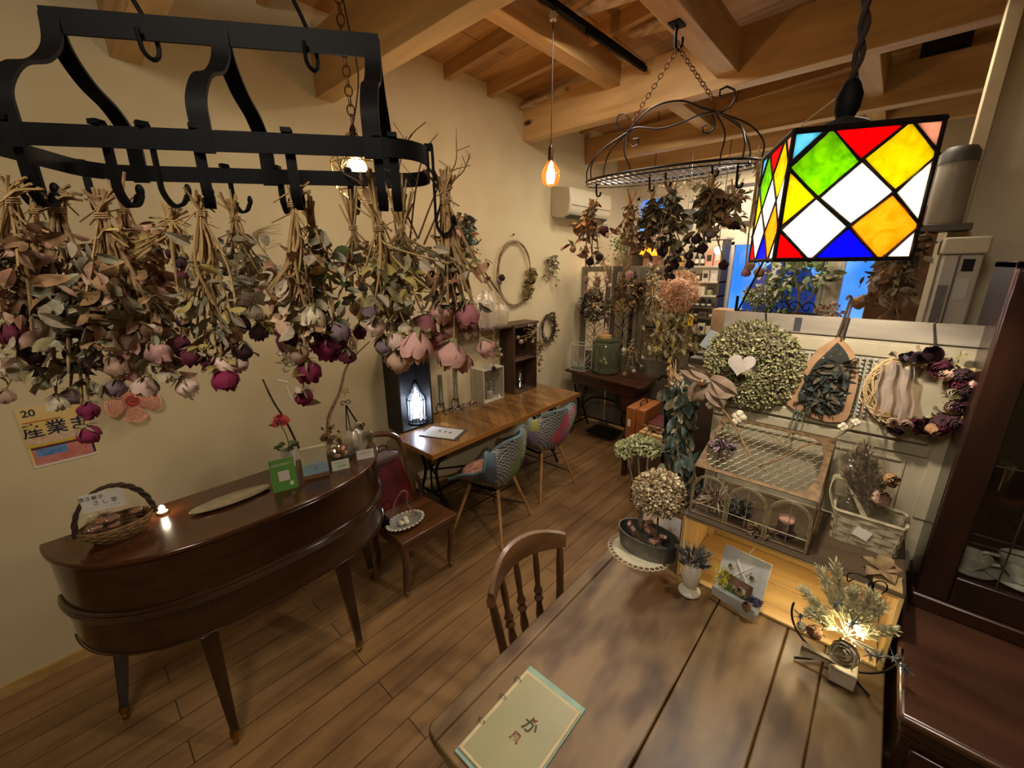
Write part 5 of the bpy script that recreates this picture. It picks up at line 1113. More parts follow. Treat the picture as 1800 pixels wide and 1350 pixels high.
part('sprout_print', MB().slab([c + e * (.028 + .009 * cos(k)) + up * (.028 + .011 * sin(k * 1.0)) for k in [i * pi / 5 for i in range(10)]], nn * .0022), M_wt, t)
# carton with blue band
t = T('carton', 'cream and pale blue carton between the green card and the glass dish', 'box', (-2.02, .70, PZ)); a = radians(-16); n = V((cos(a), sin(a), 0)); e = V((-n.y, n.x, 0)); c = V((-1.975, .715, PZ)); up = Z_ * cos(radians(10)) - n * sin(radians(10))
def blk(name, x0, x1, y0, y1, d, m_, off=0): nn = e.cross(up); return part(name, MB().slab([c + e * x0 + up * y0 + nn * off, c + e * x1 + up * y0 + nn * off, c + e * x1 + up * y1 + nn * off, c + e * x0 + up * y1 + nn * off], -nn * d), m_, t)
blk('carton_body', -.058, .058, .0, .155, .04, mat('carton_cream', '#c4bca0', '#b8b096', .7, ns=12)); blk('blue_band', -.058, .058, .02, .075, .002, mat('carton_blue', '#93aec0', rough=.6), .002); blk('brown_band', -.058, .058, .002, .02, .002, mat('carton_brown', '#7a5636', rough=.7), .002)
text('つ', t, c + up * .047 + e.cross(up) * .003, e, up, .022, M_txt)
# small cards, glass dish, goblet
card('price_card', 'white card with pencil lines standing before the glass dish', (-1.965, .835, PZ), .085, .052, -18, 14, mat('card_mint', '#c4ccb8', '#d0d4c4', .7, ns=5), lines=(('ーーーー', -.1, .7, .012), ('よもぎ', .05, .35, .014)))
card('price_card', 'white handwritten card at the far end of the piano', (-1.985, .985, PZ), .09, .05, -22, 14, lines=(('・いちごの・', 0, .65, .014), ('ーーー', .1, .3, .012)))
t = T('glass_dish', 'low glass dish of wrapped sweets on the piano behind the cards', 'bowl', (-2.08, .90, PZ))
part('bowl', MB().lathe([(.04, 0), (.05, .004), (.085, .045), (.09, .05), (.084, .046), (.048, .01), (0, .006)], (-2.08, .9, PZ), 24), M_cg, t)
for k in range(8):
    p = V((-2.08 + rr(-.045, .045), .90 + rr(-.05, .05), PZ + .03 + rr(0, .03))); tt = T('wrapped_sweet', 'brown biscuit in clear film heaped in the glass dish', 'sweet', tuple(p), 'wrapped sweets in the glass dish')
    part('biscuit', MB().sph(p, (.018, .016, .012), 9, 6), mat('biscuit', '#6e3f22', '#9a6238'), tt); part('film_wrapper', MB().sph(p, (.024, .022, .017), 9, 6), M_film, tt)
film_bag('film_bag', 'cellophane bag of shortbread on the piano below the easel', (-2.13, 1.0, PZ + .001), .05, .06, .13, None, M_film2, seed=8)
solo('goblet', MB().lathe([(.026, 0), (.028, .004), (.005, .01), (.005, .05), (.03, .075), (.034, .12), (.032, .12), (.027, .078), (0, .06)], (-2.04, 1.04, PZ), 18), M_cg, 'small stemmed glass at the far end of the piano', 'glass')
# carnation in a wrapped pot
rc = ax(493, 746, -2.2); t = T('carnation', 'coral pink carnation standing in a white paper cup behind the green card', 'flower', (-2.2, .67, PZ))
m = MB(); rd = random.Random(21)
for k in range(46): a = rd.uniform(0, 2 * pi); b = rd.uniform(0, 1.3); d = V((sin(b) * cos(a), sin(b) * sin(a), cos(b))); leaf(m, rc + d * .008, d, .044, .020, rd, curl=1)
part('bloom', m, petalmat('petal_coral', '#d8485c', '#f06a7c', '#f58c96'), t)
part('stem', MB().tube(smoothpath([rc, (-2.2, .68, 1.14), (-2.2, .67, PZ + .01)], 4), .0028, 6), LM['green'], t)
m = MB()
for k in range(30): a = rd.uniform(0, 2 * pi); leaf(m, V((-2.2 + .02 * cos(a), .67 + .02 * sin(a), PZ + .12)), (cos(a), sin(a), .1), .04, .012, rd)
part('leaves', m, LM['green'], t)
part('paper_cup', MB().lathe([(.026, 0), (.036, .1), (.034, .1), (.024, .004)], (-2.2, .67, PZ), 18), mat('paper_cup', '#c4c6c4', rough=.6), t)
solo('twig', MB().tube(smoothpath([V((-2.3, .77, PZ + .002)), ax(505, 745, -2.3), ax(480, 705, -2.3), ax(462, 667, -2.3)], 5), [.006] * 8 + [.005] * 5 + [.004] * 3, 7), M_twigd, 'single dark straight twig leaning over the coral carnation', 'twig')
# twig tree wreath with bark foot
t = T('twig_tree', 'bent bark branch carrying a small nest of twigs at the far end of the piano', 'ornament', (-2.35, .98, PZ))
pb = smoothpath([V((-2.33, .94, PZ)), ax(578, 735, -2.35), ax(597, 690, -2.36), ax(612, 640, -2.38), ax(650, 600, -2.4)], 6); part('branch', MB().tube(pb, [.013 - .009 * i / len(pb) for i in range(len(pb))], 9), mat('bark', '#5c4634', '#8a6e52', .9, ns=50, bmp=.5), t)
nc = ax(602, 605, -2.38); m = MB(); rd = random.Random(13)
for k in range(34):
    R_ = rd.uniform(.05, .095); tl = rd.gauss(0, .35); ph = rd.uniform(0, 6); m.tube([nc + V((R_ * cos(a + ph) * sin(tl), R_ * cos(a + ph) * cos(tl), R_ * sin(a + ph) * .8 + .01 * sin(3 * a))) for a in [i * .33 for i in range(rd.randint(9, 19))]], .0014, 4)
part('twig_nest', m, M_twig, t); m = MB()
for k in range(40): a = rd.uniform(0, 6.3); leaf(m, nc + V((rd.gauss(0, .02), .08 * cos(a), .07 * sin(a))), (rd.gauss(0, 1), cos(a), sin(a)), .035, .012, rd, mi=rd.randrange(2))
part('leaves', m, [LM['olive'], LM['peach']], t)
cb = ax(505, 645, -2.45); bunch('small white cotton sprig with pale paper rolls hanging beside the crimson rose', cb + V((0, 0, .05)), [(cb, 'cream', .022), (cb + V((0, .03, .02)), 'cream', .018)], ['pale', 'greygreen'], None, 41, nleaf=30, name='dried_sprig', lsize=(.02, .03), spread=.03, nbare=5)
mc_ = MB(); [mc_.tube([ax(*q[:2], -2.45), ax(*q[2:], -2.45)], .006, 7) for q in ((485, 668, 505, 672), (503, 680, 512, 702), (540, 668, 560, 668))]; part('paper_roll', mc_, mat('paper_roll', '#d6d2c4', rough=.7), bpy.data.objects['dried_sprig.003'])
# small iron easel with dried star and doll like flower ball
t = T('iron_easel', 'small black iron scroll easel holding dried flowers at the far end of the piano', 'easel', (-2.2, 1.05, PZ)); E0 = ax(608, 712, -2.25)
b1, b2, b3 = V((-2.2, .985, PZ)), V((-2.18, 1.10, PZ)), V((-2.3, 1.07, PZ))
part('frame', MB().tube([E0, b1], .0035, 6).tube([E0, b2 + V((0, .01, .02))], .0045, 6).tube([E0, b3], .003, 6).tube(spiral(E0 + V((0, -.018, .012)), .018, .003, 0, 7, 16, Y_, Z_), .0025, 5).tube(spiral(E0 + V((0, .018, .012)), .018, .003, pi, pi - 7, 16, Y_, Z_), .0025, 5), M_black, t)
part('dried_star', MB().slab([ax(608, 688, -2.25) + Y_ * (.028 * (1 if i % 2 else .45) * cos(i * pi / 5)) + Z_ * (.028 * (1 if i % 2 else .45) * sin(i * pi / 5)) for i in range(10)], (-.005, 0, 0)), LM['gold'], t)
q = ax(628, 750, -2.17); place('flower_head', rose('cream', 1), t, frame(q, (1, -.2, .3)) @ Matrix.Scale(.032, 4)); place('flower_head', rose('pink', 1), t, frame(q + V((0, .005, -.04)), (1, -.2, .1)) @ Matrix.Scale(.028, 4)); place('flower_head', rose('crimson', 0), t, frame(q + V((.012, .02, .01)), (1, .2, .3)) @ Matrix.Scale(.014, 4))
bunch('pale bark and leaf cluster at the foot of the bent branch', (-2.22, .90, PZ + .10), [((-2.22, .90, PZ + .045), 'cream', .03), ((-2.25, .95, PZ + .04), 'tan', .03)], ['pale', 'gold', 'brown'], None, 43, nleaf=34, name='dried_sprig', lsize=(.03, .05), spread=.03, nbare=4, twine=False)

# --- corner: folding screen of weathered frames with iron scrollwork
M_scr = wood('screen_grey', '#4c4336', '#7d7361', 2, 1, .7, 12, 7, .15)
t = T('folding_screen', 'weathered grey folding screen with wrought iron scroll panels in the corner', 'screen', (-2.2, 4.46, 0))
fr_ = [(-2.845, 4.44, -2.50, 4.52), (-2.485, 4.52, -2.10, 4.44), (-2.085, 4.44, -1.60, 4.50)]
for x0, y0, x1, y1 in fr_:
    a, b = V((x0, y0, 0)), V((x1, y1, 0)); d = (b - a).normalized(); L_ = (b - a).length; n = V((-d.y, d.x, 0)); m = MB()
    def pb_(u0, u1, z0, z1, th=.028): m.slab([a + d * u0 + V((0, 0, z0)), a + d * u1 + V((0, 0, z0)), a + d * u1 + V((0, 0, z1)), a + d * u0 + V((0, 0, z1))], n * th)
    pb_(0, .055, 0, 1.98); pb_(L_ - .055, L_, 0, 1.98); pb_(.055, L_ - .055, 1.92, 1.98); pb_(.055, L_ - .055, .86, .95); pb_(.055, L_ - .055, .05, .13)
    fo = part('frame', m, M_scr, t, bevel=.003); m = MB(); pb_(.055, L_ - .055, .13, .86, .01); part('lower_panel', m, M_scr, fo)
    m = MB(); xc = L_ / 2; r = (L_ - .11) / 2
    def P(u, z): return a + d * u + n * .014 + V((0, 0, z))
    m.tube([P(.055, .95), P(.055, 1.92), P(L_ - .055, 1.92), P(L_ - .055, .95)], .005, 5, True)
    for zc_ in (1.05, 1.2, 1.35, 1.5, 1.65, 1.8):
        for s_ in (-1, 1):
            m.tube([P(xc + s_ * (r * .5 + r * .45 * cos(k * .55 + zc_)), zc_ + .07 * sin(k * .55 + zc_)) for k in range(9)], .0035, 5)
            m.tube([P(xc + s_ * r * q, zc_ + w) for q, w in ((0, -.07), (.35, 0), (.9, .06))], .003, 5)
    m.tube([P(xc, .95), P(xc, 1.92)], .004, 5); part('iron_scrolls', m, M_black, fo)
# wreaths on the screen
ea = V((1, 0, 0)); YS = 4.36
def AY(px, py, y=YS): return ay(px, py, y)
wreath('dusky purple brown leafy wreath on the first fold of the iron screen', AY(1047, 538), .13, .055, ea, Z_, M_twigd, 10, ['dark', 'brown', 'pale', 'greygreen'], 260, 0, 2 * pi, (.04, .08), [(150, 'mauve', .04, 0), (180, 'mauve', .04, 0), (210, 'darkred', .04, 0), (130, 'darkred', .035, 0)], 51, 'wreaths on the iron screen')
wreath('autumn wreath with orange and black berries on the iron screen', AY(1108, 512), .13, .055, ea, Z_, M_twig, 10, ['dark', 'gold', 'brown'], 170, 0, 2 * pi, (.04, .07), [(20, 'darkred', .035, 0), (-10, 'darkred', .03, 0), (-30, 'darkred', .03, 0), (10, 'tan', .026, .02), (-50, 'tan', .026, 0)], 52, 'wreaths on the iron screen')
wreath('small orange bead wreath hanging under the autumn wreath', AY(1088, 535), .075, .022, ea, Z_, M_twig, 6, ['rust', 'gold', 'peach'], 160, 0, 2 * pi, (.02, .03), [], 53, 'wreaths on the iron screen')
bunch('tall pale green wheat bundle hanging between screen folds', AY(1148, 475), [(AY(1150, 560), 'beige', .02), (AY(1158, 570), 'beige', .02)], ['greygreen', 'olive', 'pale'], None, 54, nleaf=70, name='dried_sprig', lsize=(.06, .1), spread=.05, nbare=16, lz=(.2, 1.1), sr=.003)
bunch('hanging mass of pointed khaki bay leaves below the peach wreath', AY(1180, 555, 4.2), [(AY(1180, 640, 4.2), 'beige', .02), (AY(1155, 610, 4.2), 'beige', .02), (AY(1210, 610, 4.2), 'beige', .02), (AY(1182, 655, 4.2), 'beige', .02)], ['olive', 'gold', 'olive', 'pale'], None, 55, nleaf=1000, droop=1.6, name='leaf_bunch', lsize=(.05, .085), spread=.14, nbare=22, lz=(.1, 1), sr=.003, depth=.22)
# peach fluffy wreath
pc_ = AY(1192, 514, 4.15); t = T('feather_wreath', 'fluffy peach pampas wreath hanging before the kitchen shelves', 'wreath', tuple(pc_)); m = MB(); rd = random.Random(77)
for k in range(1700):
    a = rd.uniform(0, 2 * pi); b = rd.uniform(0, 2 * pi); q = .078 * rd.uniform(.5, 1); p = pc_ + V(((.10 + q * cos(b)) * cos(a), q * sin(b), (.10 + q * cos(b)) * sin(a))); d = V((cos(b) * cos(a), sin(b), cos(b) * sin(a) - .3)) + V((rd.gauss(0, .3), rd.gauss(0, .3), rd.gauss(0, .3))); leaf(m, p, d, rd.uniform(.04, .07), .004, rd)
part('pampas_fluff', m, petalmat('fluff_peach', '#c08a66', '#e0b08c', '#ecc6a6'), t); part('vine_ring', MB().tube([pc_ + V((.105 * cos(i * .3), 0, .105 * sin(i * .3))) for i in range(21)], .03, 8, True), petalmat('fluff_peach', '', ''), t)
part('hanging_loop', MB().tube([pc_ + V((0, 0, .16)), AY(1190, 430, 4.3)], .002, 4), M_twig, t)
wreath('bare vine hoop behind the peach fluffy wreath', AY(1196, 508, 4.22), .17, .02, ea, Z_, M_twigl, 7, (), 0, seed=57)
bunch('light green asparagus fern sprig above the autumn wreath', AY(1092, 425), [(AY(1092, 465), 'beige', .015)], ['green', 'green'], None, 58, nleaf=190, name='dried_sprig', lsize=(.02, .04), spread=.06, nbare=12, lz=(.0, 1), depth=.14)
bunch('dried pale hydrangea spray hanging by the screen post', AY(1060, 455), [(AY(1065, 490), 'beige', .03), (AY(1070, 500), 'cream', .03)], ['pale', 'gold', 'beige' if 0 else 'peach'], None, 59, nleaf=120, name='dried_sprig', lsize=(.02, .035), spread=.04, nbare=8, lz=(.0, 1), depth=.1)
# on the sewing table
SZ = .785
t = T('glass_cube', 'white wire framed glass cube terrarium with a white sprig on the sewing table', 'terrarium', (-2.62, 4.12, SZ)); m = MB(); x0, x1, y0, y1, z0, z1 = -2.73, -2.53, 4.06, 4.22, SZ + .004, SZ + .31
E_ = [((a, b, z0), (a, b, z1)) for a in (x0, x1) for b in (y0, y1)] + [((x0, b, z), (x1, b, z)) for b in (y0, y1) for z in (z0, z1)] + [((a, y0, z), (a, y1, z)) for a in (x0, x1) for z in (z0, z1)]
for a, b in E_: m.tube([a, b], .0045, 5)
part('frame', m, mat('white_wire', '#cfcabc', rough=.5), t); part('glass', MB().box(x0, x1, y0, y0 + .002, z0, z1).box(x0, x0 + .002, y0, y1, z0, z1).box(x1 - .002, x1, y0, y1, z0, z1), M_gl, t)
m = MB(); rd = random.Random(31)
for k in range(24): d = V((rd.gauss(0, .6), rd.gauss(0, .4), rd.uniform(.3, 1))).normalized(); m.tube([(-2.63, 4.14, z0), V((-2.63, 4.14, z0)) + d * rd.uniform(.1, .22)], .003, 4)
part('white_sprig', m, mat('sprig_white', '#c9c4b2', rough=.8), t); part('moss_bed', MB().box(x0 + .01, x1 - .01, y0 + .01, y1 - .01, z0, z0 + .025), LM['bluegreen'], t)
jx, jy = -2.33, 4.2; t = T('glass_jar', 'big pale green glass jar with a gold emblem on the sewing table', 'jar', (jx, jy, SZ))
M_jar = thin('jar_green', '#a3ab8c', .14, rough=.05, dens=.16)
part('jar_body', MB().lathe([(.13, 0), (.15, .01), (.155, .05), (.15, .06), (.155, .09), (.158, .32), (.14, .36), (.10, .375)], (jx, jy, SZ), 30), M_jar, t)
part('dried_filling', MB().lathe([(.0, .06), (.13, .07), (.13, .31), (.0, .33)], (jx, jy, SZ), 20), petalmat('filling', '#4a4632', '#6a6448', '#7d7558'), t)
m = MB(); rd = random.Random(33)
for k in range(26): a = rd.uniform(-1, 1); m.tube([V((jx + .05 + a * .05, jy - .153, SZ + .18 + .035 * sin(a * 5))) + V((rd.gauss(0, .008), 0, rd.gauss(0, .012))) for _ in range(3)], .003, 4)
part('emblem', m, mat('gold_dull', '#b7ab80', rough=.4, metal=.4), t)
part('lid', MB().lathe([(.10, .375), (.135, .378), (.13, .40), (.0, .41)], (jx, jy, SZ), 24), M_jar, t)
t = T('party_cone', 'red and white checked little cone standing on the green jar', 'cone', (jx - .02, jy, SZ + .41))
ck, nt, b = base('gingham'); c_ = nd(nt, 'ShaderNodeTexChecker'); c_.inputs['Scale'].default_value = 60; c_.inputs[1].default_value = lin('#8a3028') + (1,); c_.inputs[2].default_value = lin('#d8c8a8') + (1,); nt.links.new(coords(nt), c_.inputs['Vector']); nt.links.new(c_.outputs[0], b.inputs['Base Color'])
part('cone', MB().lathe([(.045, 0), (.03, .06), (.008, .16), (0, .165)], (jx - .02, jy, SZ + .412), 16), ck, t)
part('straw_base', MB().lathe([(.075, 0), (.07, .03), (.03, .045), (0, .045)], (jx - .02, jy, SZ + .406), 16), mat('straw', '#a87c44', '#c4a060', .9, ns=80), t)
bunch('spray of small pink and white dried blossoms beside the green jar', (-2.02, 4.22, SZ + .33), [((-2.08, 4.2, SZ + .30), 'cream', .035), ((-2.0, 4.2, SZ + .12), 'mauve', .03), ((-1.95, 4.15, SZ + .1), 'cream', .025), ((-2.05, 4.15, SZ + .05), 'tan', .03), ((-1.9, 4.2, SZ + .15), 'pink', .02)], ['dark', 'brown', 'mauve' if 0 else 'pale'], None, 61, nleaf=70, name='dried_sprig', lsize=(.03, .05), spread=.07, nbare=10, lz=(.1, 1), sr=.0025)
# suitcases and boxes beside the sewing table
M_case = mat('suitcase_tan', '#8a4f22', '#a8652f', .5, ns=8, bmp=.1)
sx, sy = -1.56, 3.52; t = T('suitcase', 'upright tan leather case with a small white tag beside the sewing table', 'suitcase', (sx, sy, 0))
part('case_body', MB().box(-1.655, -1.56, 3.42, 3.78, .30, .72), M_case, t, bevel=.015); part('case_lid', MB().box(-1.558, -1.47, 3.42, 3.78, .30, .72), M_case, t, bevel=.015)
part('handle', MB().tube(smoothpath([(-1.56, 3.52, .72), (-1.56, 3.54, .755), (-1.56, 3.64, .755), (-1.56, 3.66, .72)], 4), .008, 6), M_lea, t)
part('white_tag', MB().box(-1.63, -1.60, 3.417, 3.42, .53, .60), mat('tag_white', '#dedad0'), t)
solo('wooden_stool', MB().box(-1.68, -1.2, 3.40, 3.82, .27, .30).box(-1.66, -1.62, 3.42, 3.46, 0, .27).box(-1.26, -1.22, 3.42, 3.46, 0, .27).box(-1.66, -1.62, 3.76, 3.8, 0, .27).box(-1.26, -1.22, 3.76, 3.8, 0, .27), M_sew, 'low dark stand under the tan case and red box', 'stand')
solo('storage_box', MB().box(-1.455, -1.25, 3.45, 3.75, .30, .60), mat('box_red', '#4a140e', '#5e1c14', .5, ns=8), 'dark red box between the tan case and the banded gift box', 'box', bevel=.008)
t = T('gift_box', 'pale wooden gift box tied with cord and dried leaves above the green hydrangea', 'box', (-1.27, 3.35, .6)); cb = ay(1165, 738, 3.2)
solo('plant_stand', MB().box(-1.38, -1.12, 3.05, 3.3, .0, .58), M_br, 'dark crate under the pale gift box', 'crate', bevel=.004)
for o_ in (t,): o_.location = (-1.25, 3.17, .58); WM[o_.name] = Matrix.Translation(V((-1.25, 3.17, .58)))
part('box_body', MB().box(-1.36, -1.14, 3.07, 3.27, .581, .66), mat('pale_wood', '#b08c50', '#c9a668', .5, ns=10), t, bevel=.006)
part('cord', MB().box(-1.362, -1.138, 3.12, 3.126, .58, .663).box(-1.3, -1.294, 3.068, 3.272, .58, .663), M_twigd, t)
m = MB(); rd = random.Random(3)
for k in range(14): leaf(m, V((-1.25 + rd.gauss(0, .03), 3.15, .665)), (rd.gauss(0, 1), rd.gauss(0, 1), .4), .07, .02, rd)
part('leaves', m, LM['brown'], t)

# --- air conditioner on the wall above
M_ac = mat('ac_plastic', '#b8ae92', '#c0b69c', .45, ns=3); t = T('air_conditioner', 'cream split air conditioner high on the wall under the rack', 'air conditioner', (-2.74, 4.2, 2.5))
prof = [(-2.86, 2.50), (-2.72, 2.475), (-2.66, 2.50), (-2.625, 2.56), (-2.615, 2.66), (-2.63, 2.77), (-2.86, 2.80)]
part('housing', MB().slab([(x, 3.80, z) for x, z in prof], (0, .85, 0)), M_ac, t, bevel=.01)
part('vent_flap', MB().slab([(-2.70, 3.84, 2.478), (-2.64, 3.84, 2.51), (-2.64, 4.6, 2.51), (-2.70, 4.6, 2.478)], (.003, 0, -.004)), mat('ac_dark', '#4a4436', rough=.6), t)
part('panel_line', MB().box(-2.614, -2.612, 3.83, 4.62, 2.6, 2.604), mat('ac_dark', '#4a4436'), t)
# ================================================================ WHITE PANEL, CRATE AND TABLE THINGS
M_pan = mat('old_cream_paint', '#938970', '#a89e84', .65, ns=7); M_pang = wood('weathered_rail', '#6f675a', '#a39a88', 0, 1.2, .7, 10, 9, .12)
t = T('door_panel', 'old cream painted door panel standing behind the crate with wreaths on it', 'panel', (-.135, 1.965, 0))
yp = 1.952
part('board', MB().box(-.515, .258, yp + .006, yp + .03, .02, 1.80), M_pan, t, bevel=.002)
part('top_rail', MB().box(-.52, .262, yp - .004, yp + .006, 1.735, 1.805), M_pang, t, bevel=.003, label='weathered grey top rail')
part('rail', MB().box(-.45, .205, yp - .002, yp + .006, 1.672, 1.722), M_pan, t, bevel=.004)
part('rail', MB().box(-.515, .19, yp - .010, yp + .006, 1.385, 1.43), M_pan, t, bevel=.005)
part('rail', MB().box(-.515, .20, yp - .002, yp + .006, 1.335, 1.375), M_pan, t, bevel=.004)
part('stile', MB().box(.205, .258, yp, yp + .006, 1.1, 1.72), M_pan, t, bevel=.003)
part('moulding', MB().box(-.44, .15, yp - .001, yp + .006, 1.30, 1.312).box(.138, .15, yp - .001, yp + .006, .8, 1.30).box(-.44, -.428, yp - .001, yp + .006, .8, 1.30), M_pan, t, bevel=.003)
part('gap_mark', MB().box(-.262, -.238, yp - .006, yp - .004, 1.742, 1.795), mat('gap_dark', '#2a2832', rough=.6), t, label='small dark inset in the grey rail')  # dark block marking a gap in the rail
# strings of crystal squares on either side of the packet
M_cry = mat('crystal', '#c9c8c4', '#8f8c86', .12, .5, ns=60)
for x0, n_, lab in ((-.245, 5, 'strings of square crystals on the cream panel beside the hydrangea wreath'), (-.075, 5, 'strings of square crystals on the cream panel beside the rose wreath')):
    m = MB()
    for i in range(n_):
        for k in range(15): xx, zz = x0 + i * .0185, 1.445 + k * .0152; m.box(xx, xx + .0115, yp - .011, yp - .003, zz, zz + .0105)
    o = solo('crystal_strings', m, M_cry, lab, 'bead strings', kind='stuff', bevel=.0025)
# --- crate
M_cra = wood('crate_pine', '#8a6e40', '#c0a066', 0, 1, .5, 12, 9, .1, knots=5); M_crd = wood('crate_dark', '#352818', '#57452f', 0, 1, .6, 10, 9, .12)
M_cray = wood('crate_pine_y', '#8f7344', '#c6a76e', 2, 1, .5, 12, 9, .1)
t = T('fruit_crate', 'pine fruit crate lying open on the table, dark outside and glowing inside', 'crate', (-.13, 1.72, .74))
CX0, CX1, CY0, CY1, CZ0, CZ1 = -.462, .196, 1.53, 1.925, .7405, 1.033
part('top_board', MB().box(CX0, CX1, CY0, CY1, CZ1 - .006, CZ1), M_crd, t, bevel=.002, label='dark stained top')
part('top_lining', MB().box(CX0 + .016, CX1 - .016, CY0 + .002, CY1, CZ1 - .016, CZ1 - .0065), M_cra, t)
for x0, x1 in ((CX0, CX0 + .014), (CX1 - .014, CX1)):
    part('side_panel', MB().box(x0, x1, CY0, CY1, CZ0, CZ1 - .006), M_cray, t, bevel=.002)
part('side_stain', MB().box(CX0 - .003, CX0, CY0, CY1, CZ0, CZ1), M_crd, t); part('side_stain', MB().box(CX1, CX1 + .002, CY0 + .012, CY1, CZ0, CZ1), M_crd, t)
for i in range(3): part('back_board', MB().box(CX0 + .016, CX1 - .016, CY1 - .014, CY1 - .002, CZ0 + .012 + i * .088, CZ0 + .012 + i * .088 + .083), M_cra, t, bevel=.003)
for i in range(2): part('bottom_board', MB().box(CX0 + .016, CX1 - .016, CY0 + .002 + i * .196, CY0 + .002 + i * .196 + .192, CZ0, CZ0 + .011), M_cra, t, bevel=.002)
for x in (CX0 + .024, CX1 - .024): part('corner_post', MB().box(x - .010, x + .010, CY1 - .045, CY1 - .016, CZ0 + .011, CZ1 - .016), M_cray, t, bevel=.002)
# --- wreaths on the panel
rd = random.Random(5); wc = V((-.385, 1.905, 1.585)); n_ = V((0, -1, 0)); ea = V((1, 0, 0))
t = T('hydrangea_wreath', 'big green hydrangea wreath with white heart and brown bow on the cream panel', 'wreath', tuple(wc)); m = MB()
for k in range(4200):
    a, b = rd.uniform(0, 2 * pi), rd.uniform(-.3, pi + .3); r_ = .072 * rd.uniform(.8, 1.05); er = V((cos(a), 0, sin(a))); p = wc + er * (.112 + r_ * cos(b)) + V((0, -r_ * sin(b) * .75 + .03, 0)); leaf(m, p, er * cos(b) + n_ * sin(b) + V((rd.gauss(0, .5), rd.gauss(0, .4), rd.gauss(0, .5))), rd.uniform(.009, .016), .0055, rd, mi=rd.randrange(3))
part('florets', m, [petalmat('hyd_green', '#4f4d30', '#75714f', '#918d6a'), petalmat('hyd_cream', '#6e6a4a', '#908a68', '#a8a280'), petalmat('hyd_dark', '#45442a', '#74713f', '#8a8658')], t)
part('base_ring', MB().tube([wc + V((.112 * cos(i * .3), .035, .112 * sin(i * .3))) for i in range(21)], .045, 9, True), LM['dark'], t)
part('wire_hook', MB().tube(smoothpath([wc + V((.03, .035, .18)), (-.36, 1.935, 1.80), (-.365, 1.942, 1.825), (-.355, 1.955, 1.83), (-.35, 1.96, 1.81)], 4), .002, 5), M_wire, t)
def heart(c, s, ex, ez, n):
    o = []
    for i in range(28):
        q = 2 * pi * i / 28; o.append(c + ex * (s * (16 * sin(q) ** 3) / 16) + ez * (s * (13 * cos(q) - 5 * cos(2 * q) - 2 * cos(3 * q) - cos(4 * q)) / 16))
    return o
hc = ay(1303, 640, 1.825); part('heart', MB().slab(heart(hc, .050, ea, V((.15, 0, 1)).normalized(), n_), n_ * .01), mat('heart_white', '#948a82', '#a69c92', .8, ns=30), t, label='pale padded heart', bevel=.004)
M_rib = mat('ribbon_taupe', '#6a5646', '#84705c', .75, ns=30); m = MB(); kc = ay(1247, 668, 1.825)
for dx, dz, L, w in ((-.10, .02, .13, .040), (-.055, -.09, .13, .042), (.085, -.03, .12, .046), (.055, -.085, .13, .036), (-.09, .055, .11, .036)):
    d = V((dx, 0, dz)).normalized(); s_ = V((-d.z, 0, d.x)); m.grid(lambda u, v: kc + d * (L * v) + s_ * ((u - .5) * 2 * w * sin(pi * min(v * .9 + .1, 1)) ** .6) + n_ * (.02 * sin(pi * v) + .006 * cos(9 * u)), 6, 8)
part('ribbon_bow', m, M_rib, t, label='taupe fabric bow'); place('flower_head', rose('cream', 2), t, frame(kc + n_ * .02, n_) @ Matrix.Scale(.015, 4)); place('flower_head', rose('tan', 1), t, frame(kc + n_ * .015 + V((-.02, 0, -.01)), n_) @ Matrix.Scale(.016, 4))
# rose wreath
RW = V((.118, 1.915, 1.572))
rs = [(95, 'darkred', .022, 0), (78, 'darkred', .026, .01), (64, 'crimson', .028, 0), (52, 'beige', .02, -.01), (45, 'darkred', .028, .012), (33, 'crimson', .026, -.01), (27, 'pink', .02, .02), (16, 'darkred', .03, .0), (10, 'cream', .02, -.025), (2, 'crimson', .028, .022), (-8, 'darkred', .030, -.012), (-16, 'beige', .022, -.022), (-22, 'tan', .02, .022), (-28, 'darkred', .032, 0), (-42, 'crimson', .030, .01), (-50, 'darkred', .03, -.018), (-60, 'tan', .022, -.01), (-66, 'crimson', .026, .012), (-78, 'crimson', .026, 0), (-88, 'beige', .02, -.005), (-96, 'darkred', .024, 0), (-106, 'beige', .018, 0), (105, 'mauve', .018, 0), (112, 'darkred', .015, 0)]
wreath('wreath of dark crimson and tan dried roses with bare pale vines on one half', RW, .118, .03, V((1, 0, 0)), Z_, M_twigl, 12, ['pale', 'dark', 'olive'], 110, -2.1, 2.1, (.02, .035), [(a, c, s_ * 1.12, o) for a, c, s_, o in rs], 71, sr=.0025)
t = bpy.data.objects['wreath.007'] if 'wreath.007' in bpy.data.objects else None
for o in list(bpy.data.objects):
    if o.get('label', '').startswith('wreath of dark crimson'): t = o
M_tul = thin('tulle', '#dccbbd', .03, rough=.5, dens=.30)
m = MB(); 
for k in range(1): m.grid(lambda u, v: RW + V((-.088 + .085 * u + .003 * sin(11 * v) - .015 * (1 - v) + .02 * v * u , -.022 - .010 * sin(17 * u + 2 * v) - .004 * sin(31 * u), .095 - .185 * v - .010 * sin(9 * u + 1) + .006 * sin(23 * u))), 30, 14)
part('tulle', m, M_tul, t, label='sheer pink tulle')
part('cord', MB().tube([RW + V((.03, .02, .12)), (.125, 1.945, 1.80), (.13, 1.96, 1.815)], .003, 5), M_cord, t)
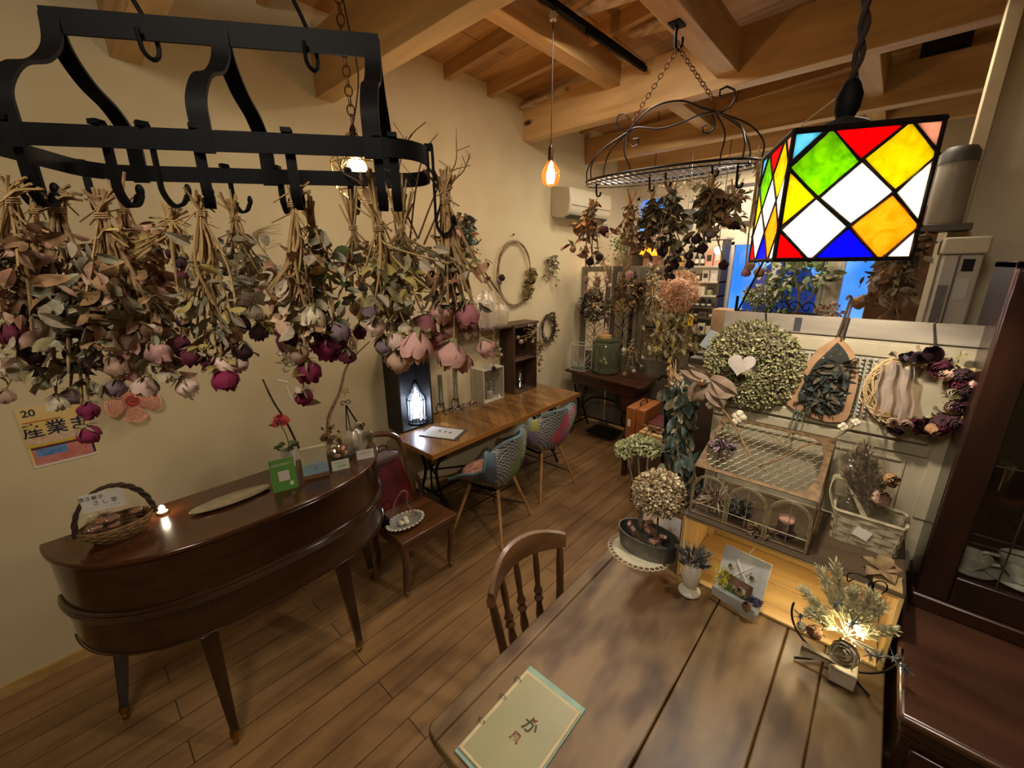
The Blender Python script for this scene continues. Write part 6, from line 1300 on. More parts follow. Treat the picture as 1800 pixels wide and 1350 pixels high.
# packet
t = T('flower_packet', 'pointed kraft packet with dark green leaves under clear film on the panel', 'packet', tuple(ay(1450, 680, 1.92)))
def A9(px, py, y=1.925): return ay(px, py, y)
ol = smoothpath([A9(*q) for q in ((1474, 592), (1496, 612), (1508, 640), (1508, 672), (1500, 705), (1488, 738), (1462, 742), (1440, 738), (1384, 712), (1398, 672), (1420, 635), (1445, 605))], 3)[:-1]
part('kraft_backing', MB().slab(ol, (0, .003, 0)), mat('kraft', '#8a6848', '#9c7a58', .8, ns=20), t)
il = smoothpath([A9(*q, 1.915) for q in ((1472, 602), (1490, 625), (1496, 655), (1488, 700), (1476, 728), (1440, 728), (1402, 705), (1415, 668), (1440, 628))], 3)[:-1]
part('dark_lining', MB().slab([p + V((0, .009, 0)) for p in il], (0, .0008, 0)), mat('lining_dark', '#20221e', '#33352c', .6, ns=60), t)
part('film_window', MB().slab(il, (0, -.002, 0)), thin('packet_film', '#fbfbfb', .05, rough=.1, crinkle=30), t); m = MB(); rd = random.Random(6); cpk = A9(1455, 670, 1.918)
for k in range(240): q = cpk + V((rd.gauss(0, .022), rd.uniform(-.004, .004), rd.uniform(-.10, .07))); q.x = max(min(q.x + (q.z - cpk.z) * .25, cpk.x + .035), cpk.x - .04); leaf(m, q + V((0, -.001, 0)), (rd.gauss(.1, .3), rd.gauss(0, .1), rd.uniform(-1, .2)), .055, .013, rd, mi=rd.randrange(2))
part('leaves', m, [petalmat('leaf_night', '#141a18', '#28322c', '#3c463e'), LM['dark']], t)
m = MB()
for a, b in (((1400, 715), (1383, 760)), ((1404, 720), (1393, 765)), ((1410, 720), (1388, 765)), ((1416, 722), (1408, 745))): m.tube([A9(*a, 1.915), A9(*b, 1.905)], .002, 5)
part('stems', m, LM['bluegreen'], t)
solo('wooden_peg', MB().tube(smoothpath([A9(1470, 596, 1.93), A9(1484, 560, 1.925), A9(1494, 530, 1.915), A9(1497, 524, 1.91), A9(1492, 520, 1.9), A9(1488, 527, 1.9)], 4), .0042, 8).tube([A9(1478, 600, 1.925), A9(1490, 560, 1.92), A9(1499, 530, 1.92)], .0032, 8), mat('peg_wood', '#2e2118', '#4e3b2b', .6, ns=30), 'brown bent wooden cane holding the pointed packet at the panel top', 'cane')
# --- wire conservatory cage on the crate
ZC = CZ1 + .0005
t = T('wire_house', 'rusty wire garden house with arches and chicken wire roof on the crate', 'ornament', (-.25, 1.72, ZC)); M_rw = mat('rusty_wire', '#8f8468', '#b5aa8a', .45, .4, ns=60); M_rust = mat('rust_metal', '#55402a', '#7d6444', .6, .3, ns=50)
y0, y1 = 1.565, 1.90; x0, x1 = -.452, -.055; zf = 1.235; zb = 1.352
def roof(u, v): return V((x0 + (x1 - x0) * u, y0 + (y1 - y0) * v * .98, zf + (zb - zf) * v))
m = MB()
for i in range(3):
    a, b = x0 + (x1 - x0) * i / 3, x0 + (x1 - x0) * (i + 1) / 3; c = (a + b) / 2; r = (b - a) / 2 - .003
    for o in (0, .006): m.tube([(c - r + o * .5, y0, ZC)] + [(c + (r - o) * cos(pi - k * pi / 10), y0, ZC + .115 + (r - o) * sin(k * pi / 10)) for k in range(11)] + [(c + r - o * .5, y0, ZC)], .002, 5)
    m.tube([(c, y0, ZC + .02), (c, y0, ZC + .115 + r)], .0015, 5); m.tube([(a, y0, ZC + .05), (b, y0, ZC + .05)], .0015, 5)
part('arches', m, M_rw, t, label='pale wire arches')
m = MB()
for x in (x0, x1): m.tube([(x, y0, ZC), (x, y0, zf)], .003, 5); m.tube([(x, y1, ZC), (x, y1, zb)], .003, 5); m.tube([(x, y0, ZC + .004), (x, y1, ZC + .004)], .003, 5); m.tube([(x, y0, ZC + .1), (x, y1, ZC + .1)], .0015, 5)
m.tube([(x0, y0, ZC + .004), (x1, y0, ZC + .004)], .003, 5).tube([(x0, y1, ZC + .004), (x1, y1, ZC + .004)], .003, 5)
part('corner_wires', m, M_rust, t)
m = MB(); f = .045
for u0, u1, v0, v1 in ((0, 1, 0, .05), (0, 1, .95, 1), (0, .03, .05, .95), (.95, 1, .05, .95)): m.slab([roof(u0, v0), roof(u1, v0), roof(u1, v1), roof(u0, v1)], (0, -.001, .003))
for u, v in ((.03, .05), (.95, .05), (.95, .95), (.03, .95)): su, sv = (1 if u < .5 else -1), (1 if v < .5 else -1); m.slab([roof(u, v), roof(u + .12 * su, v), roof(u + .04 * su, v + .09 * sv), roof(u, v + .28 * sv)], (0, -.001, .003))
part('roof_frame', m, M_rust, t, label='rusty stamped roof frame')
m = MB(); nr, nc_ = 13, 13
for i in range(nc_):
    for j in range(nr):
        u, v = .03 + .92 * (i + .5 * (j % 2)) / nc_, .05 + .9 * j / nr; du, dv = .92 / nc_, .9 / nr
        if u + du * .5 > .95: continue
        m.tube([roof(u, v), roof(u, v + dv * .45), roof(u + du * .5, v + dv)], .0012, 3, cap=False); m.tube([roof(u, v + dv * .45), roof(u - du * .5 if u - du * .5 > .03 else .03, v + dv)], .0012, 3, cap=False)
part('chicken_wire', m, M_rw, t)
def AC_(px, py, y): return ay(px, py, y)
# things in and on the wire house
cc = V((-.135, 1.65, ZC)); t = T('candle', 'pink candle in a small glass on a dark dish inside the wire house', 'candle', tuple(cc))
part('dish', MB().lathe([(.03, 0), (.038, .008), (.036, .008), (.0, .004)], cc, 20), mat('dish_plum', '#2e1a1c', rough=.3), t); part('wax', MB().lathe([(.022, .008), (.026, .055), (.0, .055)], cc, 18), mat('wax_pink', '#a8786a', '#b88878', .5, ns=40), t); part('glass', MB().lathe([(.0245, .008), (.0285, .066), (.0275, .066), (.0235, .01)], cc, 18), M_cg, t)
def tuft(name, label, cat, c, r, h, n, L, W, cols, seed, up=.4, group=None):
    rd = random.Random(seed); c = V(c); m = MB()
    for k in range(n):
        a = rd.uniform(0, 6.28); q = sqrt(rd.random()); p = c + V((r * q * cos(a) * .5, r * q * sin(a) * .5, rd.uniform(0, h * .6))); leaf(m, p, (cos(a) * q, sin(a) * q, up + rd.gauss(0, .3)), L * rd.uniform(.6, 1.2), W, rd, mi=rd.randrange(len(cols)))
    return solo(name, m, [LM[x] if x in LM else FM[x] for x in cols], label, cat, group)
LM['lavgrey'] = petalmat('leaf_lavgrey', '#3a3c40', '#62666a', '#84888a')
tuft('lavender_tuft', 'grey blue lavender tuft under the middle arch of the wire house', 'dried flowers', (-.30, 1.66, ZC), .06, .09, 170, .035, .006, ['lavgrey', 'dark'], 81)
tuft('twig_nest', 'brown twig nest with moss behind the first arch of the wire house', 'nest', (-.385, 1.69, ZC), .08, .07, 170, .06, .004, ['brown', 'pale', 'dark'], 82, .1)
tuft('dried_tuft', 'plum brown dried flower tuft lying on the chicken wire roof', 'dried flowers', roof(.16, .35) + V((0, 0, .008)), .08, .04, 120, .022, .007, ['dark', 'mauve', 'darkred'], 83, .3)
tuft('moss', 'purplish brown moss along the crate front beside the candle dish', 'moss', (-.2, 1.60, ZC), .09, .015, 90, .018, .005, ['dark', 'brown'], 84, .2)
t = T('cotton_branch', 'forked branch with cotton bolls lying across the chicken wire roof', 'branch', tuple(roof(.5, .5))); m = MB(); rd = random.Random(19)
main = smoothpath([AC_(1240, 700, 1.86), AC_(1262, 712, 1.84), AC_(1290, 745, 1.78), AC_(1318, 800, 1.70), AC_(1345, 828, 1.66)], 5); m.tube(main, .0035, 6)
br2 = smoothpath([AC_(1330, 820, 1.66), AC_(1375, 805, 1.70), AC_(1410, 785, 1.76), AC_(1440, 778, 1.8)], 5); m.tube(br2, .003, 6)
br3 = smoothpath([AC_(1385, 790, 1.75), AC_(1365, 770, 1.80), AC_(1350, 765, 1.82)], 3); m.tube(br3, .002, 5)
br4 = smoothpath([AC_(1462, 772, 1.86), AC_(1485, 760, 1.86), AC_(1508, 742, 1.85), AC_(1516, 720, 1.85), AC_(1516, 700, 1.9)], 4); m.tube(br4, .0025, 5)
part('stems', m, M_twig, t)
for p, s_ in ((AC_(1248, 712, 1.85), .016), (AC_(1300, 732, 1.83), .026), (AC_(1290, 742, 1.80), .014), (AC_(1482, 750, 1.86), .016), (AC_(1505, 742, 1.85), .014)):
    mm = MB(); 
    for k in range(4): mm.sph(p + V((s_ * .5 * cos(k * 1.6), -.2 * s_, s_ * .5 * sin(k * 1.6))), s_ * .62, 9, 6)
    part('cotton_boll', mm, mat('cotton', '#b5a98e', '#cfc6ae', .95, ns=60, bmp=.5), t, label='pale fluffy cotton boll')
    ml = MB(); [ml.tube([p + V((0, .3 * s_, 0)), p + V((s_ * 1.1 * cos(k * 1.57 + .5), -.3 * s_, s_ * 1.1 * sin(k * 1.57 + .5)))], .0015, 4) for k in range(4)]; part('husk', ml, M_twigd, t)
# --- woven basket with film wrapped pampas
t = T('woven_basket', 'whitewashed woven strip basket with white tag on the crate near the hutch', 'basket', (.09, 1.79, ZC)); M_wv = mat('willow_white', '#8f8468', '#b5aa8e', .8, ns=40); m = MB()
bx0, bx1, by0, by1 = -.005, .172, 1.735, 1.85
def loopb(z, o=0): k = 1 + .10 * (z - ZC) / .11; cx, cy = (bx0 + bx1) / 2, (by0 + by1) / 2; hx, hy = (bx1 - bx0) / 2 * k + o, (by1 - by0) / 2 * k + o; return [V((cx + sx * hx * q, cy + sy * hy * w_, z)) for sx, sy, q, w_ in ((-1, -1, .9, 1), (-.5, -1, 1, 1), (0, -1, 1, 1), (.5, -1, 1, 1), (1, -1, .9, 1), (1, -1, 1, .7), (1, 0, 1, 1), (1, 1, 1, .8), (1, 1, .9, 1), (.5, 1, 1, 1), (0, 1, 1, 1), (-.5, 1, 1, 1), (-1, 1, .9, 1), (-1, 1, 1, .8), (-1, 0, 1, 1), (-1, -1, 1, .7))]
for k in range(6):
    lp = loopb(ZC + .009 + k * .019); lp = [p + (p - V(((bx0 + bx1) / 2, (by0 + by1) / 2, p.z))).normalized() * (.0028 * (1 if (i + k) % 2 else -1)) for i, p in enumerate(lp)]; m.strap(smoothpath(lp + [lp[0]], 2), .0165, .003, Z_)
part('weave', m, M_wv, t); m = MB()
for a, b in zip(loopb(ZC + .001), loopb(ZC + .115)): m.strap([a, b], .010, .002, (b - a).cross(a - V((.0835, 1.79, a.z))))
part('stakes', m, M_wv, t); part('bottom', MB().box(bx0 + .008, bx1 - .008, by0 + .008, by1 - .008, ZC, ZC + .004), M_wv, t); part('rim', MB().tube(loopb(ZC + .117), .006, 6, True), M_wv, t)
part('handle', MB().strap(smoothpath([(-.008, 1.745, ZC + .10), (-.035, 1.76, ZC + .17), (-.03, 1.79, ZC + .215), (.005, 1.80, ZC + .20), (.05, 1.77, ZC + .14), (.075, 1.74, ZC + .11)], 5), .022, .003, (0, 1, .3)), M_wv, t)
tg = ay(1515, 938, 1.728); tm = Matrix.Rotation(radians(18), 3, 'Y'); q = [tg + tm @ V((a, 0, b)) for a, b in ((-.022, -.018), (.022, -.018), (.022, .018), (-.022, .018))]; part('tag', MB().slab(q, (0, -.0015, 0)), mat('tag_white', '#dedad0', rough=.7), t, label='white tag')
m = MB(); rd = random.Random(44); b0 = V((.08, 1.79, ZC + .06)); M_pam = petalmat('pampas_brown', '#453522', '#6e5a3e', '#8a7454')
for tip, w in ((AC_(1505, 800, 1.80), .025), (AC_(1520, 790, 1.80), .03), (AC_(1545, 850, 1.78), .02), (AC_(1490, 835, 1.80), .02), (AC_(1535, 820, 1.8), .022)):
    for k in range(170): f_ = rd.uniform(.35, 1); p = b0.lerp(tip, f_); leaf(m, p, (tip - b0).normalized() + V((rd.gauss(0, .35), rd.gauss(0, .35), 0)), .04, .005, rd)
    m.tube([b0, tip], .0018, 4)
t2 = T('pampas_bundle', 'film wrapped brown pampas and dried protea standing in the woven basket', 'dried flowers', tuple(b0)); part('plumes', m, M_pam, t2)
place('flower_head', rose('tan', 1), t2, frame(AC_(1562, 842, 1.76), (.3, -1, .3)) @ Matrix.Scale(.026, 4)); place('flower_head', rose('beige', 0), t2, frame(AC_(1545, 880, 1.77), (.1, -.6, .6)) @ Matrix.Scale(.03, 4))
m = MB(); ca_, cb_ = b0 + V((0, 0, -.02)), AC_(1512, 768, 1.80)
def fb(u, v): a = 2 * pi * u; p = ca_.lerp(cb_, v); s_ = .045 + .035 * sin(pi * min(v * .8 + .1, 1)); s_ *= 1 + .12 * sin(6 * a + 4 * v) + .06 * sin(11 * a + 9 * v); return p + V((s_ * cos(a), s_ * .6 * sin(a), 0))
m.grid(fb, 40, 14); part('film_sleeve', m, M_film, t2, label='clear crinkled film sleeve')
t = T('ribbon_bow', 'brown gauze bow lying on the crate edge before the woven basket', 'bow', (.15, 1.62, ZC)); m = MB(); kc = V((.135, 1.60, ZC + .02))
for d in ((1, .3, .2), (-1, .2, .3), (.5, -.6, -.1), (-.4, -.5, -.15), (.2, .5, .7)):
    d = V(d).normalized(); s_ = d.cross(Z_).normalized(); m.grid(lambda u, v: kc + d * (.055 * v) + s_ * ((u - .5) * .045 * sin(pi * min(v * .9 + .1, 1))) + Z_ * (.012 * sin(pi * v) + .003 * cos(8 * u)), 5, 7)
part('loops', m, mat('gauze_brown', '#6e5638', '#8a7250', .8, ns=40), t)
solo('kraft_card', MB().hexa([(.12, 1.545, ZC), (.19, 1.54, ZC), (.185, 1.60, ZC), (.12, 1.60, ZC)] + [(.12, 1.545, ZC + .004), (.19, 1.54, ZC + .004), (.185, 1.60, ZC + .02), (.12, 1.60, ZC + .02)]), mat('kraft_lit', '#8f7448', '#a38856', .7, ns=20), 'folded kraft tag on the corner of the crate above the crate opening', 'tag')
# --- zinc tub, doily, bars, hydrangeas
tc = V((-.625, 1.60, .7425)); M_zn = mat('zinc', '#6c6c68', '#83837e', .45, .7, ns=25)
dm = MB(); dr = .155; dm.lathe([(.0, 0), (.12, 0), (.12, .0012), (0, .0012)], tc - V((.02, .03, .002)), 30, sx=1, sy=.9)
for k in range(34): a = k * 2 * pi / 34; dm.tube([tc + V((-.02 + .131 * cos(a) + .012 * cos(b), -.03 + .118 * sin(a) + .012 * sin(b), -.0012)) for b in [i * pi / 5 for i in range(10)]], .0022, 4, True)
solo('doily', dm, mat('crochet_white', '#c9c2ac', '#b8b098', .9, ns=90), 'white crocheted lace doily under the zinc tub', 'doily')
t = T('zinc_tub', 'oval grey zinc tub holding brown bars at the corner of the table', 'tub', tuple(tc))
part('tub_body', MB().lathe([(0, .001), (.95, .001), (1.0, .08), (1.03, .082), (1.03, .086), (.985, .086), (.93, .006), (0, .006)], tc, 40, sx=.135, sy=.085), M_zn, t)
rd = random.Random(12)
for k, (dx, dy, rz, tl) in enumerate(((-.07, -.01, 20, 60), (-.04, -.03, 50, 55), (.0, .03, 10, 50), (.05, -.035, 85, 20), (.07, .01, 100, 35), (-.02, .04, 140, 60), (.02, -.01, 70, 40))):
    M9 = Matrix.Translation(tc + V((dx, dy, .075 + .004 * k))) @ Matrix.Rotation(radians(rz), 4, 'Z') @ Matrix.Rotation(radians(tl), 4, 'Y'); m = MB().box(-.036, .036, -.016, .016, -.009, .009).xf(M9); f_ = MB().box(-.04, .04, -.018, .018, -.011, .011).xf(M9)
    b_ = T('wrapped_bar', 'brown cake bar in clear wrap heaped in the zinc tub', 'cake bar', tuple(tc + V((dx, dy, .06))), 'wrapped bars in the zinc tub'); part('bar', m, mat('bar_brown', '#8a5c4c', '#b58a78', .5, ns=40), b_, bevel=.004); part('film_wrapper', f_, M_film, b_, bevel=.005)
def hydrangea(name, label, lobes, stem_to, cols, seed, n=700, L=(.014, .024)):
    rd = random.Random(seed); t = T(name, label, 'dried flowers', tuple(stem_to)); m = MB()
    for c, r, sz in lobes:
        c = V(c)
        for k in range(n):
            d = V((rd.gauss(0, 1), rd.gauss(0, 1), rd.gauss(0, 1))).normalized()
            if d.z < -.75: continue
            p = c + V((d.x * r, d.y * r, d.z * r * sz)) * rd.uniform(.78, 1.0); leaf(m, p, d + V((rd.gauss(0, .6), rd.gauss(0, .6), rd.gauss(0, .6))), rd.uniform(*L), .0085, rd, mi=rd.randrange(len(cols)))
    part('florets', m, cols, t); ms = MB()
    for c, r, sz in lobes: ms.tube(smoothpath([V(c), V(c) * .5 + V(stem_to) * .5 + V((0, .01, 0)), stem_to], 4), .004, 6); ms.sph(V(c), r * .55, 10, 8)
    part('stems', ms, LM['dark'], t); return t
hydrangea('hydrangea', 'round beige dried hydrangea head standing in the zinc tub', [(ay(1158, 868, 1.61), .105, .95)], tc + V((.04, 0, .02)), [petalmat('hyd_beige', '#a3967a', '#c8bb9c', '#dcd0b6'), petalmat('hyd_beige2', '#6f5a3c', '#9a825e', '#b39c78')], 91, 2600, (.012, .02))
hydrangea('hydrangea', 'pale green hydrangea heads rising behind the beige one', [(ay(1100, 790, 1.98), .055, .8), (ay(1140, 787, 1.98), .06, .8), (ay(1120, 780, 2.0), .05, .8)], V((-.66, 1.60, .83)), [petalmat('hyd_pale', '#a0a274', '#cccda0', '#e2e3c0'), petalmat('hyd_pale2', '#77784a', '#a3a472', '#bcbd90')], 92, 520)
# --- eucalyptus and hanging things left of the panel
bunch('large dark blue green eucalyptus bunch hanging at the edge of the cream panel', ay(1200, 692, 1.94), [(ay(1178, 885, 1.9), 'mauve', .012), (ay(1200, 880, 1.92), 'mauve', .012), (ay(1215, 850, 1.93), 'mauve', .012)], ['bluegreen', 'greygreen', 'bluegreen', 'dark'], None, 95, nleaf=230, droop=2.4, name='eucalyptus', lsize=(.06, .11), spread=.055, nbare=14, lz=(.0, 1), depth=.07, up=.03, stem='#3a3428', cat='dried leaves')
bunch('small brown drooping sprig hanging above the eucalyptus', ay(1186, 655, 1.95), [(ay(1182, 700, 1.95), 'tan', .014), (ay(1190, 720, 1.95), 'beige', .014)], ['brown', 'pale'], None, 96, nleaf=50, name='dried_sprig', lsize=(.03, .05), spread=.02, nbare=5, lz=(.1, 1), depth=.03)
film_bag('film_bag', 'shiny crumpled silver film packet between bay leaves and hydrangea wreath', ay(1203, 685, 2.05), .035, .02, .10, None, mat('foil', '#a8b4b8', '#dfe6e6', .15, .9, ns=40), seed=12)
t = T('iron_stand', 'black turned iron stand behind the eucalyptus bunch', 'stand', (-1.02, 2.75, 0)); part('post', MB().lathe([(.03, 0), (.012, .04), (.012, .8), (.025, .83), (.012, .86), (.02, 1.0), (.035, 1.08), (.012, 1.12), (.012, 1.22), (.03, 1.24), (.0, 1.26)], (-1.02, 2.75, .0), 14), M_black, t); part('base', MB().lathe([(.12, 0), (.11, .02), (.03, .03)], (-1.02, 2.75, 0), 20), M_black, t)
part('arm', MB().tube(smoothpath([(-1.02, 2.75, 1.2), (-1.06, 2.74, 1.26), (-1.1, 2.73, 1.22)], 4), .008, 6).tube(smoothpath([(-1.02, 2.75, 1.2), (-.97, 2.76, 1.25), (-.93, 2.77, 1.21)], 4), .008, 6), M_black, t)
# --- vase
vc = V((-.385, 1.468, .7405)); VS = Matrix.Translation(vc) @ Matrix.Scale(1.36, 4) @ Matrix.Translation(-vc)
t = T('vase', 'small white footed ceramic vase of dried lavender before the crate', 'vase', tuple(vc))
part('vase_body', MB().lathe([(.028, 0), (.031, .003), (.030, .008), (.012, .016), (.012, .022), (.022, .032), (.025, .05), (.025, .098), (.0235, .1), (.022, .098), (.022, .05), (0, .035)], vc, 28).xf(VS), mat('ceramic_white', '#d2ccbe', rough=.35, coat=.3), t)
m = MB(); rd = random.Random(2)
for k in range(130): a = rd.uniform(0, 6.28); q = rd.random(); leaf(m, vc + V((.012 * cos(a), .012 * sin(a), .10 + .03 * rd.random())) + V((.018 * q * cos(a), .018 * q * sin(a), 0)), (cos(a) * q, sin(a) * q, .6), .028, .0045, rd, mi=rd.randrange(2))
part('dried_lavender', m.xf(VS), [LM['lavgrey'], LM['dark']], t)
# --- plaque with flowers
t = T('plaque', 'white marbled plaster plaque with dried posy pocket leaning on the crate', 'plaque', (-.23, 1.50, .745)); M_pl = mat('plaster_marble', '#c4c4c0', '#8f9698', .6, ns=9)
pn = V((-.10, -.93, .32)).normalized(); pc = V((-.228, 1.495, .757)); pe = V((0, 0, 1)).cross(pn).normalized() * 1; pe = (Z_.cross(pn)).normalized(); pu = pn.cross(pe); 
if pu.z < 0: pu = -pu
if pe.x < 0: pe = -pe
def PL(u, v, d=0): return pc + pe * (u * 1.3) + pu * (v * 1.32) + pn * (d * 1.2)
part('slab', MB().slab([PL(-.062, 0), PL(.062, 0), PL(.062, .155), PL(-.062, .155)], pn * .008), M_pl, t, bevel=.002)
part('pocket', MB().slab([PL(-.062, 0, .008), PL(.055, -.012, .008), PL(.055, .025, .03), PL(-.062, .032, .03)], pn * .004).slab([PL(-.062, 0, .008), PL(-.062, .032, .03), PL(-.058, .032, .03), PL(-.058, 0, .008)], pe * .002), M_pl, t, bevel=.001)
part('bark_strip', MB().slab([PL(-.035, .045, .009), PL(.035, .04, .009), PL(.035, .075, .009), PL(-.035, .08, .009)], pn * .004), mat('bark_strip', '#5a4030', '#7a5c44', .8, ns=40), t)
part('crossed_sticks', MB().tube([PL(-.02, .13, .014), PL(.018, .078, .014)], .0022, 5).tube([PL(.022, .13, .017), PL(-.018, .082, .017)], .0022, 5), mat('stick_white', '#d8d4c4', rough=.7), t)
for u, v, col, s_ in ((-.028, .103, 'cream', .009), (.03, .098, 'cream', .009), (.012, .048, 'cream', .014), (.035, .02, 'tan', .014), (-.01, .052, 'cream', .006)): place('flower_head', rose(col, 0), t, frame(PL(u, v, .022), pn + pu * .6) @ Matrix.Scale(s_ * 1.3, 4))
m = MB(); rd = random.Random(23)
for k in range(90): u = rd.gauss(-.04, .01); leaf(m, PL(u, rd.uniform(.04, .085), rd.uniform(.014, .03)), pu + V((rd.gauss(0, .6), rd.gauss(0, .6), 0)), .014, .0045, rd)
for k in range(50): leaf(m, PL(rd.uniform(-.03, .03), .035, .02), pu + pe * rd.gauss(0, .6) + pn * .3, .03, .006, rd, mi=1)
for k in range(50): leaf(m, PL(rd.uniform(.03, .06), rd.uniform(.03, .05), .025), pu * .5 + pe * rd.uniform(0, 1) + pn * .3, .025, .005, rd, mi=2)
part('posy', m, [petalmat('solidago', '#8f8a1e', '#c4b93a', '#d8cf5c'), LM['green'], petalmat('statice', '#2c2c4a', '#4a4c72', '#8c8fa0')], t)
part('string', MB().tube([PL(-.0, .15, .006), PL(.012, .19, -.01)], .0022, 5), mat('string_pale', '#c9b79a'), t)
# --- iron ring arrangement with LED
rc_ = ay(1482, 1108, 1.45); RR = .135; t = T('ring_lamp', 'iron ring stand of pampas, thistle and a soap rose with glowing light string', 'lamp', (rc_.x, 1.45, .741))
rn = V((0, 1, 0)); ring_ = [rc_ + V((RR * cos(i * pi / 20), .0, RR * sin(i * pi / 20))) for i in range(21, 46)]
part('iron_ring', MB().tube([rc_ + V((RR * cos(a), 0, RR * sin(a))) for a in [radians(170 + i * 7.2) for i in range(29)]], .0035, 7), M_iron, t)
s0 = ay(1533, 1022, 1.46); part('scroll_stem', MB().tube(smoothpath([ay(1488, 1075, 1.46), ay(1515, 1055, 1.46), ay(1528, 1040, 1.46), s0], 4), [.004] * 9 + [.007] * 3 + [.003], 7).tube(smoothpath([s0, ay(1512, 1010, 1.46), ay(1492, 1008, 1.46), ay(1490, 1022, 1.46), ay(1500, 1018, 1.46)], 4), .002, 5).tube([ay(1532 + 14 + 14 * cos(a), 1032 + 11 * sin(a), 1.46) for a in [i * pi / 8 for i in range(17)]], .002, 5), M_iron, t)
part('iron_feet', MB().tube(smoothpath([(rc_.x, 1.45, .80), (rc_.x + .05, 1.42, .765), (.17, 1.40, .747)], 4), .004, 6).tube(smoothpath([(rc_.x, 1.45, .80), (rc_.x - .05, 1.42, .765), (rc_.x - .10, 1.40, .747)], 4), .004, 6).tube(smoothpath([(rc_.x, 1.45, .80), (rc_.x, 1.49, .77), (rc_.x, 1.51, .746)], 4), .004, 6).tube([(rc_.x, 1.45, .78), (rc_.x, 1.45, .86)], .004, 6), M_iron, t)
k0 = ay(1488, 1118, 1.43); M_pp = petalmat('pampas_pale', '#9a9270', '#bdb692', '#d0caa8'); m = MB(); rd = random.Random(61)
for tip in (ay(1420, 1045, 1.44), ay(1445, 1010, 1.46), ay(1470, 1000, 1.46), ay(1500, 1045, 1.44), ay(1545, 1070, 1.44), ay(1560, 1108, 1.42), ay(1530, 1050, 1.42), ay(1430, 1080, 1.42)):
    m.tube([k0, tip], .0012, 4)
    for k in range(230): f_ = rd.uniform(.25, 1.02); leaf(m, k0.lerp(tip, f_), (tip - k0).normalized() + V((rd.gauss(0, .33), rd.gauss(0, .33), rd.gauss(0, .25))), .036, .0035, rd)
part('pampas_plumes', m, M_pp, t)
m = MB(); M_th = petalmat('thistle', '#2e3438', '#4c5458', '#7c8482')
for c in (ay(1408, 1082, 1.42), ay(1425, 1075, 1.42), ay(1470, 1062, 1.42), ay(1500, 1095, 1.40), ay(1545, 1155, 1.37), ay(1572, 1158, 1.36), ay(1590, 1172, 1.35), ay(1530, 1150, 1.38)):
    m.sph(c, .006, 7, 5); m.tube([k0, c], .0014, 4)
    for k in range(12): d = V((rd.gauss(0, 1), rd.gauss(0, 1), rd.gauss(0, 1))).normalized(); m.tube([c, c + d * .014, c + d * .027 + V((0, 0, .003))], [.0024, .0016, .0003], 4)
part('thistles', m, M_th, t, label='spiky grey thistles')
place('flower_head', rose('cream', 2), t, frame(ay(1490, 1152, 1.38), (-.25, -.75, .6)) @ Matrix.Scale(.040, 4)); place('flower_head', rose('tan', 1), t, frame(ay(1442, 1112, 1.41), (-.6, -.8, .3)) @ Matrix.Scale(.024, 4)); place('flower_head', rose('cream', 1), t, frame(ay(1420, 1105, 1.42), (-.9, -.5, .3)) @ Matrix.Scale(.018, 4))
lb = ay(1480, 1190, 1.40); part('pot_block', MB().box(lb.x - .033, lb.x + .033, 1.385, 1.445, .742, .80), mat('block_pale', '#a89c88', '#b8ac98', .7, ns=20), t, bevel=.004)
part('linen_bow', MB().grid(lambda u, v: ay(1440, 1145, 1.385) + V((-.045 + .09 * v, .01 * sin(6 * u), -.02 + .045 * (u - .5) * (1.4 - v) + .01 * v)), 5, 7), mat('linen_grey', '#8c8064', '#a0947a', .85, ns=30), t)
mled = MB(); 
for k in range(16): a = k * .9; mled.sph(k0 + V((.03 * cos(a) * (k / 16 + .3), -.012 + .01 * sin(a * 2), .02 + .028 * sin(a) * (k / 16 + .3))), .0024, 6, 4)
part('light_string', mled, emit('led_warm', '#ffe070', 12), t)
light('ring_led', 'POINT', tuple(k0 + V((.01, -.005, .035))), 1.0, (1, .84, .50), .02)
light('crate_led', 'POINT', (-.05, 1.66, .985), 1.3, (1, .86, .56), .03)
t = T('led_strip', 'small warm light strip fixed under the crate top', 'light', (-.12, 1.67, 1.0)); part('strip', MB().box(-.3, .1, 1.665, 1.675, 1.008, 1.015), emit('strip_warm', '#ffcf80', 6), t)
# --- menu book on the table
ma, mb2, mc2 = V((-.656, .80, .7425)), V((-.447, .803, .7425)), V((-.652, .475, .7425)); ex = (mb2 - ma).normalized(); ey = (ma - mc2).normalized(); t = T('menu_book', 'ring bound pale green menu book with brushed lettering on the pine table', 'menu', tuple((mb2 + mc2) / 2))
def MP(u, v, z=0): return mc2 + ex * u + ey * v + V((0, 0, z))
w, h_ = .209, .325
part('back_cover', MB().slab([MP(0, 0), MP(w, 0), MP(w, h_), MP(0, h_)], (0, 0, .003)), mat('cover_green', '#7d9c8c', '#8fae9e', .5, ns=20), t, bevel=.001)
part('pages', MB().slab([MP(.004, .012, .003), MP(w - .004, .012, .003), MP(w - .004, h_ - .022, .003), MP(.004, h_ - .022, .003)], (0, 0, .005)), mat('page_edge', '#b8a47c', '#c9b890', .6, ns=30), t)
part('title_page', MB().slab([MP(.013, .02, .008), MP(w - .012, .02, .008), MP(w - .012, h_ - .03, .008), MP(.013, h_ - .03, .008)], (0, 0, .0006)), mat('page_green', '#8f8c68', '#9a9672', .35, ns=5), t)
for v in (.10, .19, .26): part('ring', MB().tube([MP(.004 + .013 * cos(a), v, .005 + .011 * sin(a)) for a in [i * pi / 6 for i in range(12)]], .0016, 5, True), mat('steel', '#c9c9c4', rough=.2, metal=1), t)
M_red2 = mat('ink_russet', '#6e2a12', rough=.6); M_ol = mat('ink_olive', '#3c3a1a', rough=.6)
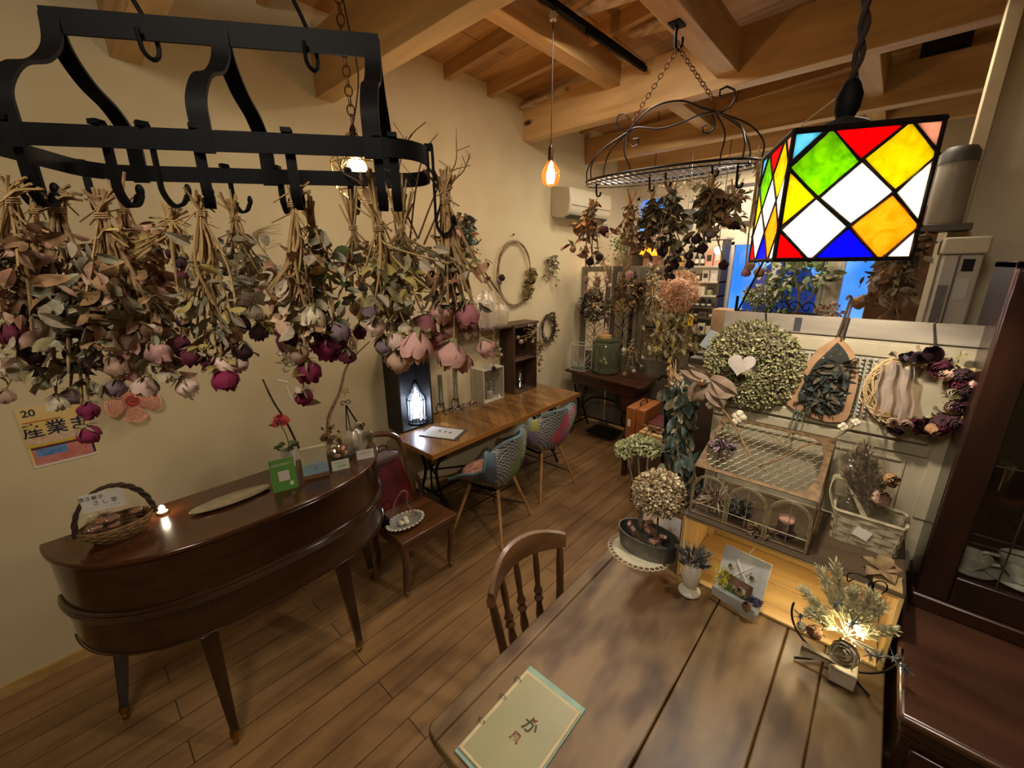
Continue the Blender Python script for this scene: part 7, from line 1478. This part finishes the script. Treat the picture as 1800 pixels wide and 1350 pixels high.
text('か', t, MP(.118, .175, .0092), ex, ey, .046, M_ol, bold=.0008); part('leaf_print', MB().slab([MP(.118 + x, .192 + y, .0088) for x, y in ((-.006, 0), (-.008, .014), (0, .008), (.01, .012), (.004, 0))], (0, 0, .0004)), M_red2, t)
text('風', t, MP(.105, .128, .0092), ex, ey, .03, M_red2, bold=.0004)
# ================================================================ KITCHEN SIDE SEEN BEYOND THE PANEL
YK = 5.15
M_shl = wood('shelf_dark', '#2c2119', '#4a3a2c', 0, 1, .5); M_steel = mat('counter_dark', '#24211e', '#332e29', .35, ns=8)
t = T('wall_shelves', 'dark open shelves of bottles and boxes at the back of the kitchen', 'shelf', (-1.85, YK + .1, 1.0))
ZS = [ay(1260, q, YK).z for q in (590, 560, 541, 520, 495, 467)]
for i, z in enumerate(ZS): part('shelf', MB().box(-2.55, -1.47, YK, YK + .26, z - .02, z), M_shl if i < 3 else mat('shelf_white', '#a89c88', rough=.6), t, bevel=.002)
for x in (-2.55, -2.05, -1.49): part('upright', MB().box(x, x + .02, YK, YK + .26, .0, 2.26), M_shl, t)
part('top_board', MB().box(-2.57, -1.45, YK - .01, YK + .27, 2.26, 2.28), mat('shelf_white', '#a89c88', rough=.6), t)
rd = random.Random(90)
cols = [('bottle', '#14110e'), ('box', '#c4927c'), ('box', '#cfc4a8'), ('jar', '#8c8f5c'), ('bottle', '#1c1a14'), ('box', '#5c4a3a'), ('carton', '#b8b0a0'), ('jar', '#a8823c')]
nm = {'#14110e': 'black', '#c4927c': 'pink', '#cfc4a8': 'cream', '#8c8f5c': 'olive green', '#1c1a14': 'near black', '#5c4a3a': 'brown', '#b8b0a0': 'pale grey', '#a8823c': 'amber'}
nth = ('first', 'second', 'third', 'fourth', 'fifth', 'sixth', 'seventh', 'eighth')
order = ('lowest', 'second', 'third', 'fourth', 'fifth', 'sixth'); M_lab = mat('label_paper', '#c9c2b0', rough=.7)
for i, z in enumerate(ZS):
    x = -2.0; k = 0; hs_ = ((ZS + [2.26])[i + 1] - z) / .2
    while x < -1.56:
        kd, cl = cols[(i * 3 + k // 2) % 8] if i != 2 else cols[0]; w = .055 if kd == 'bottle' else rd.uniform(.07, .10); h = .85 * hs_ * {'bottle': .15, 'box': rd.uniform(.10, .16), 'jar': .12, 'carton': .17}[kd]; mm = mat('ware' + cl, cl, rough=.4); y = YK + .06; xc = x + w / 2
        t = T('storage_' + kd if kd != 'bottle' else 'bottle', '%s %s, %s from the upright on the %s kitchen shelf from below' % (nm[cl], kd, nth[k], order[i]), kd, (xc, y, z), 'goods on the %s kitchen shelf' % order[i])
        if kd == 'bottle': part('glass_body', MB().lathe([(.022, 0), (.024, .005), (.024, .5 * h), (.010, .7 * h), (.010, .95 * h), (.012, h)], (xc, y, z), 14), mm, t); part('paper_label', MB().lathe([(.0246, .15 * h), (.0246, .42 * h)], (xc, y, z), 14), M_lab, t)
        elif kd == 'jar': part('jar_body', MB().lathe([(.03, 0), (.034, .006), (.034, h * .7), (.028, h * .8)], (xc, y, z), 16), mm, t); part('lid', MB().lathe([(.03, h * .8), (.03, h)], (xc, y, z), 16), M_steel, t)
        else: part('body', MB().box(xc - w / 2, xc + w / 2, y - .03, y + .05, z, z + h), mm, t, bevel=.002); part('paper_label', MB().box(xc - w * .3, xc + w * .3, y - .032, y - .03, z + h * .3, z + h * .7), M_lab if k % 2 else mat('label_dark', '#33241c', rough=.6), t)
        x += w + .012; k += 1
# counter with things
t = T('counter', 'dark kitchen counter below the blue windows', 'counter', (-.9, 5.2, 0)); part('cabinet', MB().box(-1.62, -.14, 4.86, 5.5, 0, 1.02), M_shl, t); part('countertop', MB().box(-1.64, -.12, 4.84, 5.5, 1.02, 1.06), M_steel, t, bevel=.004)
part('window_ledge', MB().box(-1.62, -.14, 5.36, 5.5, 1.06, 1.27), M_wf, t, bevel=.003)
solo('yellow_box', MB().box(-1.78, -1.70, 5.09, 5.12, ay(1237, 575, 5.1).z, ay(1237, 555, 5.1).z), mat('yellow', '#c9a01c', rough=.5), 'bright yellow packet at the edge of the low kitchen shelf', 'packet', bevel=.004)
bx = ay(1278, 535, 4.9); obox('wooden_box', 'light wooden cubby box on the kitchen counter beside the shelves', 'box', bx.x - .13, bx.x + .12, 4.86, 5.1, 1.062, 1.52, mat('cubby', '#8a6a4c', '#a3825e', .6, ns=9), .015, (1.28,))
c_ = ay(1243, 600, 3.6); t = T('tablet_stand', 'white tilted tablet on a counter stand behind the hydrangea wreath', 'tablet', tuple(c_)); part('screen', MB().slab([c_ + V((-.06, 0, -.04)), c_ + V((.02, 0, -.07)), c_ + V((.09, .05, .06)), c_ + V((.0, .05, .09))], (0, .01, 0)), mat('tablet_white', '#b8c4cc', rough=.2), t); part('base', MB().box(c_.x - .07, c_.x + .1, c_.y - .02, c_.y + .1, c_.z - .12, c_.z - .10), M_steel, t); part('post', MB().box(c_.x - .01, c_.x + .01, c_.y + .02, c_.y + .04, c_.z - .1, c_.z), M_steel, t)
solo('side_counter', MB().box(c_.x - .08, c_.x + .4, c_.y - .15, c_.y + .3, 0, c_.z - .122), M_shl, 'dark serving counter below the white tablet', 'counter', bevel=.004)
# potted plants on the ledge
YP = 5.40; ZL = 1.272
def pot(name, label, px, r, h, mm, cat='plant', y=YP):
    c = ay(px, 560, y); c.z = ZL; t = T(name, label, cat, tuple(c)); part('pot', MB().lathe([(r * .75, 0), (r, h * .9), (r * 1.08, h * .92), (r * 1.08, h), (r * .9, h), (r * .7, .01)], c, 22), mm, t); return t, c
def ballleaf(t, c, r, n, L, cols, seed, sz=1, name='leaves'):
    rd = random.Random(seed); m = MB(); c = V(c)
    for k in range(n): d = V((rd.gauss(0, 1), rd.gauss(0, 1), rd.gauss(0, 1))).normalized(); leaf(m, c + V((d.x * r, d.y * r * .7, d.z * r * sz)) * rd.uniform(.4, 1), d + V((rd.gauss(0, .5), rd.gauss(0, .5), rd.gauss(0, .5))), L * rd.uniform(.7, 1.3), L * .4, rd, mi=rd.randrange(len(cols)))
    part(name, m, [LM[x] for x in cols], t)
M_potd = mat('pot_dark', '#1e1c1c', '#34302e', .5, ns=20)
t, c = pot('topiary', 'pale green double ball topiary on the sill before the blue window', 1330, .10, .10, mat('pot_grey', '#7a7a6c'), 'plant'); ballleaf(t, c + V((0, 0, .17)), .12, 260, .03, ['green', 'pale', 'olive'], 1, .6); ballleaf(t, c + V((.02, 0, .38)), .20, 480, .04, ['green', 'pale', 'olive'], 2, .55, 'crown'); part('trunk', MB().tube([c, c + V((.02, 0, .4))], .012, 6), M_twig, t)
t, c = pot('ficus_plant', 'leafy green plant in a broad dark ridged pot before the blue window', 1393, .24, .20, M_potd); ballleaf(t, c + V((-.02, 0, .62)), .32, 150, .09, ['green', 'greygreen', 'green'], 3, .6)
part('trunk', MB().tube(smoothpath([c + V((0, 0, .1)), c + V((.03, 0, .35)), c + V((-.05, 0, .6))], 4), .012, 6).tube(smoothpath([c + V((0, 0, .2)), c + V((-.12, 0, .4)), c + V((-.2, 0, .55))], 4), .008, 6).tube(smoothpath([c + V((0, 0, .2)), c + V((.14, 0, .4)), c + V((.2, 0, .6))], 4), .008, 6), M_twig, t)
m = MB(); [m.tube(spiral(c + V((x, -.05, .27)), .07, .012, 0, 7, 16), .006, 5) for x in (-.12, 0, .12)]; part('iron_scrolls', m, M_black, t); part('pot_rings', MB().tube([c + V((.255 * cos(a), .255 * sin(a), .08)) for a in [i * pi / 12 for i in range(24)]], .012, 6, True).tube([c + V((.262 * cos(a), .262 * sin(a), .14)) for a in [i * pi / 12 for i in range(24)]], .012, 6, True), M_potd, t)
t, c = pot('ivy_plant', 'trailing bright green ivy between topiary and dark pot', 1362, .05, .08, mat('pot_white', '#b8b4a8')); ballleaf(t, c + V((0, -.03, .3)), .12, 70, .06, ['green', 'green'], 4, 2.2)
t, c = pot('twig_pot', 'dark mug pot with dry pinkish twigs on the sill', 1455, .07, .13, M_potd); ballleaf(t, c + V((0, 0, .24)), .12, 90, .04, ['peach', 'brown'], 5, .7)
t, c = pot('white_cup', 'plain white cup on the sill beside the dark mug pot', 1473, .055, .11, mat('pot_white2', '#b8b8c0'), 'cup')
# big protea bunch
bunch('large brown hanging bunch of dried protea and bark strips before the brown cupboard', ay(1590, 430, 2.9), [(ay(1520, 525, 2.9), 'tan', .04), (ay(1545, 500, 2.9), 'beige', .035), (ay(1560, 555, 2.9), 'tan', .04), (ay(1580, 570, 2.9), 'tan', .035)], ['pale', 'brown', 'olive', 'dark'], None, 97, nleaf=240, name='dried_swag', lsize=(.04, .075), spread=.04, nbare=16, lz=(.0, 1.05), depth=.09, up=.05, sr=.004)
solo('curtain_rod', MB().tube([ay(1292, 556, 1.985), ay(1352, 440, 1.985)], .004, 6).tube([ay(1292, 556, 1.985), ay(1297, 520, 1.985)], .006, 6).tube([ay(1292, 556, 1.985), ay(1290, 600, 1.985)], .004, 6), M_black, 'thin dark slanting rod crossing the blue window above the panel', 'rod')
# small wares: pink curtain, lamps, dried things high up, picture
t = T('curtain', 'pale pink cafe curtain beside the small blue window at the back', 'curtain', (-2.55, 5.5, 1.9)); part('cloth', MB().grid(lambda u, v: V((-2.80 + .5 * u, 5.50 + .02 * sin(40 * u), 2.38 - .55 * v)), 50, 4), mat('curtain_pink', '#b89a86', '#c9ab96', .9, ns=4), t); part('rod', MB().tube([(-2.84, 5.5, 2.385), (-2.26, 5.5, 2.385)], .006, 6), M_black, t)
for lab, px, py, y, e_, cc in (('bare white spot bulb hanging near the shelves behind the dark bunches', 1262, 440, 4.55, 14, '#fff6e0'), ('orange glowing shade lamp behind the middle bunches', 1140, 440, 4.7, 10, '#ffb45c')):
    p = ay(px, py, y); t = T('spot_lamp', lab, 'lamp', tuple(p)); part('bulb', MB().sph(p, .035, 12, 8), emit('spot' + cc, cc, e_), t); part('cord', MB().tube([p + V((0, 0, .03)), (p.x, p.y, zc(p.x) - .01)], .004, 5), M_cord, t); light('spot_bulb', 'POINT', tuple(p + V((0, 0, -.05))), 8, lin(cc), .04)
    if e_ == 10: part('shade', MB().lathe([(.05, 0), (.09, -.05), (.10, -.09), (.095, -.09)], p + V((0, 0, .03)), 16), transl('shade_orange', '#c4702c', .6), t)
bunch('airy cloud of white dried gypsophila high beyond the oval rack', ay(1215, 250, 4.0) + V((0, 0, -.3)), [(ay(1190, 345, 4.0), 'cream', .02), (ay(1240, 340, 4.0), 'cream', .02), (ay(1215, 350, 4.0), 'cream', .02)], ['pale', 'pale'], None, 98, nleaf=300, name='gypsophila', lsize=(.015, .03), spread=.12, nbare=26, lz=(.3, 1.1), depth=.4, up=.05)
solo('bucket', MB().tube([ay(1208, 380, 4.6), V((ay(1208, 380, 4.6).x, 4.6, 3.6))], .004, 5).lathe([(.05, 0), (.07, .2), (.072, .2), (.07, .19), (.045, .01)], ay(1208, 405, 4.6), 18), M_zn, 'small galvanised bucket hanging beyond the dark bunches', 'bucket')
p = ay(1302, 360, 5.58); t = T('picture_frame', 'pale picture in a dark frame high on the far wall', 'picture', tuple(p)); part('frame', MB().box(p.x - .17, p.x + .17, 5.565, 5.598, p.z - .22, p.z + .22), M_shl, t, bevel=.003); part('print', MB().box(p.x - .13, p.x + .13, 5.562, 5.565, p.z - .18, p.z + .18), mat('print_pale', '#9c9a8c', '#b0ae9e', .7, ns=6), t)
# tall unit, plank shelf and canister by the post
t = T('floor_air_conditioner', 'tall pale grey upright machine with display behind the cream panel', 'machine', (.21, 2.8, 0)); M_un = mat('unit_grey', '#a39d8f', '#aca698', .5, ns=3)
part('body', MB().box(.142, .262, 2.66, 2.96, 0, 2.03), M_un, t, bevel=.006); part('top_cap', MB().box(.132, .272, 2.64, 2.965, 2.03, 2.10), mat('unit_cream', '#b8ac90', rough=.6), t, bevel=.008)
part('front_groove', MB().box(.188, .194, 2.655, 2.66, 0, 2.03), mat('ac_dark', '#4a4436'), t); part('display', MB().box(.205, .24, 2.655, 2.66, 1.96, 2.01), mat('display_dark', '#14161c', rough=.2), t); part('notice', MB().box(.198, .24, 2.656, 2.66, 1.84, 1.93), mat('notice', '#b0aca0', rough=.6), t)
part('vent', MB().box(.148, .18, 2.656, 2.66, 1.4, 1.9), mat('vent_grey', '#6a675f', rough=.6), t)
solo('plank_shelf', MB().box(.02, .215, 2.80, 2.968, 2.135, 2.165), M_shl, 'short dark plank shelf behind the stained glass lantern', 'shelf', bevel=.003)
t = T('canister', 'tall pale lidded canister on the plank shelf behind the lantern', 'canister', (.12, 2.88, 2.166)); part('canister_body', MB().lathe([(.06, 0), (.064, .01), (.064, .26), (.06, .27)], (.12, 2.88, 2.166), 24), mat('canister_beige', '#857b66', '#938973', .5, ns=4), t); part('lid', MB().lathe([(.067, .26), (.067, .30), (.05, .325), (0, .33)], (.12, 2.88, 2.166), 24), mat('lid_grey', '#57524a', rough=.5), t)
